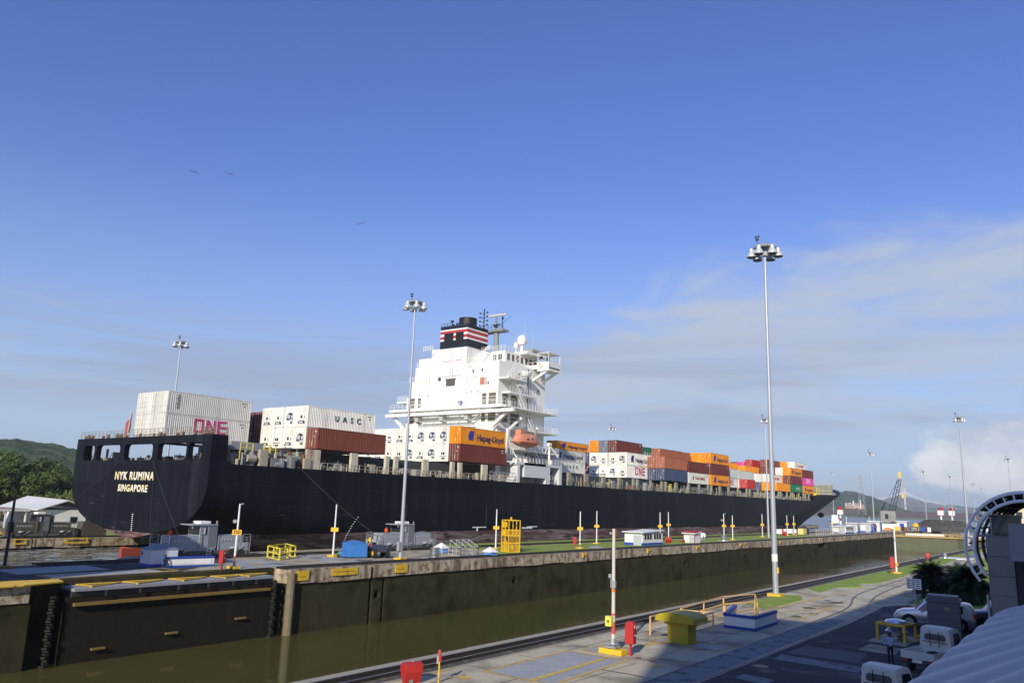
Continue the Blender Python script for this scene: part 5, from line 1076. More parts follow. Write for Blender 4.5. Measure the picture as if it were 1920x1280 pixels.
# red telephone style boxes on posts and red hoods
def red_box(x, y, label, s=1.0, rz=.3):
    t = tag(empty('call_box', (x, y, 0), rz, s), label, 'call box', 'red call boxes on posts')
    MB().cb((0, 0, .28), (.09, .09, .56)).build('post', red, t)
    b_ = MB(); pts = [(-.2, .5), (.2, .5), (.2, 1.32), (.12, 1.42), (-.12, 1.42), (-.2, 1.32)]
    b_.add([(x_, -.17, z) for x_, z in pts] + [(x_, .17, z) for x_, z in pts], [(0, 1, 2, 3, 4, 5), (11, 10, 9, 8, 7, 6)] + [(i, (i + 1) % 6, 6 + (i + 1) % 6, 6 + i) for i in range(6)])
    b_.build('box', red, t, bevel=.02); MB().cb((.205, 0, 1.22), (.012, .1, .12)).cb((.205, .02, .86), (.012, .06, .08)).build('notice', wall, t)
    return t
red_box(-17.35, 32.2, 'red call box on a post beside the striped pole in the foreground', 1.0, .1)
red_box(-59.7, 39.8, 'red call box on a post next to the pole reading 350', 1.12)
red_box(-62.4, 99, 'red call box on a post on the island lawn left of the windowed hut', 1.1)
red_box(-19.55, 95.5, 'faded red call box against the white pole on the near lawn', 1.25)
red_box(-66.8, 204, 'small red call box far along the island under the bow', 1.1)
def red_hood(x, y, label, s=1.0, rz=0.0):
    t = tag(empty('hooded_panel', (x, y, 0), rz, s), label, 'hooded panel', 'red hooded control pedestals')
    MB().cb((.05, .05, .2), (.12, .12, .4)).build('pedestal', greysteel, t)
    q = MB(); pr = [(-.06, .0), (-.34, .40), (-.27, .54), (-.02, .63), (.22, .58), (.20, .34), (.06, .0)]
    n = len(pr); q.add([(-.28, a, b_) for a, b_ in pr] + [(.28, a, b_) for a, b_ in pr], [tuple(range(n)), tuple(range(n, 2 * n))[::-1]] + [(i, (i + 1) % n, n + (i + 1) % n, n + i) for i in range(n)])
    q.build('hood', red, t, bevel=.015); return t
h0 = red_hood(-20.45, 21.75, 'big red hooded pedestal cut by the bottom edge beside the tow track', 1.15, R_(-115)); text_mesh('9', .15, wlet, (0.0, -.02, .628), 'up', h0, .002)
red_hood(-62.3, 129.4, 'red hooded pedestal on the lawn between the two white huts', 1.7, .5); red_hood(-61.7, 134.0, 'red hooded pedestal touching the red trimmed hut', 1.0, .2)
red_hood(-64.8, 199, 'red hooded pedestal on the island near the baggage rack', 1.8, .3); red_hood(-67, 255, 'tiny red hooded pedestal under the far pole', 1.8, .3)
rc = tag(empty('hooded_panel', (-20.9, 124.5, 0), 0, .62), 'faded red round hooded panel on the near lawn toward the arch', 'hooded panel')
MB().cb((0, 0, .08), (.5, .4, .16)).build('pole_base', yellow, rc); MB().tube((0, 0, .1), (0, 0, .6), .05, n=6).build('pedestal', greysteel, rc); MB().lathe((0, 0, .4), [(.1, 0), (.45, .5), (.62, 1.0), (.5, 1.35), (.2, 1.5)], 10).build('hood', redfade, rc)
sg = tag(empty('signal_post', (-19.75, 22.4, 0)), 'short yellow post with small red and grey signs at the bottom edge', 'sign post')
MB().tube((0, 0, 0), (0, 0, .95), .03, n=8).build('post', yellow, sg); MB().cb((-.05, -.03, .78), (.09, .03, .26)).build('grey_sign', mat('sign_grey', (.35, .35, .36), .6), sg); MB().cb((.06, -.03, .85), (.10, .03, .22)).build('red_sign', red, sg); MB().cb((.0, 0, 1.04), (.09, .06, .16)).build('clip', redfade, sg)
# silver mushroom vents
def vent_pot(x, y, label, s=1.0):
    t = tag(empty('roof_vent', (x, y, 0), 0, s), label, 'vent', 'silver drum vents')
    MB().box(-1.1, 1.1, -.9, .9, 0, .06).build('slab', wall, t)
    MB().lathe((0, 0, .05), [(.75, 0), (.72, .12), (.5, .25), (.5, .45), (.66, .48), (.66, .62), (.56, .66), (.56, 1.1), (.6, 1.12), (.6, 1.22), (.1, 1.25)], 20).build('drum', alu, t, smooth=True); return t
vent_pot(-59.0, 65.3, 'silver drum vent on the island right of the tall mast', .92); vent_pot(-61, 151, 'silver drum vent far along the island lawn', .95); 
t_ = vent_pot(-21.0, 139, 'silver drum vent on the near lawn with a white slab', .6); MB().box(.5, 6.2, -3.6, 3.4, 0, .14).build('slab_extension', wall, t_)
# small blue-white pavilions (low hexagonal kiosks)
def kiosk(x, y, label, s=1.0):
    t = tag(empty('kiosk', (x, y, 0), .3, s), label, 'skylight kiosk', 'low blue skylights with white pyramid roofs')
    MB().lathe((0, 0, 0), [(.78, 0), (.78, .38)], 6).build('wall', mat('kiosk_blue', (.10, .26, .62), .5), t); MB().lathe((0, 0, .38), [(.9, 0), (.9, .06), (.03, .5)], 6).build('roof', wall, t); return t
kiosk(-66.0, 74.2, 'low blue skylight with white pyramid roof behind the silver vent', 1.25); kiosk(-58.9, 74.8, 'low blue skylight with white pyramid roof right of the grey cage', 1.15)
# locomotives ("mules")
def locomotive(x, y, label, body, L=10.2, base=0.0, rz=0.0, light=.5, worker=None):
    t = tag(empty('tow_locomotive', (x, y, base), rz), label, 'locomotive', 'electric tow locomotives beside the lock chambers')
    w = 1.05
    ch = MB().box(-w, w, 0, L, .28, .62).box(-w * .8, w * .8, .5, L - .5, .12, .3).build('chassis', mat('loco_chassis', (.10, .10, .10), .7, var=.3, vs=3), t)
    for y_ in (1.0, 2.2, L - 2.2, L - 1.0):
        MB().tube((w + .02, y_, .38), (w - .15, y_, .38), .34, n=16).tube((-w - .02, y_, .38), (-w + .15, y_, .38), .34, n=16).build('wheel', darksteel, t)
    for a, b_ in ((.9, L * .40), (L * .60, L - 1.0)):
        hd = MB(); hd.prism([(-w + .08, a + .25), (-w + .08, b_), (w - .08, b_), (w - .08, a + .25), (w - .35, a), (-w + .35, a)], .62, 2.0); hd.box(-w + .15, w - .15, a + .2, b_, 2.0, 2.08)
        h_ = hd.build('engine_hood', body, t, bevel=.04)
        lv = MB()
        for k in range(6): q = a + .45 + k * (b_ - a - .7) / 6; lv.box(w - .08, w - .04, q, q + .22, 1.5, 1.75)
        lv.build('vent_slot', galv, h_)
    c0, c1 = L * .40, L * .585
    cab = MB().box(-w, w, c0, c1, .62, 3.05).box(-w - .05, w + .12, c0 - .9, c1 + .06, 3.05, 3.15).build('cab', body, t, bevel=.03)
    MB().box(w + .005, w + .03, c0 + .95, c1 - .12, 1.0, 2.9).build('cab_door', mat('door_slate', (.16, .18, .19), .5), cab)
    MB().box(w + .004, w + .02, c0 + .05, c0 + .75, 2.15, 2.9).box(-w + .1, w - .1, c0 - .03, c0 - .004, 2.15, 2.9).box(-w + .1, w - .1, c1 + .004, c1 + .03, 2.15, 2.9).build('cab_window', glass, cab)
    MB().box(w - .1, w + .05, c0 + .1, c0 + .55, 2.2, 2.85).build('notice', mat('pale_notice', (.55, .57, .55), .5), cab)
    MB().box(-.55, .75, c0 + .1, c1 - .5, 3.15, 3.45).build('air_conditioner', wall, t, bevel=.08)
    MB().tube((w, c0 - .8, 3.15), (w, c0 - .8, 3.4), .07).tube((w - .1, c1, 3.15), (w - .1, c1, 3.5), .09).tube((w, c0 - .85, 2.75), (w, c0 - .85, 2.95), .08).build('roof_lamp', alu, t)
    for yl_ in (c0 + .85, .35, L - .6):
        ld = MB()
        for k in range(3): ld.bar((w + .12, yl_, .05 + k * .27), (w + .12, yl_ + .42, .05 + k * .27), .05)
        ld.bar((w + .12, yl_, 0), (w + .12, yl_, 1.0 if yl_ < L - 1 else 1.9), .045).bar((w + .12, yl_ + .42, 0), (w + .12, yl_ + .42, 1.0 if yl_ < L - 1 else 1.9), .045).build('ladder', alu, t)
    MB().bar((w + .1, c0 + .1, .9), (w + .1, c0 + .1, 3.0), .05).bar((w + .1, c1 - .05, .9), (w + .1, c1 - .05, 3.0), .05).build('grab_rail', alu, t)
    for a, b_ in ((0.05, .85), (L - .95, L - .05)):
        MB().box(-w, w, a, b_, .62, 1.35).build('end_platform', body, t)
        MB().rail([(w - .05, a, 1.35), (w - .05, b_, 1.35), ], .8, .8, .025, 3).rail([(-w + .05, a, 1.35), (-w + .05, b_, 1.35)], .8, .8, .025, 3).build('railing', alu, t)
    MB().box(-.4, .4, L, L + .4, .55, .8).box(-.4, .4, -.4, 0, .55, .8).build('coupler', yellow, t)
    wm = MB(); 
    for q in (2.0, L - 2.0): wm.lathe((w - .1, q, .75), [(.1, 0), (.35, .05), (.35, .2), (.1, .25)], 12).bar((w + .05, q + .3, .5), (w + .05, q + 1.1, 1.0), .08)
    wm.build('cable_winch', galv, t); return t
lgrey = mat('loco_grey', (.30, .33, .36), .5, var=.15, vs=1.5, streak=(2, .55, .75, (.12, .11, .10), .6)); lbrown = mat('loco_brown', (.085, .075, .060), .7, var=.35, vs=2, col2=(.20, .18, .15), c2=(.55, .7), c2s=1.2)
locomotive(-72.4, 40.9, 'blue grey tow locomotive in shade under the black stern', lgrey, 9.8)
locomotive(-70.6, 66.9, 'grey tow locomotive behind the tractor and tall mast', lgrey, 10.2)
locomotive(-118.2, 45.2, 'grimy brown tow locomotive on the far quay at left', lbrown, 9.3, -.7)
gb = tag(MB().box(-118.9, -117.2, 55.2, 58.6, -.5, .9).box(-118.8, -117.3, 55.2, 57, .9, 1.5).build('flat_wagon', lbrown), 'brown flat wagon coupled behind the grimy far quay locomotive', 'wagon')
# control booth in shade, low white parapet
bo = tag(empty('booth', (-66.3, 36.3, 0), R_(-4), .76), 'pale blue metal booth with blue base in shade near the stern', 'booth')
bshade = mat('pale_blue_metal', (.62, .65, .68), .5)
MB().box(0, 2.6, 0, 3.0, .35, 1.9).build('wall', bshade, bo); MB().box(-.03, 2.63, -.03, 3.03, 0, .35).build('skirting', blue, bo)
MB().add([(-.1, -.1, 1.9), (2.7, -.1, 1.9), (2.7, 3.1, 1.9), (-.1, 3.1, 1.9), (.9, .9, 2.35), (1.8, .9, 2.35), (1.8, 2.1, 2.35), (.9, 2.1, 2.35)], [(0, 1, 5, 4), (1, 2, 6, 5), (2, 3, 7, 6), (3, 0, 4, 7), (4, 5, 6, 7), (3, 2, 1, 0)]).build('roof', mat('roof_grey_blue', (.2, .24, .27), .6), bo)
MB().box(.15, .55, -.03, -.004, 1.2, 1.6).build('notice', mat('notice_blue', (.03, .06, .14), .4), bo)
MB().box(.1, .14, -.03, -.004, .9, 1.05).build('handle', black, bo)
lp = tag(empty('parapet', (-63.7, 37.3, 0), R_(-7.0), .88), 'long low white parapet with blue top and foot beside the booth', 'parapet')
MB().box(-.3, .3, 0, 4.5, .2, .8).build('wall', wall, lp); MB().box(-.34, .34, -.04, 4.54, .8, .98).build('cap', blue, lp); MB().box(-.32, .32, -.02, 4.52, 0, .2).build('foot', blue, lp); MB().box(.3, .33, .5, 4.2, .3, .7).build('panel', mat('panel_white', (.82, .82, .8), .6), lp)
# yellow square guard rail
yb_ = tag(empty('guard_rail', (0, 0, 0)), 'bright yellow square guard rail around a pit on the island', 'guard rail')
by = mat('bright_yellow', (0, 0, 0)); P4 = [(-69.2, 51.3, 0), (-65.4, 49.9, 0), (-67.6, 53.5, 0), (-71.2, 55.0, 0)]
for a, b_ in zip(P4, P4[1:] + P4[:1]): MB().rail([a, b_], 1.1, 2.2, .05, 2).bar(a, b_, .12).build('rail_panel', by, yb_)
# blue skip container with green cart
bs_ = tag(empty('tool_container', (-66.1, 58.4, 0), R_(-20)), 'bright blue tool container with ridged roof left of the tractor', 'container')
MB().box(0, 2.4, 0, 1.9, .1, 1.5).build('body', blue2, bs_); MB().add([(-.05, -.05, 1.5), (2.45, -.05, 1.5), (2.45, 1.95, 1.5), (-.05, 1.95, 1.5), (.7, .9, 1.75), (1.7, .9, 1.75)], [(0, 1, 5, 4), (1, 2, 5), (2, 3, 4, 5), (3, 0, 4), (3, 2, 1, 0)]).build('roof', blue2, bs_)
MB().box(.9, 1.9, -.6, 0, .1, .65).build('drawbar_box', blue2, bs_)
dd_ = MB()
for k in range(5): dd_.box(.25 + k * .45, .28 + k * .45, -.02, 0, .2, 1.4)
dd_.build('rib', mat('rib_blue', (.03, .13, .38), .5), bs_)
gc = tag(empty('hand_cart', (-65.0, 57.6, 0)), 'small green hand cart parked against the blue tool container', 'cart')
MB().box(-.5, .4, -.2, .3, .3, .6).bar((-.6, 0, .6), (-.8, 0, 1.0), .06).build('tray', mat('cart_green', (.05, .25, .12), .6), gc); MB().tube((.3, -.3, .2), (.3, .4, .2), .2, n=10).tube((-.4, -.3, .15), (-.4, .4, .15), .15, n=10).build('wheel', rubber, gc)
# tractor
tc = tag(empty('tractor', (-64.9, 61.6, 0), R_(-22), 1.15), 'dark tractor with yellow wheel hubs parked left of the tall mast foot', 'tractor')
MB().box(-.1, 2.6, -.5, .5, .55, .85).box(1.1, 2.6, -.45, .45, .85, 1.15).box(0, .5, -.2, .2, .85, 1.3).build('chassis', mat('tractor_navy', (.04, .05, .09), .5), tc)
MB().bar((-.1, -.45, .85), (.1, -.45, 1.9), .06).bar((1.0, -.45, .85), (.9, -.45, 1.9), .06).bar((-.1, .45, .85), (.1, .45, 1.9), .06).bar((1.0, .45, .85), (.9, .45, 1.9), .06).box(.0, 1.0, -.5, .5, 1.9, 1.96).build('roll_frame', greysteel, tc)
for x_ in (1.35, 2.25):
    for s_ in (-1, 1):
        w_ = MB().tube((x_, s_ * .48, .42), (x_, s_ * .78, .42), .42, n=18).build('wheel', rubber, tc); MB().tube((x_, s_ * .77, .42), (x_, s_ * .80, .42), .22, n=14).build('hub', yellow, w_)
ar = MB().box(-1.6, -.1, -.4, .4, .35, .6).cb((-.9, 0, .75), (.5, .7, .3)).bar((-.1, 0, .8), (-1.5, 0, .5), .12); 
for k in range(5): ar.cb((-1.5 + k * .33, .25 * (-1) ** k, .5 + .1 * (k % 3)), (.2, .25, .4), k)
ar.build('hitch_gear', greysteel, tc); MB().tube((-1.6, -.45, .25), (-1.6, -.2, .25), .25, n=12).build('wheel', rubber, tc)
MB().lathe((-.9, .1, 1.0), [(.1, 0), (.2, .2), (.18, .5), (.05, .7)], 8).build('gas_bottle', yellow, tc)
# grey lattice cage
cg = tag(empty('steel_cage', (0, 0, 0)), 'open grey tubular steel frame on wheels of rails right of the silver vent', 'steel frame')
g0 = [(-61.4, 70.3), (-59.7, 70.4), (-59.8, 73.7), (-61.5, 73.7)]
q = MB()
for i in range(4):
    for k in range(4):
        a = Vector((*g0[i], 0)).lerp(Vector((*g0[(i + 1) % 4], 0)), k / 3); q.bar(a, a + Vector((0, 0, 1.0)), .05)
    for z in (.1, .55, 1.0): q.bar((*g0[i], z), (*g0[(i + 1) % 4], z), .05)
for k in range(4):
    y_ = 70.4 + k * 1.1; q.bar((-59.8, y_, 1.0), (-61.4, y_ + .1, 1.75), .06).bar((-61.4, y_ + .1, 1.0), (-61.4, y_ + .1, 1.75), .05)
q.bar((-61.4, 70.5, 1.75), (-61.4, 73.8, 1.75), .06).bar((-60.6, 70.45, 1.4), (-60.6, 73.75, 1.4), .05); q.build('frame', mat('frame_grey', (.42, .43, .42), .5), cg)
MB().rail([(-61.4, 69.2, 0), (-61.4, 70.3, 0)], 1.0, 1.1, .03, 2).build('gate', mat('frame_grey', (0, 0, 0)), cg)
# tall yellow gate cage
yt = tag(empty('man_cage', (-61.6, 82.4, 0), R_(-25)), 'tall bright yellow man riding cage standing on the lawn edge', 'man cage')
ycg = mat('cage_yellow', (.80, .48, .02), .5)
q = MB()
for x in (-.95, 0, .95):
    for y_ in (-.8, .8): q.bar((x, y_, 0), (x, y_, 4.0), .09)
for z in (.05, 1.15, 2.05, 2.75, 3.95): 
    for y_ in (-.8, .8): q.bar((-.95, y_, z), (.95, y_, z), .1)
    for x in (-.95, .95): q.bar((x, -.8, z), (x, .8, z), .1)
q.build('frame', ycg, yt)
ms = MB()
for y_ in (-.8, .8):
    for k in range(12):
        x = -.9 + k * .163; ms.bar((x, y_, .1), (x, y_, 1.1), .03).bar((x, y_, 2.1), (x, y_, 2.7), .03)
for x in (-.95, .95):
    for k in range(9): y_ = -.75 + k * .18; ms.bar((x, y_, .1), (x, y_, 2.7), .03)
ms.box(-.9, .9, -.75, .75, 2.05, 2.12).box(-.85, -.15, -.78, -.70, 2.15, 2.72).build('mesh_panel', ycg, yt)
MB().box(-.8, -.2, -.84, -.80, 3.0, 3.8).box(.2, .5, -.84, -.80, 3.1, 3.7).build('plate', ycg, yt)
MB().tube((0, 0, 4.0), (0, 0, 4.35), .12, n=8).build('hook_eye', yellow, yt)
dc = tag(MB().lathe((-60.9, 102.4, 0), [(1.3, 0), (1.35, .1), (.9, .22), (.3, .3)], 20).build('round_cover', mat('cover_grey', (.3, .3, .29), .5)), 'flat round grey cover lying on the island lawn right of the red box', 'cover')
# huts
def hut(x, y, L, w, h, label, rz=0.0, trim=blue, wins_=2):
    t = tag(empty('hut', (x, y, 0), rz), label, 'hut', 'white huts on the lock island')
    MB().box(0, w, 0, L, .45, h).build('wall', wall, t); MB().box(-.02, w + .02, -.02, L + .02, 0, .45).build('skirting', trim, t)
    MB().add([(-.25, -.5, h + .02), (w + .3, -.5, h + .02), (w + .3, L + .1, h + .3), (-.25, L + .1, h + .3), (-.25, -.5, h + .14), (w + .3, -.5, h + .14), (w + .3, L + .1, h + .42), (-.25, L + .1, h + .42)], [(0, 1, 2, 3), (7, 6, 5, 4), (0, 4, 5, 1), (1, 5, 6, 2), (2, 6, 7, 3), (3, 7, 4, 0)]).build('roof', wall, t)
    for k in range(wins_):
        a = .5 + k * (L - .6) / wins_; wn = MB().box(w + .005, w + .04, a, a + (L - 1.6) / wins_, 1.0, h - .15).build('window', glass, t)
        mb = MB()
        for j in range(4): yy_ = a + j * (L - 1.6) / wins_ / 3; mb.box(w + .03, w + .07, yy_ - .03, yy_ + .03, 1.0, h - .15)
        mb.build('window_bar', wall, wn)
    d = MB().box(w * .5, w * .95, -.04, -.005, .05, h - .35).build('door', mat('door_grey', (.42, .45, .48), .5), t)
    return t
hut(-63.4, 115.6, 7.2, 3.2, 2.0, 'white hut with two barred windows and blue skirting on the island lawn', 0, blue)
rh = hut(-61.9, 134.8, 2.6, 2.0, 1.6, 'small white hut with red roof and red corner posts', 0, wall, 0)
MB().box(-.15, 2.2, -.15, 2.8, 1.95, 2.08).box(1.96, 2.06, -.06, .06, 0, 1.95).box(1.96, 2.06, 2.54, 2.66, 0, 1.95).build('red_trim', red, rh)
hut(-66.5, 247, 9, 4, 1.9, 'low long white hut beyond the bow with blue foot', 0, blue, 2)
hut(-66, 262, 4, 3, 2.7, 'white booth with a blue door behind the long low hut', 0, blue, 0); hut(-66, 279, 4, 3, 2.6, 'white booth with a blue door and dark window left of the crane', 0, blue, 0)
for (x, y) in ((-63, 262), (-63, 279)): tag(MB().box(x + .03, x + .1, y + 1.2, y + 2.8, .1, 2.0).build('door', blue), 'blue door on the %s booth beyond the bow' % ('left' if y < 270 else 'right'), 'door')
# twin white globes (life raft canisters)
gl = tag(empty('raft_canister', (-65, 149.5, 0)), 'pair of white round topped canisters on grey cradles on the lawn', 'canister')
for k in (0, 1): c_ = MB().lathe((0, k * 1.15, .45), [(.1, 0), (.42, .1), (.5, .45), (.42, .8), (.1, .95)], 14).build('canister', wall, gl, smooth=True); MB().box(-.35, .35, k * 1.15 - .4, k * 1.15 + .4, 0, .5).build('cradle', mat('cradle_blue', (.25, .32, .45), .5), c_)
bk = tag(empty('luggage_rack', (-68.9, 206, 0)), 'row of low white slatted racks on the island under the bow', 'rack')
q = MB(); q.box(-1.0, 1.0, 0, 13, .25, .4)
for k in range(9): q.box(-1.0, 1.0, .3 + k * 1.5, .5 + k * 1.5, .4, 1.35)
q.build('slats', wall, bk); MB().tube((-1, 2, .25), (1, 2, .25), .25, n=10).tube((-1, 11, .25), (1, 11, .25), .25, n=10).build('wheel', rubber, bk)
ycb = tag(empty('cabinet', (-66.2, 216.5, 0)), 'pale yellow cabinet on the island under the bow', 'cabinet'); MB().box(-.7, .7, 0, 3, .1, 1.6).build('body', mat('pale_yellow', (.65, .58, .2), .6), ycb); MB().box(.7, .74, .3, 1.4, .3, 1.4).box(.7, .74, 1.6, 2.7, .3, 1.4).build('door', mat('pale_yellow2', (.58, .5, .16), .6), ycb)
bl = tag(MB().lathe((-67, 222, 0), [(1.2, 0), (1.5, .5), (1.3, 1.6), (.4, 2.2)], 9).build('tarpaulin_heap', mat('tarp_dark', (.03, .035, .06), .6)), 'dark blue tarpaulin heap right of the pale yellow cabinet', 'tarpaulin')
fc = tag(empty('fence', (0, 0, 0)), 'row of pale wire fence panels on the island under the bow', 'fence'); MB().rail([(-61.5, 214, 0), (-61.5, 240, 0)], 1.8, 2.2, .04, 5).build('fence_panel', mat('wire_pale', (.55, .55, .5), .6), fc)
# near: yellow mushroom vent
yv = tag(empty('air_vent', (-17.15, 37.05, 0), R_(-3)), 'mustard yellow ventilator with a curved overhanging cowl on the near paving', 'ventilator')
must = mat('mustard', (.40, .32, .02), .5, var=.12, vs=3, streak=(3, .55, .75, (.30, .22, .02), .6))
MB().box(-.58, .52, -.42, .42, .02, .92).build('duct', must, yv, bevel=.02); MB().box(-.68, .62, -.52, .52, .86, 1.0).box(-.66, .60, -.50, .50, 0, .05).build('duct_flange', must, yv)
v = []; NN = 13
for e_ in (-1, 1):
    for k in range(NN): a = math.pi * k / (NN - 1); v.append((-.95 + 1.9 * 0 + (1.02 * math.cos(a)), e_ * .80, 1.0 + .42 * math.sin(a) ** .55))
v = [(x_ + .92, y_, z_) for x_, y_, z_ in v]
f = [(k, k + 1, NN + k + 1, NN + k) for k in range(NN - 1)] + [tuple(range(NN))[::-1], tuple(range(NN, 2 * NN)), (0, NN, 2 * NN - 1, NN - 1)]
MB().add(v, f).build('cowl', must, yv, smooth=False)
# blue and white corner parapet
cw = tag(empty('parapet', (0, 0, 0)), 'near white corner parapet with blue top and base around a stairwell', 'parapet')
def wallrun(mb, pts, z0, z1, th):
    for a, b_ in zip(pts[:-1], pts[1:]):
        a = Vector((*a, 0)); b_ = Vector((*b_, 0)); d = (b_ - a).normalized(); n = Vector((-d.y, d.x, 0)) * th / 2; e = d * th / 2
        mb.prism([tuple((a - n - e)[:2]), tuple((b_ - n + e)[:2]), tuple((b_ + n + e)[:2]), tuple((a + n - e)[:2])], z0, z1)
PW = [(-19.1, 46.6), (-17.6, 43.4), (-15.95, 43.5), (-15.85, 47.2)]
PW = [(-18.6, 47.6), (-17.55, 43.5), (-15.95, 43.45), (-16.0, 47.0)]
m1 = MB(); wallrun(m1, PW, .15, .62, .14); m1.build('wall', wall, cw); m2_ = MB(); wallrun(m2_, PW, .62, .76, .22); m2_.build('cap', blue, cw); m3 = MB(); wallrun(m3, PW, 0, .15, .18); m3.build('foot', blue, cw)
# thin orange barriers
ob = mat('barrier_orange', (.72, .44, .15), .6)
def barrier(pts, label, h=.9):
    t = tag(empty('barrier', (0, 0, 0)), label, 'barrier', 'thin orange pipe barriers')
    for i, (a, b_) in enumerate(zip(pts[:-1], pts[1:])):
        MB().rail([(*a, 0), (*b_, 0)], h, 5, .028, 2).build('rail_panel', ob, t)
    return t
barrier([(-19.3, 37.9), (-19.4, 41.6), (-17.7, 42.1), (-17.6, 38.3)], 'left orange pipe barrier behind the mustard ventilator')
barrier([(-19.6, 42.2), (-20.3, 50.0), (-19.4, 53.2), (-17.6, 48.6)], 'right orange pipe barrier behind the corner parapet')
barrier([(-18.3, 41.0), (-18.6, 46.0), (-17.9, 49.0)], 'middle orange pipe barrier reaching to the corner parapet')
# valve machine in yellow frame
vm = tag(empty('valve_machine', (-9.5, 46.4, 0), R_(-12), .86), 'silver domed machine inside a yellow steel frame in the shaded yard', 'machine')
MB().box(-1.05, 1.05, -1.0, 1.0, 0, .06).build('slab', concrete, vm)
q = MB()
for x in (-.8, .8):
    for y_ in (-.75, .75): q.bar((x, y_, 0), (x, y_, .95), .13)
    q.bar((x, -.8, .98), (x, .8, .98), .13)
q.bar((-.85, -.75, .98), (.85, -.75, .98), .13).bar((-.85, .75, .98), (.85, .75, .98), .13).bar((.8, .75, .35), (2.0, .9, .35), .1); q.build('frame', yellow, vm)
MB().lathe((0, 0, .05), [(.35, 0), (.35, .25), (.6, .3), (.62, .5), (.45, .62), (.3, .75), (.5, .85), (.62, 1.0), (.55, 1.12), (.1, 1.22)], 24).build('valve_body', alu, vm, smooth=True)
# grey transformer cabinet
tb = tag(empty('transformer', (-8.65, 50.2, 0), R_(6)), 'slate grey electrical cabinet standing in front of the silver car', 'cabinet')
slate = mat('slate_grey', (.13, .145, .16), .5, var=.1); MB().box(0, 1.6, 0, 1.3, .0, 1.75).build('cabinet_body', slate, tb, bevel=.02); MB().box(-.07, 1.67, -.07, 1.37, 1.75, 1.9).box(.05, 1.55, .05, 1.25, 1.9, 2.08).build('cabinet_roof', slate, tb, bevel=.02)
MB().box(.85, 1.1, -.012, -.002, 1.35, 1.5).build('notice', mat('label_tan', (.35, .27, .12), .6), tb)
for z in (.5, .85, 1.2): MB().box(.1, 1.65, -.01, -.002, z, z + .015).build('panel_seam', darksteel, tb)
sp_ = tag(empty('notice_board', (-12.1, 66.0, 0), R_(-20)), 'small white printed notice board on a post before the palms', 'sign'); MB().cb((0, 0, .6), (.06, .06, 1.2)).build('post', galv, sp_)
nb = MB().cb((0, -.04, 1.4), (1.1, .04, .75)).build('board', wall, sp_); q = MB()
for k in range(5):
    for j in range(3): q.cb((-.36 + j * .34, -.065, 1.66 - k * .13), (.26, .004, .05))
q.build('printed_lines', black, nb)
# ================================================================ vehicles, people, right-hand building, plants
def loftcar(prof, w_of, name, m, parent, n=1):
    pass
def car_shell(sections, name, m, parent):
    """sections: list of (y, [(x,z)...]) half outline from bottom to top; mirrored"""
    v = []; f = []; k = len(sections[0][1])
    for y, pr in sections: v += [(x, y, z) for x, z in pr] + [(-x, y, z) for x, z in pr[::-1]]
    K = 2 * k
    for i in range(len(sections) - 1):
        for j in range(K): a = i * K + j; b_ = i * K + (j + 1) % K; f.append((a, b_, b_ + K, a + K))
    f += [tuple(range(K))[::-1], tuple(range((len(sections) - 1) * K, len(sections) * K))]
    return MB().add(v, f).build(name, m, parent, smooth=True)
# silver SUV: local +Y is the front
sv = tag(empty('parked_car', (-8.75, 53.2, 0), R_(97), .88), 'silver estate suv parked nose left behind the slate grey cabinet', 'car')
W2 = .93
def sec(y, zb, zs, zr, wr, wt): # belt
    return (y, [(W2 * wt * .90, zb), (W2 * wt, zb + .15), (W2 * wt, zs - .25), (W2 * wt * .97, zs), (W2 * wr, zr), (W2 * wr * .55, zr + .03)])
secs = [sec(-2.35, .45, .95, 1.0, .78, .86), sec(-2.3, .35, 1.0, 1.35, .74, .95), sec(-2.05, .3, 1.05, 1.70, .72, .99), sec(-1.2, .3, 1.07, 1.82, .73, 1.0), sec(0, .3, 1.06, 1.84, .73, 1.0), sec(.55, .3, 1.06, 1.76, .72, 1.0), sec(1.15, .3, 1.08, 1.14, .80, 1.0), sec(1.9, .3, 1.0, 1.06, .78, .98), sec(2.25, .32, .86, .92, .70, .92), sec(2.42, .42, .70, .74, .62, .80)]
cb_ = car_shell(secs, 'body', carsilver, sv)
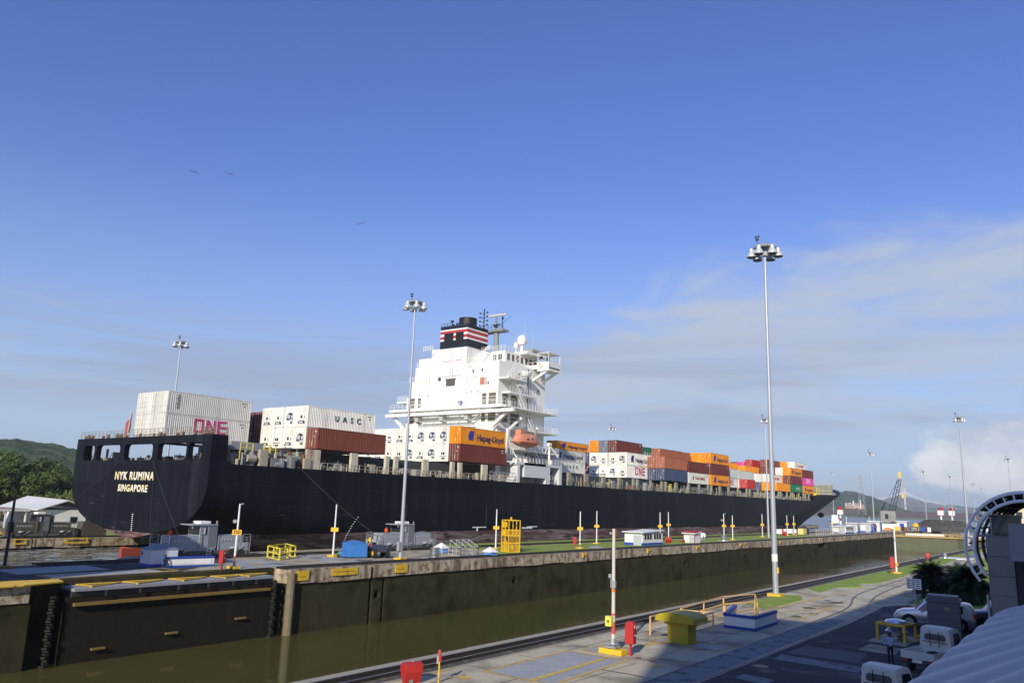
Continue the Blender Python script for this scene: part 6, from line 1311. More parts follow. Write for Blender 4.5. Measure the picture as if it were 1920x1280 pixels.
for s_ in (-1, 1):
    wq = MB(); P0 = [(-1.95, 1.12), (-1.75, 1.6), (-.4, 1.70), (.45, 1.66), (1.0, 1.14)]
    X0 = s_ * W2 * .985; wq.add([(s_ * (W2 * (.985 - .23 * (z - 1.08) / .7) + .012), y, z) for y, z in P0], [(0, 1, 2, 3, 4) if s_ > 0 else (4, 3, 2, 1, 0)]); g_ = wq.build('side_window', glass, sv); g_.modifiers.new('s', 'SOLIDIFY').thickness = .01
    for y_ in (-1.42, 1.5):
        w_ = MB().tube((s_ * .70, y_, .38), (s_ * .955, y_, .38), .385, n=22).build('wheel', rubber, sv); r_ = MB().tube((s_ * .955, y_, .38), (s_ * .965, y_, .38), .25, n=18)
        for k in range(10): a = k * math.pi / 5; r_.bar((s_ * .968, y_ + .05 * math.cos(a), .38 + .05 * math.sin(a)), (s_ * .968, y_ + .24 * math.cos(a), .38 + .24 * math.sin(a)), .045)
        r_.build('rim', alu, w_)
        MB().tube((s_ * .90, y_, .40), (s_ * .945, y_, .40), .47, n=22).build('wheel_arch', black, sv)
    MB().cb((s_ * .72, 2.28, .80), (.34, .14, .14)).build('headlight', mat('lamp_clear', (.7, .72, .75), .1), sv); MB().cb((s_ * .80, -2.28, 1.02), (.16, .14, .34)).build('tail_light', mat('lamp_red', (.6, .03, .02), .2), sv)
    MB().cb((s_ * 1.02, .72, 1.18), (.2, .14, .16)).build('wing_mirror', carsilver, sv)
    MB().box(s_ * .60 - .02, s_ * .60 + .02, -1.7, .4, 1.85, 1.89).build('roof_rail', black, sv); MB().box(s_ * .94 - .02, s_ * .94 + .02, -1.0, 1.05, .32, .40).build('side_step', mat('chrome', (.7, .7, .7), .15, metal=1), sv)
    MB().box(s_ * .938 - .004, s_ * .938 + .006, -.02, 0, .45, 1.02).cb((s_ * .945, -.18, .92), (.02, .16, .03)).build('door_seam', darksteel, sv)
MB().add([(-.64, .60, 1.76), (.64, .60, 1.76), (.80, 1.12, 1.17), (-.80, 1.12, 1.17), (-.64, .62, 1.79), (.64, .62, 1.79), (.80, 1.16, 1.18), (-.80, 1.16, 1.18)], [(0, 1, 2, 3), (7, 6, 5, 4), (0, 4, 5, 1), (1, 5, 6, 2), (2, 6, 7, 3), (3, 7, 4, 0)]).build('windscreen', glass, sv)
MB().add([(-.66, -2.10, 1.62), (.66, -2.10, 1.62), (.74, -2.34, 1.12), (-.74, -2.34, 1.12), (-.66, -2.13, 1.62), (.66, -2.13, 1.62), (.74, -2.37, 1.12), (-.74, -2.37, 1.12)], [(0, 1, 2, 3), (7, 6, 5, 4), (0, 4, 5, 1), (1, 5, 6, 2), (2, 6, 7, 3), (3, 7, 4, 0)]).build('rear_window', glass, sv)
MB().box(-.5, .5, 2.36, 2.40, .55, .74).build('grille', black, sv); MB().box(-.75, .75, 2.30, 2.44, .34, .46).build('bumper', mat('chrome', (0, 0, 0)), sv)
# dark car behind it
dv_ = tag(empty('parked_car', (-5.6, 56.2, 0), R_(110), .88), 'dark car with red tail lamp half hidden behind the silver car', 'car')
car_shell(secs, 'body', mat('dark_car_paint', (.06, .065, .07), .3, coat=.5), dv_); MB().add([(-.66, -2.12, 1.62), (.66, -2.12, 1.62), (.74, -2.36, 1.12), (-.74, -2.36, 1.12), (-.66, -2.15, 1.62), (.66, -2.15, 1.62), (.74, -2.39, 1.12), (-.74, -2.39, 1.12)], [(0, 1, 2, 3), (7, 6, 5, 4), (0, 4, 5, 1), (1, 5, 6, 2), (2, 6, 7, 3), (3, 7, 4, 0)]).build('rear_window', glass, dv_)
for s_ in (-1, 1):
    MB().cb((s_ * .80, -2.30, 1.0), (.2, .14, .3)).build('tail_light', mat('lamp_red', (0, 0, 0)), dv_)
    for y_ in (-1.42, 1.5): MB().tube((s_ * .70, y_, .38), (s_ * .97, y_, .38), .385, n=18).build('wheel', rubber, dv_)
# small white cab trucks seen from behind: local -Y is the tail
def kei(x, y, rz, label, s=.80, bed=True):
    t = tag(empty('pickup_truck', (x, y, 0), rz, s), label, 'truck', 'small white pickups in the shaded yard')
    cab = []
    for y_, zr, wr in ((1.55, 1.78, .90), (1.62, 1.86, .93), (2.2, 1.90, .93), (2.75, 1.80, .90), (3.05, 1.2, .92), (3.15, .5, .9)):
        w = .72; cab.append((y_, [(w, .35), (w, .9), (w * .99, 1.05), (w * wr, zr - .12), (w * wr * .93, zr - .02), (w * .5, zr)]))
    c_ = car_shell(cab, 'cab', carwhite, t)
    pts = [(-.42, 1.30), (.42, 1.30), (.48, 1.36), (.46, 1.52), (.38, 1.58), (-.38, 1.58), (-.46, 1.52), (-.48, 1.36)]
    n = len(pts); MB().add([(a, 1.535, b_) for a, b_ in pts] + [(a, 1.50, b_) for a, b_ in pts], [tuple(range(n)), tuple(range(n, 2 * n))[::-1]] + [(i, (i + 1) % n, n + (i + 1) % n, n + i) for i in range(n)]).build('rear_window', mat('smoky_glass', (.10, .10, .10), .2), t)
    MB().bar((-.2, 1.47, .95), (-.2, 1.47, 1.72), .025).bar((.2, 1.47, .95), (.2, 1.47, 1.72), .025).box(-.55, .55, 1.46, 1.49, 1.20, 1.23).build('guard_bar', darksteel, t)
    for s_ in (-1, 1): MB().add([(s_ * .727, 1.9, 1.08), (s_ * .727, 2.85, 1.08), (s_ * .675, 2.62, 1.62), (s_ * .68, 1.95, 1.66), (s_ * .70, 1.9, 1.08), (s_ * .70, 2.85, 1.08), (s_ * .65, 2.62, 1.62), (s_ * .655, 1.95, 1.66)], [(0, 1, 2, 3), (7, 6, 5, 4), (0, 4, 5, 1), (1, 5, 6, 2), (2, 6, 7, 3), (3, 7, 4, 0)]).build('side_window', glass, t); MB().cb((s_ * .86, 2.75, 1.2), (.12, .05, .2)).build('wing_mirror', black, t)
    if bed:
        bb = MB().box(-.72, .72, -.45, 1.48, .62, .68).box(-.74, -.70, -.45, 1.48, .68, .96).box(.70, .74, -.45, 1.48, .68, .96).box(-.74, .74, -.49, -.45, .64, .96).box(-.7, .7, 1.44, 1.48, .68, 1.0).build('cargo_bed', carwhite, t)
        for s_ in (-1, 1): MB().box(s_ * .58 - .12, s_ * .58 + .12, -.52, -.49, .50, .60).build('tail_light', mat('lamp_dim', (.35, .04, .03), .3), t)
        MB().box(-.22, .22, -.52, -.5, .48, .62).build('licence_plate', wall, t); MB().lathe((.15, .9, .68), [(.3, 0), (.32, .05), (.25, .16), (.1, .2)], 14).build('spare_wheel', rubber, t); MB().box(-.7, .7, -.48, -.40, .42, .50).build('bumper', darksteel, t)
    for s_ in (-1, 1):
        for y_ in (.3, 2.4): MB().tube((s_ * .52, y_, .27), (s_ * .70, y_, .27), .27, n=18).build('wheel', rubber, t)
    return t
kei(-6.88, 38.1, R_(-13), 'small white pickup with open bed behind the man in the pale shirt', .90)
kei(-6.78, 27.4, R_(-13), 'white pickup cab cut by the bottom edge of the photo', .86)
# people
def person(loc, rz, s, joints, edges, rad, split, mats, label, hair=True, grp=None, headp=None):
    me = bpy.data.meshes.new('person'); bm = bmesh.new(); sl = bm.verts.layers.skin.verify(); vs = []
    names = list(joints)
    for i, nme in enumerate(names):
        v = bm.verts.new(joints[nme]); v[sl].radius = (rad[nme],) * 2 if not isinstance(rad[nme], tuple) else rad[nme]; v[sl].use_root = (i == 0); vs.append(v)
    for a, b_ in edges: bm.edges.new((vs[names.index(a)], vs[names.index(b_)]))
    bm.to_mesh(me); bm.free(); o = bpy.data.objects.new('tmp', me); COL.objects.link(o); o.modifiers.new('k', 'SKIN').use_smooth_shade = True; m_ = o.modifiers.new('s', 'SUBSURF'); m_.levels = 1
    bpy.context.view_layer.update(); me2 = bpy.data.meshes.new_from_object(o.evaluated_get(bpy.context.evaluated_depsgraph_get())); bpy.data.objects.remove(o)
    for mm_ in mats: me2.materials.append(mm_)
    for p in me2.polygons: p.material_index = split(p.center)
    q = bpy.data.objects.new('person', me2); COL.objects.link(q); q.location = loc; q.rotation_euler = (0, 0, rz); q.scale = (s, s, s); tag(q, label, 'person', grp)
    hp = headp or joints['head']
    if hair: MB().lathe((hp[0], hp[1] + .012, hp[2] + .01), [(.06, -.06), (.098, .0), (.102, .05), (.08, .1), (.02, .125)], 12).build('hair', black, q, smooth=True)
    MB().lathe((hp[0], hp[1] - .105, hp[2] - .02), [(.012, -.02), (.016, 0), (.006, .03)], 6).build('nose', skin, q)
    return q
def std(arms, lean=0.0, legs=None):
    J = dict(pelvis=(0, 0, .93), waist=(0, lean * .3, 1.08), chest=(0, lean * .7, 1.30), neck=(0, lean, 1.47), head=(0, lean - .01, 1.60), crown=(0, lean, 1.68))
    J.update(legs or dict(hl=(.09, 0, .88), kl=(.10, -.02, .48), al=(.11, .02, .09), tl=(.12, -.14, .04), hr=(-.09, 0, .88), kr=(-.10, -.02, .48), ar=(-.11, .02, .09), tr=(-.12, -.14, .04)))
    J.update(arms)
    E_ = [('pelvis', 'waist'), ('waist', 'chest'), ('chest', 'neck'), ('neck', 'head'), ('head', 'crown'), ('pelvis', 'hl'), ('hl', 'kl'), ('kl', 'al'), ('al', 'tl'), ('pelvis', 'hr'), ('hr', 'kr'), ('kr', 'ar'), ('ar', 'tr'), ('chest', 'sl'), ('sl', 'el'), ('el', 'wl'), ('chest', 'sr'), ('sr', 'er'), ('er', 'wr')]
    rd = dict(pelvis=(.15, .12), waist=(.14, .11), chest=(.17, .12), neck=.06, head=.10, crown=.075, hl=.095, kl=.065, al=.05, tl=.045, hr=.095, kr=.065, ar=.05, tr=.045, sl=.07, el=.05, wl=.038, sr=.07, er=.05, wr=.038)
    for side in ('l', 'r'):
        w = Vector(J['w' + side]); e = Vector(J['e' + side]); d = (w - e).normalized(); sx = 1 if side == 'l' else -1
        J['h' + side + 'n'] = tuple(w + d * .05); rd['h' + side + 'n'] = .036; E_.append(('w' + side, 'h' + side + 'n'))
        up = Vector((0, 0, 1)); c = d.cross(up); c = c.normalized() if c.length > .1 else Vector((1, 0, 0))
        for k, off in enumerate((-.026, -.009, .009, .026)):
            nme = 'f%s%d' % (side, k); L_ = (.075, .088, .084, .066)[k]; J[nme] = tuple(w + d * (.05 + L_) + c * off * 1.4); rd[nme] = .010; E_.append(('h' + side + 'n', nme))
        J['th' + side] = tuple(w + d * .06 + c * .06); rd['th' + side] = .011; E_.append(('w' + side, 'th' + side))
    return J, E_, rd
pale = mat('pale_blue_shirt', (.30, .42, .60), .8); navyp = mat('navy_trousers', (.02, .025, .045), .8); shoe = mat('shoe_black', (.012, .012, .012), .5)
A = dict(sl=(.19, 0, 1.40), el=(.40, .10, 1.20), wl=(.20, -.02, 1.02), sr=(-.19, 0, 1.40), er=(-.40, .10, 1.20), wr=(-.20, -.02, 1.02))
J, E_, rd = std(A)
def sp1(c):
    if c.z > 1.46: return 3
    if c.z < .10: return 2
    if c.z < 1.0 and not (abs(c.x) > .17 and c.z > .9): return 1
    if abs(c.x) > .14 and c.z < 1.06: return 3
    return 0
person((-8.3, 39.1, 0), R_(30), .77, J, E_, rd, sp1, [pale, navyp, shoe, skin], 'man in pale blue shirt and dark trousers, hands on hips, in the shaded yard')
A2 = dict(sl=(.19, 0, 1.40), el=(.24, .02, 1.12), wl=(.22, -.15, .92), sr=(-.19, 0, 1.40), er=(-.24, .03, 1.12), wr=(-.22, -.16, .93)); J2, E2, rd2 = std(A2)
darkc = mat('dark_coverall', (.03, .035, .05), .8); redsh = mat('red_shirt', (.35, .05, .05), .8)
person((-64.2, 60.4, 0), R_(50), .95, J2, E2, rd2, lambda c: 3 if c.z > 1.46 else 2 if c.z < .1 else 0 if c.z > 1.22 else 1, [redsh, darkc, shoe, skin], 'worker in dark overalls and reddish top between the blue container and tractor')
def worker(loc, rz, label, s=.95): return person(loc, rz, s, J2, E2, rd2, lambda c: 3 if c.z > 1.50 else 2 if c.z < .1 else 0 if c.z > .98 else 1, [hivis, darkc, shoe, skin], label, grp='orange vested line handlers')
J3 = dict(pelvis=(0, .15, .42), waist=(0, .06, .56), chest=(0, -.12, .76), neck=(0, -.25, .90), head=(0, -.33, .98), crown=(0, -.37, 1.05), hl=(.11, .12, .40), kl=(.17, -.25, .46), al=(.14, .02, .09), tl=(.15, -.13, .04), hr=(-.11, .12, .40), kr=(-.17, -.25, .44), ar=(-.14, .02, .09), tr=(-.15, -.13, .04), sl=(.19, -.14, .82), el=(.2, -.30, .62), wl=(.12, -.42, .45), sr=(-.19, -.14, .82), er=(-.2, -.32, .62), wr=(-.12, -.44, .45))
_, E3, rd3 = std(A2)
for side in ('l', 'r'):
    w = Vector(J3['w' + side]); e = Vector(J3['e' + side]); d = (w - e).normalized(); J3['h' + side + 'n'] = tuple(w + d * .05); c = Vector((1, 0, 0))
    for k, off in enumerate((-.026, -.009, .009, .026)): J3['f%s%d' % (side, k)] = tuple(w + d * (.05 + (.075, .088, .084, .066)[k]) + c * off * 1.4)
    J3['th' + side] = tuple(w + d * .05 + c * (.055 if side == 'r' else -.055))
bluecov = mat('blue_coverall', (.04, .09, .30), .8)
person((-63.6, 37.0, 0), R_(60), 1.0, J3, E3, rd3, lambda c: 3 if c.z > .93 and c.y < -.24 else 2 if c.z < .1 else 0 if c.x < 0 else 1, [bluecov, darkc, shoe, skin], 'worker in blue crouching against the end of the low white parapet', headp=(0, -.33, .98))
worker((-70.9, 69.5, 1.36), R_(80), 'line handler in orange standing on the end of the grey locomotive', .85); worker((-72.2, 42.2, 1.36), R_(80), 'line handler in orange on the locomotive under the stern', .8)
person((-64.5, 288, 0), R_(40), 1.6, J2, E2, rd2, sp1, [mat('olive_shirt', (.2, .2, .14), .8), darkc, shoe, skin], 'man in olive clothes standing right of the blue doored booth', grp='people beyond the bow'); person((-64.2, 292, 0), R_(20), 1.5, J2, E2, rd2, sp1, [mat('plum_shirt', (.2, .1, .16), .8), navyp, shoe, skin], 'man in plum clothes standing left of the man in olive', grp='people beyond the bow')
# ---- building at right, awning roof, arch
rb_ = tag(empty('annex_building', (0, 0, 0)), 'dark grey panelled annex at the right edge with a jutting upper box', 'building')
pan = mat('annex_panel', (.27, .26, .25), .55, var=.08); pan2 = mat('annex_box', (.26, .28, .29), .5, var=.05); dk_ = mat('annex_recess', (.055, .05, .06), .6)
mb = MB()
for k in range(7): mb.box(-4.35, -3.45, 40.0, 40.06, .0 + k * .8, .78 + k * .8).box(-4.42, -4.35, 40.0, 52, .0 + k * .8, .78 + k * .8)
mb.build('wall', pan, rb_); MB().box(-4.35, 12, 40.07, 60, 0, 5.55).build('recess_wall', dk_, rb_); MB().box(-3.42, 9, 38.4, 41.2, 4.72, 6.2).build('upper_box', pan2, rb_); MB().box(-3.0, -2.3, 39.4, 40.05, 0, 4.72).build('pier', mat('annex_pier', (.09, .08, .08), .6), rb_)
MB().box(-4.9, 2, 40.5, 52, 5.57, 5.63).build('flat_roof', pan, rb_); gpan = MB().box(-4.6, -3.4, 44.0, 44.05, 5.63, 6.5).build('glass_panel', mat('green_glass', (.12, .18, .17), .1), rb_); MB().rail([(-4.6, 44.0, 5.63), (-3.4, 44, 5.63)], .9, 1.2, .03, 1).build('railing', galv, rb_)
MB().tube((-4.5, 39.9, 0), (-4.5, 39.9, 3.2), .05, n=8).build('downpipe', galv, rb_)
ac_ = tag(empty('arch_canopy', (-2.85, 39.7, 5.15)), 'curved white tubular steel arch canopy over the annex at right edge', 'canopy')
def ring(mb, r, y, a0, a1, rt, n=40, sq=False):
    pts = [(r * math.cos(a0 + (a1 - a0) * k / n), y, r * math.sin(a0 + (a1 - a0) * k / n)) for k in range(n + 1)]
    for a, b_ in zip(pts[:-1], pts[1:]): mb.tube(a, b_, rt, n=8) if not sq else mb.bar(a, b_, rt)
ra2 = MB(); ring(ra2, 2.32, 0, R_(60), R_(217), .06); ring(ra2, 1.98, 0, R_(60), R_(215), .07); ra2.build('front_arch', mat('arch_white', (.86, .86, .86), .35), ac_, smooth=True)
ra2 = MB()
for k in range(15): a = R_(70 + k * 10); ra2.tube((1.98 * math.cos(a), 0, 1.98 * math.sin(a)), (2.32 * math.cos(a), .02, 2.32 * math.sin(a)), .035, n=6)
ra2.build('strut', mat('arch_white', (0, 0, 0)), ac_)
for k in range(1, 7):
    q = MB(); ring(q, 2.15, k * 2.2, R_(20), R_(205), .13, 30, True); q.build('rib', darksteel, ac_)
q = MB()
for k in range(9): a = R_(40 + k * 17); q.tube((2.15 * math.cos(a), 0, 2.15 * math.sin(a)), (2.15 * math.cos(a), 13.2, 2.15 * math.sin(a)), .04, n=6)
q.build('purlin', greysteel, ac_)
v = []; nA = 20
for y_ in (0.1, 13.3):
    for r_ in (2.36, 2.40):
        for k in range(nA + 1): a = R_(48 + 92 * k / nA); v.append((r_ * math.cos(a), y_, r_ * math.sin(a)))
n1_ = nA + 1; f = []
for k in range(nA): f += [(k, k + 1, 2 * n1_ + k + 1, 2 * n1_ + k), (n1_ + k + 1, n1_ + k, 3 * n1_ + k, 3 * n1_ + k + 1), (k + 1, k, n1_ + k, n1_ + k + 1), (2 * n1_ + k, 2 * n1_ + k + 1, 3 * n1_ + k + 1, 3 * n1_ + k)]
MB().add(v, f).build('roof_skin', black, ac_)
# translucent awning roof below the viewpoint, lower right
aw = tag(empty('awning', (0, 0, 0)), 'pale corrugated awning roof filling the lower right corner', 'awning')
Vv = []; Ff = []; NX_ = 150; NY_ = 110
def aw_edge(y): return -2.42 if y < 22.5 else -2.42 + (y - 22.5) * .10 + max(0, y - 25.5) * .25
for j in range(NY_ + 1):
    y = 5 + 24 * j / NY_; x0 = aw_edge(y)
    for i in range(NX_ + 1):
        x = x0 + 5.2 * i / NX_; u = (x - .2 * y) ; w_ = abs(math.sin(u * math.pi / .36)) ** .8 * .045
        Vv.append((x, y, 4.18 + w_ - .02 * (x - x0) ** 1.2 * 0))
for j in range(NY_):
    for i in range(NX_): a = j * (NX_ + 1) + i; Ff.append((a, a + 1, a + NX_ + 2, a + NX_ + 1))
awm = mat('awning_sheet', (.43, .44, .46), .45, var=.08, vs=1.2, streak=(1.5, .55, .8, (.35, .38, .45), .5))
ao_ = MB().add(Vv, Ff).build('roof_sheet', awm, aw, smooth=True); ao_.modifiers.new('s', 'SOLIDIFY').thickness = .02
fm_ = MB(); 
for y in (8, 14, 20): fm_.bar((-2.3, y, 4.1), (2.5, y, 4.1), .08)
fm_.bar((-2.25, 26, 0), (-1.95, 26, 4.1), .1) if False else fm_.bar((-1.0, 24, 0), (-1.0, 24, 4.1), .1); fm_.build('frame', greysteel, aw)
# ================================================================ plants
def leafmat(name, c1, c2, tr=.25):
    m = bpy.data.materials.new(name); m.use_nodes = True; nt = m.node_tree; b = nt.nodes['Principled BSDF']
    gp = N(nt, 'ShaderNodeNewGeometry'); n = N(nt, 'ShaderNodeTexNoise'); n.inputs['Scale'].default_value = .45; n.inputs['Detail'].default_value = 5; nt.links.new(gp.outputs[0], n.inputs['Vector'])
    n2 = N(nt, 'ShaderNodeTexNoise'); n2.inputs['Scale'].default_value = 6; nt.links.new(gp.outputs[0], n2.inputs['Vector'])
    f = mth(nt, 'ADD', mth(nt, 'MULTIPLY', n.outputs[0], .6), mth(nt, 'MULTIPLY', n2.outputs[0], .4))
    c = mixc(nt, ramp(nt, f, .38, .62), c1, c2); nt.links.new(c, b.inputs['Base Color']); b.inputs['Roughness'].default_value = .6; b.inputs['Specular IOR Level'].default_value = .25
    return m
leaf = leafmat('foliage', (.030, .060, .012), (.095, .13, .026)); leaf2 = leafmat('foliage_light', (.060, .10, .020), (.13, .17, .04)); leafp = leafmat('palm_frond', (.008, .018, .006), (.025, .042, .012))
bark = mat('bark', (.12, .09, .06), .9, var=.3, vs=4)
def crown_mesh(seed, R, Hc, nclump, nleaf, ls, name, m):
    r = random.Random(seed); mb = MB(); vs = []; fs = []
    cl = []
    for k in range(nclump):
        while True:
            p = Vector((r.uniform(-1, 1), r.uniform(-1, 1), r.uniform(-.75, 1)))
            if p.length < 1 and p.length > .35: break
        cl.append((Vector((p.x * R, p.y * R, p.z * Hc)), r.uniform(.20, .38) * R))
    for c, cr in cl:
        for q in range(nleaf):
            d = Vector((r.gauss(0, 1), r.gauss(0, 1), r.gauss(0, .8))); d.normalize(); p = c + d * cr * r.uniform(.65, 1.05)
            nrm = (d + Vector((r.uniform(-.6, .6), r.uniform(-.6, .6), r.uniform(-.2, .9)))).normalized(); t = nrm.orthogonal().normalized(); t = Matrix.Rotation(r.uniform(0, 6.28), 3, nrm) @ t; b_ = nrm.cross(t); s = ls * r.uniform(.6, 1.3)
            o = len(vs); vs += [p - t * s, p - b_ * s * .55, p + t * s, p + b_ * s * .55]; fs.append((o, o + 1, o + 2, o + 3))
    me = bpy.data.meshes.new(name); me.from_pydata([tuple(v) for v in vs], [], fs); me.materials.append(m); return me
CR = [crown_mesh(1, 4.6, 4.2, 46, 90, .36, 'crown', leaf), crown_mesh(2, 4.2, 4.6, 40, 90, .34, 'crown', leaf), crown_mesh(3, 3.2, 3.0, 34, 90, .26, 'crown', leaf2)]
def trunk_mesh(seed, h, r0):
    r = random.Random(seed); mb = MB(); mb.tube((0, 0, 0), (.1, .1, h * .55), r0, r0 * .7, n=8)
    for k in range(6): a = k * 1.05 + r.uniform(0, .4); mb.tube((.1, .1, h * (.4 + .03 * k)), (math.cos(a) * h * .28, math.sin(a) * h * .28, h * r.uniform(.65, .85)), r0 * .4, r0 * .12, n=6)
    return mb.mesh('trunk', bark)
TR = [trunk_mesh(1, 9, .32), trunk_mesh(2, 9, .28), trunk_mesh(3, 5.5, .16)]
def tree(x, y, z, h, kind, label, rz=0.0):
    hh = [11.5, 11.5, 7.0][kind]; s = h / hh; t = tag(empty('tree', (x, y, z), rz, s), label, 'tree', 'broadleaf trees behind the far quay')
    for nme, me, dz in (('trunk', TR[kind], 0), ('crown', CR[kind], [7.4, 7.2, 4.1][kind])):
        o = bpy.data.objects.new(nme, me); COL.objects.link(o); o.parent = t; o.location = (0, 0, dz)
    return t
rt = random.Random(44)
tl = [(-188, 62, 15.0, 0), (-186, 70.5, 14.6, 1), (-187, 77.5, 13.6, 0), (-176, 66, 11.5, 1), (-178, 74, 11.0, 0), (-181, 84, 11.6, 1), (-190, 90, 12.5, 0), (-196, 98, 13, 1), (-172, 60, 10, 1), (-194, 55, 15.5, 0), (-168, 76.2, 7.6, 2), (-166, 71.5, 6.4, 2), (-205, 75, 15.5, 1), (-210, 88, 15.0, 0), (-176, 56, 11.5, 0), (-182, 79.5, 11.0, 0), (-171, 81, 8.5, 1), (-192, 66, 14.0, 1), (-180, 69.5, 12.0, 0), (-172, 70, 9.5, 1)]
DS = ['leftmost tall tree', 'tall tree left of the stern', 'tall rounded tree']
for i, (x, y, h, k) in enumerate(tl):
    tree(x, y, -.7, h * .87, k, '%s %s broadleaf tree behind the white roofed building, %s from the left' % (['dark green', 'deep green', 'pale grey green'][k], 'tall' if h > 13 else 'middle sized' if h > 9 else 'small', ORD[i] if 0 else ['first', 'second', 'third', 'fourth', 'fifth', 'sixth', 'seventh', 'eighth', 'ninth', 'tenth', 'eleventh', 'twelfth', 'thirteenth', 'fourteenth', 'fifteenth', 'sixteenth', 'seventeenth', 'eighteenth', 'nineteenth', 'twentieth'][sorted(range(20), key=lambda q: tl[q][1] / -tl[q][0]).index(i)]), rt.uniform(0, 6))
# palms
def palm_mesh(seed, nf, L, hang):
    r = random.Random(seed); vs = []; fs = []
    for k in range(nf):
        a = r.uniform(0, 6.283); el0 = r.uniform(-.1, 1.45); l = L * r.uniform(.8, 1.1); p = Vector((0, 0, 0)); d = Vector((math.cos(a) * math.cos(el0), math.sin(a) * math.cos(el0), math.sin(el0))); side = Vector((-math.sin(a), math.cos(a), 0)); n = 16; pts = []
        for i in range(n + 1): pts.append((p.copy(), d.copy())); p = p + d * l / n; d = (d + Vector((0, 0, -hang / n * (1 + i / n)))).normalized()
        for i in range(1, n + 1):
            q, dd = pts[i]; ll = .42 * L / 1.5 * math.sin(math.pi * min(.96, i / n * .9 + .08)) + .05
            for s in (-1, 1):
                for e in (0, .5):
                    b_ = q - dd * l / n * e; tip = b_ + side * s * ll + dd * ll * .55 + Vector((0, 0, -.35 * ll)); w = dd * .028
                    o = len(vs); vs += [b_ - w, tip, b_ + w]; fs.append((o, o + 1, o + 2))
        for (q0, d0), (q1, d1) in zip(pts[:-1], pts[1:]):
            o = len(vs); w = side * .015; vs += [q0 - w, q0 + w, q1 + w, q1 - w]; fs.append((o, o + 1, o + 2, o + 3))
    me = bpy.data.meshes.new('fronds'); me.from_pydata([tuple(v) for v in vs], [], fs); me.materials.append(leafp); return me
for i, (x, y, h, L, lab_) in enumerate(((-11.9, 71.5, 1.35, 1.75, 'left dark feathery palm in the shade before the near lawn'), (-8.9, 69.5, 1.2, 1.9, 'right dark feathery palm in shade against the annex'), (-10.4, 75.5, 1.2, 1.6, 'palm between and behind the two larger dark palms'))):
    t = tag(empty('palm_tree', (x, y, 0)), lab_, 'palm', 'short feathery palms by the yard'); MB().lathe((0, 0, 0), [(.24, 0), (.2, .5), (.24, h)], 10).build('trunk', bark, t)
    o = bpy.data.objects.new('crown', palm_mesh(10 + i, 130, L * 1.12, 1.5)); COL.objects.link(o); o.parent = t; o.location = (0, 0, h)
# ================================================================ far left quay
wb = tag(empty('building', (0, 0, 0)), 'white walled building with a pale low pitched metal roof left of the stern', 'building')
rfm = mat('pale_roof', (.62, .64, .60), .5, var=.08); MB().prism([(-152, 58.3), (-137.5, 58.3), (-137.5, 65.0), (-152, 65.0)], -.7, 2.5).build('wall', wall, wb)
MB().add([(-152.5, 57.0, 2.4), (-136.8, 57.0, 2.4), (-136.8, 61.6, 3.95), (-152.5, 61.6, 4.3), (-136.8, 66.2, 2.4), (-152.5, 66.2, 2.4), (-152.5, 57.0, 2.55), (-136.8, 57.0, 2.55), (-136.8, 61.6, 4.1), (-152.5, 61.6, 4.45), (-136.8, 66.2, 2.55), (-152.5, 66.2, 2.55)], [(6, 7, 8, 9), (9, 8, 10, 11), (0, 3, 2, 1), (3, 5, 4, 2), (0, 1, 7, 6), (4, 5, 11, 10), (1, 2, 8, 7), (2, 4, 10, 8)]).build('roof', rfm, wb)
MB().box(-137.49, -137.44, 58.8, 59.9, -.2, 1.6).box(-137.49, -137.44, 62.5, 63.6, .4, 1.4).build('window', glass, wb)
sh = tag(empty('shed', (0, 0, 0)), 'long grey roofed open shed with white posts at the left edge', 'shed')
MB().box(-150, -139, 30, 56.8, 2.35, 2.55).build('roof', mat('rust_roof', (.33, .20, .17), .8, var=.2), sh); MB().box(-139.1, -138.8, 30, 56.8, 2.2, 2.5).build('fascia', rfm, sh)
for k in range(9): MB().box(-139.2, -139.0, 33 + k * 2.9, 33.2 + k * 2.9, -.7, 2.3).build('post', wall, sh)
MB().box(-148, -147.8, 30, 50.6, -.7, 2.3).build('back_wall', mat('shed_wall', (.5, .53, .52), .6), sh)
tb2 = tag(MB().box(-137.2, -136.9, 66, 70.0, -.7, .9).build('panel_fence', mat('panel_blue', (.16, .34, .60), .6)), 'light blue panel fence beside the white building', 'fence')
# power line tower among the left trees
def lattice(name, loc, h, w, m, label, cat, arms=()):
    t = tag(empty(name, loc), label, cat); mb = MB(); n = 7
    for k in range(n):
        z0, z1 = h * k / n, h * (k + 1) / n; a, b_ = w * (1 - .85 * k / n), w * (1 - .85 * (k + 1) / n); r = w * .035
        for sx, sy in ((1, 1), (1, -1), (-1, -1), (-1, 1)): mb.bar((sx * a, sy * a, z0), (sx * b_, sy * b_, z1), r * 2)
        mb.bar((a, a, z0), (-b_, b_, z1), r).bar((-a, a, z0), (b_, b_, z1), r).bar((a, -a, z0), (a * .9, a * .9, z0), r)
    for z, l in arms: mb.bar((-l, 0, z), (l, 0, z), w * .08).bar((-l, 0, z), (0, 0, z + w * .5), w * .05).bar((l, 0, z), (0, 0, z + w * .5), w * .05)
    mb.build('lattice', m, t); return t
pylm = mat('pylon_grey', (.34, .36, .37), .5)
lattice('pylon', (-395, 185, 0), 26, 2.6, pylm, 'small steel pylon rising over the trees left of the stern', 'pylon', ((22, 5), (18, 6)))
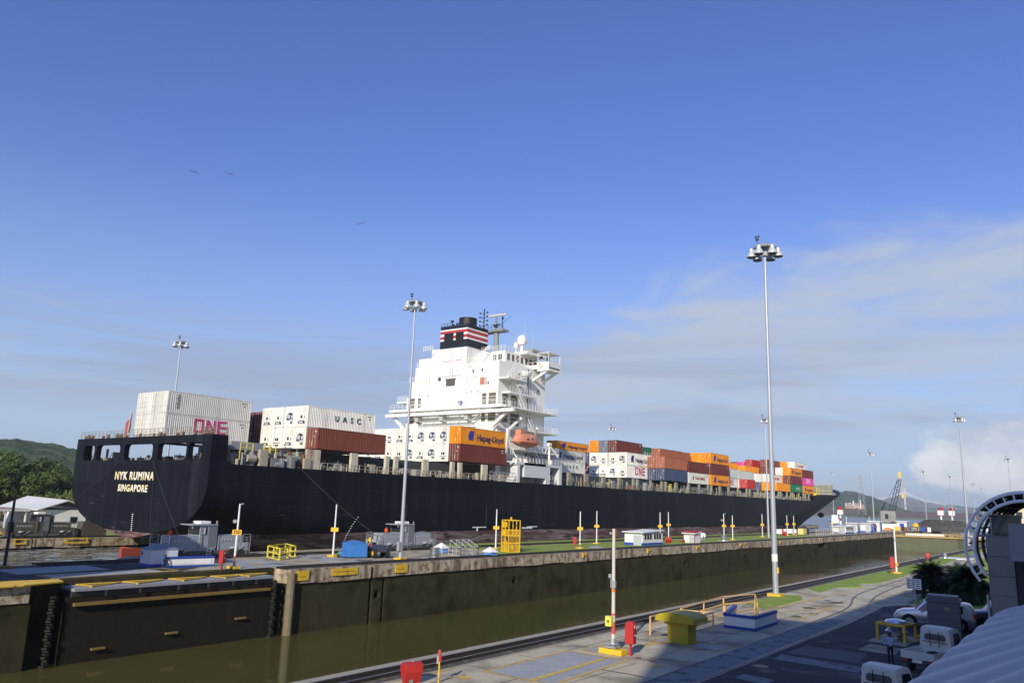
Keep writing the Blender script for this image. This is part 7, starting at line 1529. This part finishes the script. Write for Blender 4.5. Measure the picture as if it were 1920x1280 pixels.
# ================================================================ hills
def fbm(x, y, s, o=5): return sum(noise.noise(Vector((x * s * 2 ** i, y * s * 2 ** i, i * 7.1))) / 2 ** i for i in range(o))
def hillmat(name, g1, g2, g3, s):
    m = bpy.data.materials.new(name); m.use_nodes = True; nt = m.node_tree; b = nt.nodes['Principled BSDF']; gp = N(nt, 'ShaderNodeNewGeometry')
    def ns(sc, d=5):
        n = N(nt, 'ShaderNodeTexNoise'); n.inputs['Scale'].default_value = sc; n.inputs['Detail'].default_value = d; nt.links.new(gp.outputs[0], n.inputs['Vector']); return n.outputs[0]
    c = mixc(nt, ramp(nt, ns(s * 8), .42, .6), g1, g2); c = mixc(nt, ramp(nt, ns(s, 3), .52, .62), c, g3); nt.links.new(c, b.inputs['Base Color']); b.inputs['Roughness'].default_value = .95; b.inputs['Specular IOR Level'].default_value = .1
    bn = N(nt, 'ShaderNodeBump'); bn.inputs['Strength'].default_value = 1; bn.inputs['Distance'].default_value = 3; nt.links.new(ns(s * 14, 6), bn.inputs['Height']); nt.links.new(bn.outputs[0], b.inputs['Normal']); return m
def hill(name, pts, d0, d1, prof, z0, m, amp, seg=260, rows=40, seed=0.0):
    """pts: list of (azimuth, crest height); the ground climbs from distance d0 to the crest at d1 then falls away"""
    v = []; f = []; a0, a1 = pts[0][0], pts[-1][0]
    for i in range(seg + 1):
        a = a0 + (a1 - a0) * i / seg
        for (pa, ph), (qa, qh) in zip(pts[:-1], pts[1:]):
            if pa <= a <= qa + 1e-9: h = ph + (qh - ph) * (a - pa) / (qa - pa)
        for j in range(rows + 1):
            t = j / rows; d = d0 + (d1 - d0) * 1.6 * t; u = min(1, t * 1.6); e = (u * u * (3 - 2 * u)) if t * 1.6 <= 1 else 1 - (t * 1.6 - 1) * .9
            x, y = math.sin(a) * d, math.cos(a) * d; k = (fbm(x + seed, y, 1 / (amp * 3.5)) + .35 * abs(fbm(x, y + seed, 1 / amp, 3))) * amp * .42 * min(1, u * 3)
            v.append((x, y, z0 + (h - z0) * e + k))
    for i in range(seg):
        for j in range(rows): q = i * (rows + 1) + j; f.append((q, q + 1, q + rows + 2, q + rows + 1))
    o = MB().add(v, f).build(name, m, smooth=False); return tag(o, kind='structure')
azd = lambda x, y: math.atan2(x, y)
hl = hillmat('hill_forest', (.028, .050, .018), (.06, .085, .028), (.075, .115, .035), .006)
hill('hill', [(-1.40, 40), (-1.27, 44), (-1.22, 46), (-1.206, 47), (-1.18, 44), (-1.15, 40), (-1.11, 30), (-1.06, 21), (-.9, 18), (-.7, 16), (-.55, 12)], 520, 900, None, 0, hl, 9, 420, 46)
hr_ = hillmat('hill_forest_far', (.03, .055, .025), (.055, .085, .035), (.07, .10, .04), .004)
hill('hill', [(-.40, 20), (-.30, 35), (-.272, 45), (-.258, 62), (-.245, 66), (-.232, 61), (-.217, 48), (-.205, 36), (-.191, 20), (-.177, 6), (-.15, 0)], 2150, 2650, None, -3, hr_, 14, 300, 26, 50)
hill('hill', [(-.26, 60), (-.22, 95), (-.205, 100), (-.191, 132), (-.177, 108), (-.164, 84), (-.148, 70), (-.117, 58), (-.09, 66), (-.05, 56), (.1, 60)], 5300, 6300, None, -3, hr_, 30, 160, 20, 90)
# brown embankment and green foreshore across the lake
emb = mat('embankment_earth', (.115, .075, .062), .95, var=.25, vs=.02, col2=(.085, .07, .05), c2=(.45, .65), c2s=.01)
def arcband(name, a0, a1, d0, d1, z0, z1, m, n=60, wob=1.2):
    v = []; f = []
    for i in range(n + 1):
        a = a0 + (a1 - a0) * i / n
        for d, z in ((d0, z0), (d1, z1), (d1 + 60, z1)): v.append((math.sin(a) * d, math.cos(a) * d, z + (fbm(i * 3.1, d, .05, 3) * wob if z == z1 else 0)))
    for i in range(n):
        for j in range(2): q = i * 3 + j; f.append((q, q + 3, q + 4, q + 1))
    return tag(MB().add(v, f).build(name, m), kind='structure')
arcband('embankment', -.5, .15, 1830, 1900, -3.0, 10.4, emb)
arcband('foreshore', -.5, .15, 1780, 1829, -5.2, -2.6, mat('shore_grass', (.16, .20, .06), .9, var=.2, vs=.02))
bs0 = tree(-402, 1765, -4, 17, 0, 'big round green bush on the lake shore left of the crane'); bs0['group'] = 'lake shore bushes'
for i, (x, y, h) in enumerate(((-386, 1770, 15), (-415, 1760, 14), (-396, 1762, 12))): q = tree(x, y, -4, h, i % 2, 'round green bush on the lake shore beside the %s' % ['biggest one, right', 'biggest one, left', 'biggest one, front']  [i], i); q['group'] = 'lake shore bushes'
# ================================================================ far right things
def beacon(x, y, z, s, label):
    t = tag(empty('signal_beacon', (x, y, z), 0, s), label, 'beacon', 'red topped white signal beacons')
    MB().tube((0, 0, 0), (0, 0, 6.2), .42, n=10).build('column', wall, t); MB().box(-1.3, 1.3, -1, 1, 6.2, 8.4).build('lamp_house', wall, t); MB().lathe((0, 0, 8.4), [(1.0, 0), (1.1, .7), (.7, 1.3), (.2, 1.6)], 10).build('red_cap', red, t); MB().tube((0, 0, 0), (0, 0, 1.6), .5, n=10).tube((0, 0, 3.4), (0, 0, 4.6), .45, n=10).build('red_band', red, t) if 'bow' in label else None
    return t
beacon(-93.6, 362, -.7, .92, 'red and white banded beacon just right of the bow'); beacon(-77, 508, -1, 1.15, 'left of the two white beacons beyond the closed gates'); beacon(-72.5, 515, -1, 1.15, 'right of the two white beacons beyond the closed gates')
wbt = tag(empty('workboat', (-125, 470, -.4), R_(20)), 'white workboat drawn up on the far quay beyond the bow', 'boat')
MB().prism([(-2, -7), (2, -7), (2.2, 3), (0, 8), (-2.2, 3)], .3, 2.4).build('hull', wall, wbt); MB().box(-1.6, 1.6, -5, 2, 2.4, 4.6).build('cabin', wall, wbt); MB().box(1.6, 1.64, -4.2, 1.2, 3.3, 4.2).build('window', glass, wbt); MB().tube((0, -1, 4.6), (0, -1, 7.5), .08).build('mast', galv, wbt)
ob_ = tag(empty('workboat', (-147, 438, -.4), R_(20)), 'small orange workboat left of the white one beyond the bow', 'boat'); MB().prism([(-1.2, -3), (1.2, -3), (1.2, 1), (0, 3), (-1.2, 1)], .1, 1.3).build('hull', orange, ob_); MB().box(-.7, .7, -1.5, .8, 1.3, 2.4).build('cabin', redfade, ob_); MB().tube((0, 0, 2.4), (0, 0, 4.4), .06).build('mast', darksteel, ob_)
cn = tag(empty('crawler_crane', (-72.5, 352, 0), R_(10)), 'grey crane with black lattice boom and yellow tip beyond the lock island', 'crane')
MB().box(-3.2, 3.2, -4, 4, 0, 2.2).build('carrier', wall, cn); MB().box(-2.6, 2.8, -3.5, 3.4, 2.6, 7.2).box(-1.6, 1.6, -1.6, 1.6, 2.2, 2.6).box(1.2, 2.9, -4.2, -3.5, 3, 6).build('machinery_house', mat('crane_grey', (.24, .25, .24), .6, var=.25, vs=.6), cn)
MB().box(-1.0, .2, -3.56, -3.5, 4, 6).tube((1.6, -3.6, 5), (1.6, -3.5, 5), .6).build('house_window', glass, cn)
q = MB(); B0 = Vector((1.4, -2, 6.5)); B1 = Vector((5.0, -1, 20.0))
for o_ in (Vector((-.9, 0, 0)), Vector((.9, 0, 0)), Vector((0, .9, 0))): q.bar(B0 + o_ * 1.3, B1 + o_ * .8, .2)
for k in range(11): t0, t1 = k / 11, (k + 1) / 11; s = -1 if k % 2 else 1; q.bar(B0.lerp(B1, t0) + Vector((-.95 * s, 0, 0)), B0.lerp(B1, t1) + Vector((.95 * s, 0, 0)), .16)
q.bar((-1.5, 0, 7.2), (-.5, 0, 11), .2).bar((-2.4, 2, 7.2), (-.5, 0, 11), .2).tube((-.5, 0, 11), B1, .06).tube((-2.6, 1, 7.2), (-.5, 0, 11), .08); q.build('boom', black, cn)
MB().cb((5.2, -1, 21.6), (.9, .9, 2.4)).tube((5.8, -1.4, 14.0), (5.8, -1.4, 20.6), .06).cb((5.8, -1.4, 13.2), (.7, .6, 1.6)).build('boom_tip', ycg, cn)
for x, y, lb_2, cc in ((-64.5, 338, 'white control booth with a blue door by the yellow machine', blue), (-66, 300, 'white booth with open dark doorway left of the crane foot', blue)):
    t = tag(empty('booth', (x, y, 0)), lb_2, 'booth'); MB().box(-1.7, 1.7, -2.2, 2.2, 0, 3.2).build('wall', wall, t); MB().box(-2.1, 2.1, -2.7, 2.7, 3.2, 3.5).build('roof', wall, t); MB().box(-.8, .8, -2.26, -2.2, 0, 2.6).box(1.7, 1.76, -.8, .8, 0, 2.6).build('door', cc, t)
ym = tag(empty('machine', (-60.5, 340, 0)), 'yellow domed machine standing right of the white control booth', 'machine'); MB().lathe((0, 0, 0), [(1.2, 0), (1.3, 1.2), (1.1, 2.3), (.5, 2.9)], 12).build('casing', yellow, ym); MB().box(-1.2, 1.2, -1.9, -1.5, .8, 1.6).build('grille', darksteel, ym)
tm = tag(MB().add([(-66, 350, 0), (-40, 350, 0), (-42, 372, 0), (-66, 372, 0), (-60, 356, 4.2), (-46, 355, 4.0), (-48, 368, 4.2), (-60, 368, 4.4)], [(0, 1, 5, 4), (1, 2, 6, 5), (2, 3, 7, 6), (3, 0, 4, 7), (4, 5, 6, 7)]).build('spoil_heap', mat('tarp_charcoal', (.055, .055, .05), .8, var=.4, vs=.3, streak=(.4, .5, .65, (.12, .12, .10), .6))), 'dark charcoal covered heap beyond the closed gates', 'heap')
pr2 = tag(empty('timber_pier', (-44, 312, -3)), 'weathered timber pier structure beyond the closed gates', 'pier'); q = MB()
for k in range(9):
    for j in (0, 1): q.bar((k * 2.6 - 8, j * 6, -4), (k * 2.6 - 8, j * 6, 2.6), .5)
for z in (-.5, .8, 2.4): q.box(-8.5, 13.4, -.3, 6.3, z, z + .3)
q.build('timber_frame', wood, pr2)
rs = random.Random(17); KK = [('crate', 'blue and white crate', blue), ('crate', 'white equipment crate', wall), ('crate', 'orange equipment crate', orange), ('crate', 'yellow equipment crate', yellow), ('crate', 'rusty red equipment crate', rustc), ('crate', 'grey equipment crate', greysteel)]
OO = ['first', 'second', 'third', 'fourth', 'fifth', 'sixth', 'seventh', 'eighth', 'ninth', 'tenth', 'eleventh', 'twelfth', 'thirteenth', 'fourteenth', 'fifteenth', 'sixteenth']
for k in range(16):
    nme, dsc, m = KK[k % 6]; x = -72 + k * 2.6 if k < 8 else -60 + (k - 8) * 3.6; y = 322 + rs.uniform(0, 8) if k < 8 else 384 + rs.uniform(0, 6); t = tag(empty(nme, (x, y, 0), rs.uniform(0, .6)), '%s far beyond the gates, %s from left of the row' % (dsc, OO[k]), 'crate', 'equipment stored beyond the closed gates')
    w, h = rs.uniform(1.0, 2.2), rs.uniform(.7, 1.6); MB().box(-w / 2, w / 2, -1, 1, .15, h).build('box', m, t); MB().box(-w / 2 - .05, w / 2 + .05, -1.05, 1.05, h, h + .12).box(-w / 2, -w / 2 + .2, -1, 1, 0, .15).box(w / 2 - .2, w / 2, -1, 1, 0, .15).build('lid', wall if k % 2 else m, t)
# distant container ship
ds = tag(empty('container_ship', (-490, 1979, 12.5), R_(100)), 'distant laden container ship showing over the brown embankment', 'ship')
MB().box(-7, 9, -34, 26, -6, .5).build('hull', mat('far_hull', (.08, .03, .03), .7), ds)
rq = random.Random(4); stk = [MB() for _ in range(4)]
for i in range(12):
    for j in range(5):
        stk[rq.choice([0, 0, 1, 2, 3])].box(-7, 8, -22 + i * 2.6, -19.7 + i * 2.6, .5 + j * 2.7, 3.0 + j * 2.7)
for mbb, m in zip(stk, (mat('far_tan', (.42, .30, .24), .7), mat('far_white', (.55, .52, .48), .7), mat('far_pink', (.40, .20, .17), .7), mat('far_brown', (.25, .13, .10), .7))): mbb.build('container_stack', m, ds)
MB().box(-6, 7, -32, -26, .5, 11).build('container_stack', mat('far_pink', (0, 0, 0)), ds)
MB().box(-8, 9, -25.5, -22.5, .5, 20).box(-12, 12, -25.5, -22.5, 17.0, 18.6).box(-2, 2, -10, -8, 14, 19).build('superstructure', wall, ds)
# cable stayed bridge
br = tag(empty('cable_stayed_bridge', (-920, 4915, 0)), 'hazy pale cable stayed bridge crossing the far distance', 'bridge')
brm = mat('bridge_pale', (.62, .58, .50), .7); MB().tube((0, 0, -5), (0, 0, 146), 6.0, 4.0, n=8).build('pylon', brm, br)
MB().bar((-330, -42, 61), (620, 75, 26), 9, 5).build('deck', mat('bridge_deck', (.12, .12, .13), .7), br)
q = MB()
for k in range(1, 13):
    for s, L in ((-1, 21), (1, 22)): x = s * k * L; q.tube((0, 0, 144 - k * 2.5), (x, x * .125, 49 + (0) - x * .037), .55, n=4)
q.build('stay_cables', mat('stay_white', (.7, .7, .68), .5), br)
for x in (-250, 330, 480): MB().tube((x, x * .125, -5), (x, x * .125, 50 - x * .037), 3, n=6).build('pier', brm, br)
t2 = MB().tube((590, 74, -5), (590, 74, 120), 6, 4, n=8).build('pylon', brm, br)
lattice('pylon', (-364, 1558, 2), 72, 6, pylm, 'tall faint steel power pylon over the hill right of the bow', 'pylon', ((66, 9), (56, 11)))
cbd = tag(empty('building', (-28, 330, 0)), 'cream building with dark windows seen through the steel arch', 'building'); MB().box(-4, 16, 0, 20, 0, 9.6).build('wall', mat('cream_wall', (.62, .55, .38), .7), cbd); MB().box(-4.3, 16.3, -.3, 20.3, 9.6, 10).build('roof', wall, cbd)
for i in range(4):
    for j in range(2): MB().box(-2.6 + i * 4, -.8 + i * 4, -.06, -.01, 2 + j * 4, 4.2 + j * 4).build('window', glass, cbd)
# birds
for i, (x, y, z, rz) in enumerate(((-104.8, 58.4, 52.8, 1.0), (-102.3, 62.7, 53.5, .75), (-90.4, 78.9, 48.3, .9))):
    v = [(0, .42, 0), (0, -.35, .02), (.07, 0, .03), (-.07, 0, .03), (0, 0, -.07), (.35, .12, .14), (.36, -.10, .14), (.82, -.06, .02), (-.35, .12, .14), (-.36, -.10, .14), (-.82, -.06, .02), (.09, .10, .02), (.09, -.12, .02), (-.09, .10, .02), (-.09, -.12, .02)]
    f = [(0, 2, 3), (0, 4, 2), (0, 3, 4), (1, 3, 2), (1, 2, 4), (1, 4, 3), (11, 5, 6, 12), (5, 7, 6), (14, 9, 8, 13), (9, 10, 8), (11, 12, 2), (14, 13, 3)]
    o = tag(MB().add(v, f).build('bird', black), ['leftmost dark bird gliding high at left', 'second dark bird beside the leftmost one', 'lone dark bird gliding nearer the ship funnel'][i], 'bird', 'dark birds gliding in the sky'); o.location = (x, y, z); o.rotation_euler = (R_(8), R_([10, 14, -24][i]), rz); o.modifiers.new('s', 'SOLIDIFY').thickness = .03
# ================================================================ haze: even air around everything
hz = MB().box(-6000, 6000, -700, 9500, -16, 190).build('haze', mat('haze_surface', (1, 1, 1))); tag(hz, kind='stuff')
hm_ = bpy.data.materials.new('haze_air'); hm_.use_nodes = True; nt = hm_.node_tree; nt.nodes.clear(); pv = nt.nodes.new('ShaderNodeVolumePrincipled'); pv.inputs['Color'].default_value = (.72, .82, .95, 1); pv.inputs['Density'].default_value = .00013; pv.inputs['Anisotropy'].default_value = 0.0
oo = nt.nodes.new('ShaderNodeOutputMaterial'); nt.links.new(pv.outputs[0], oo.inputs['Volume']); hz.data.materials.clear(); hz.data.materials.append(hm_)
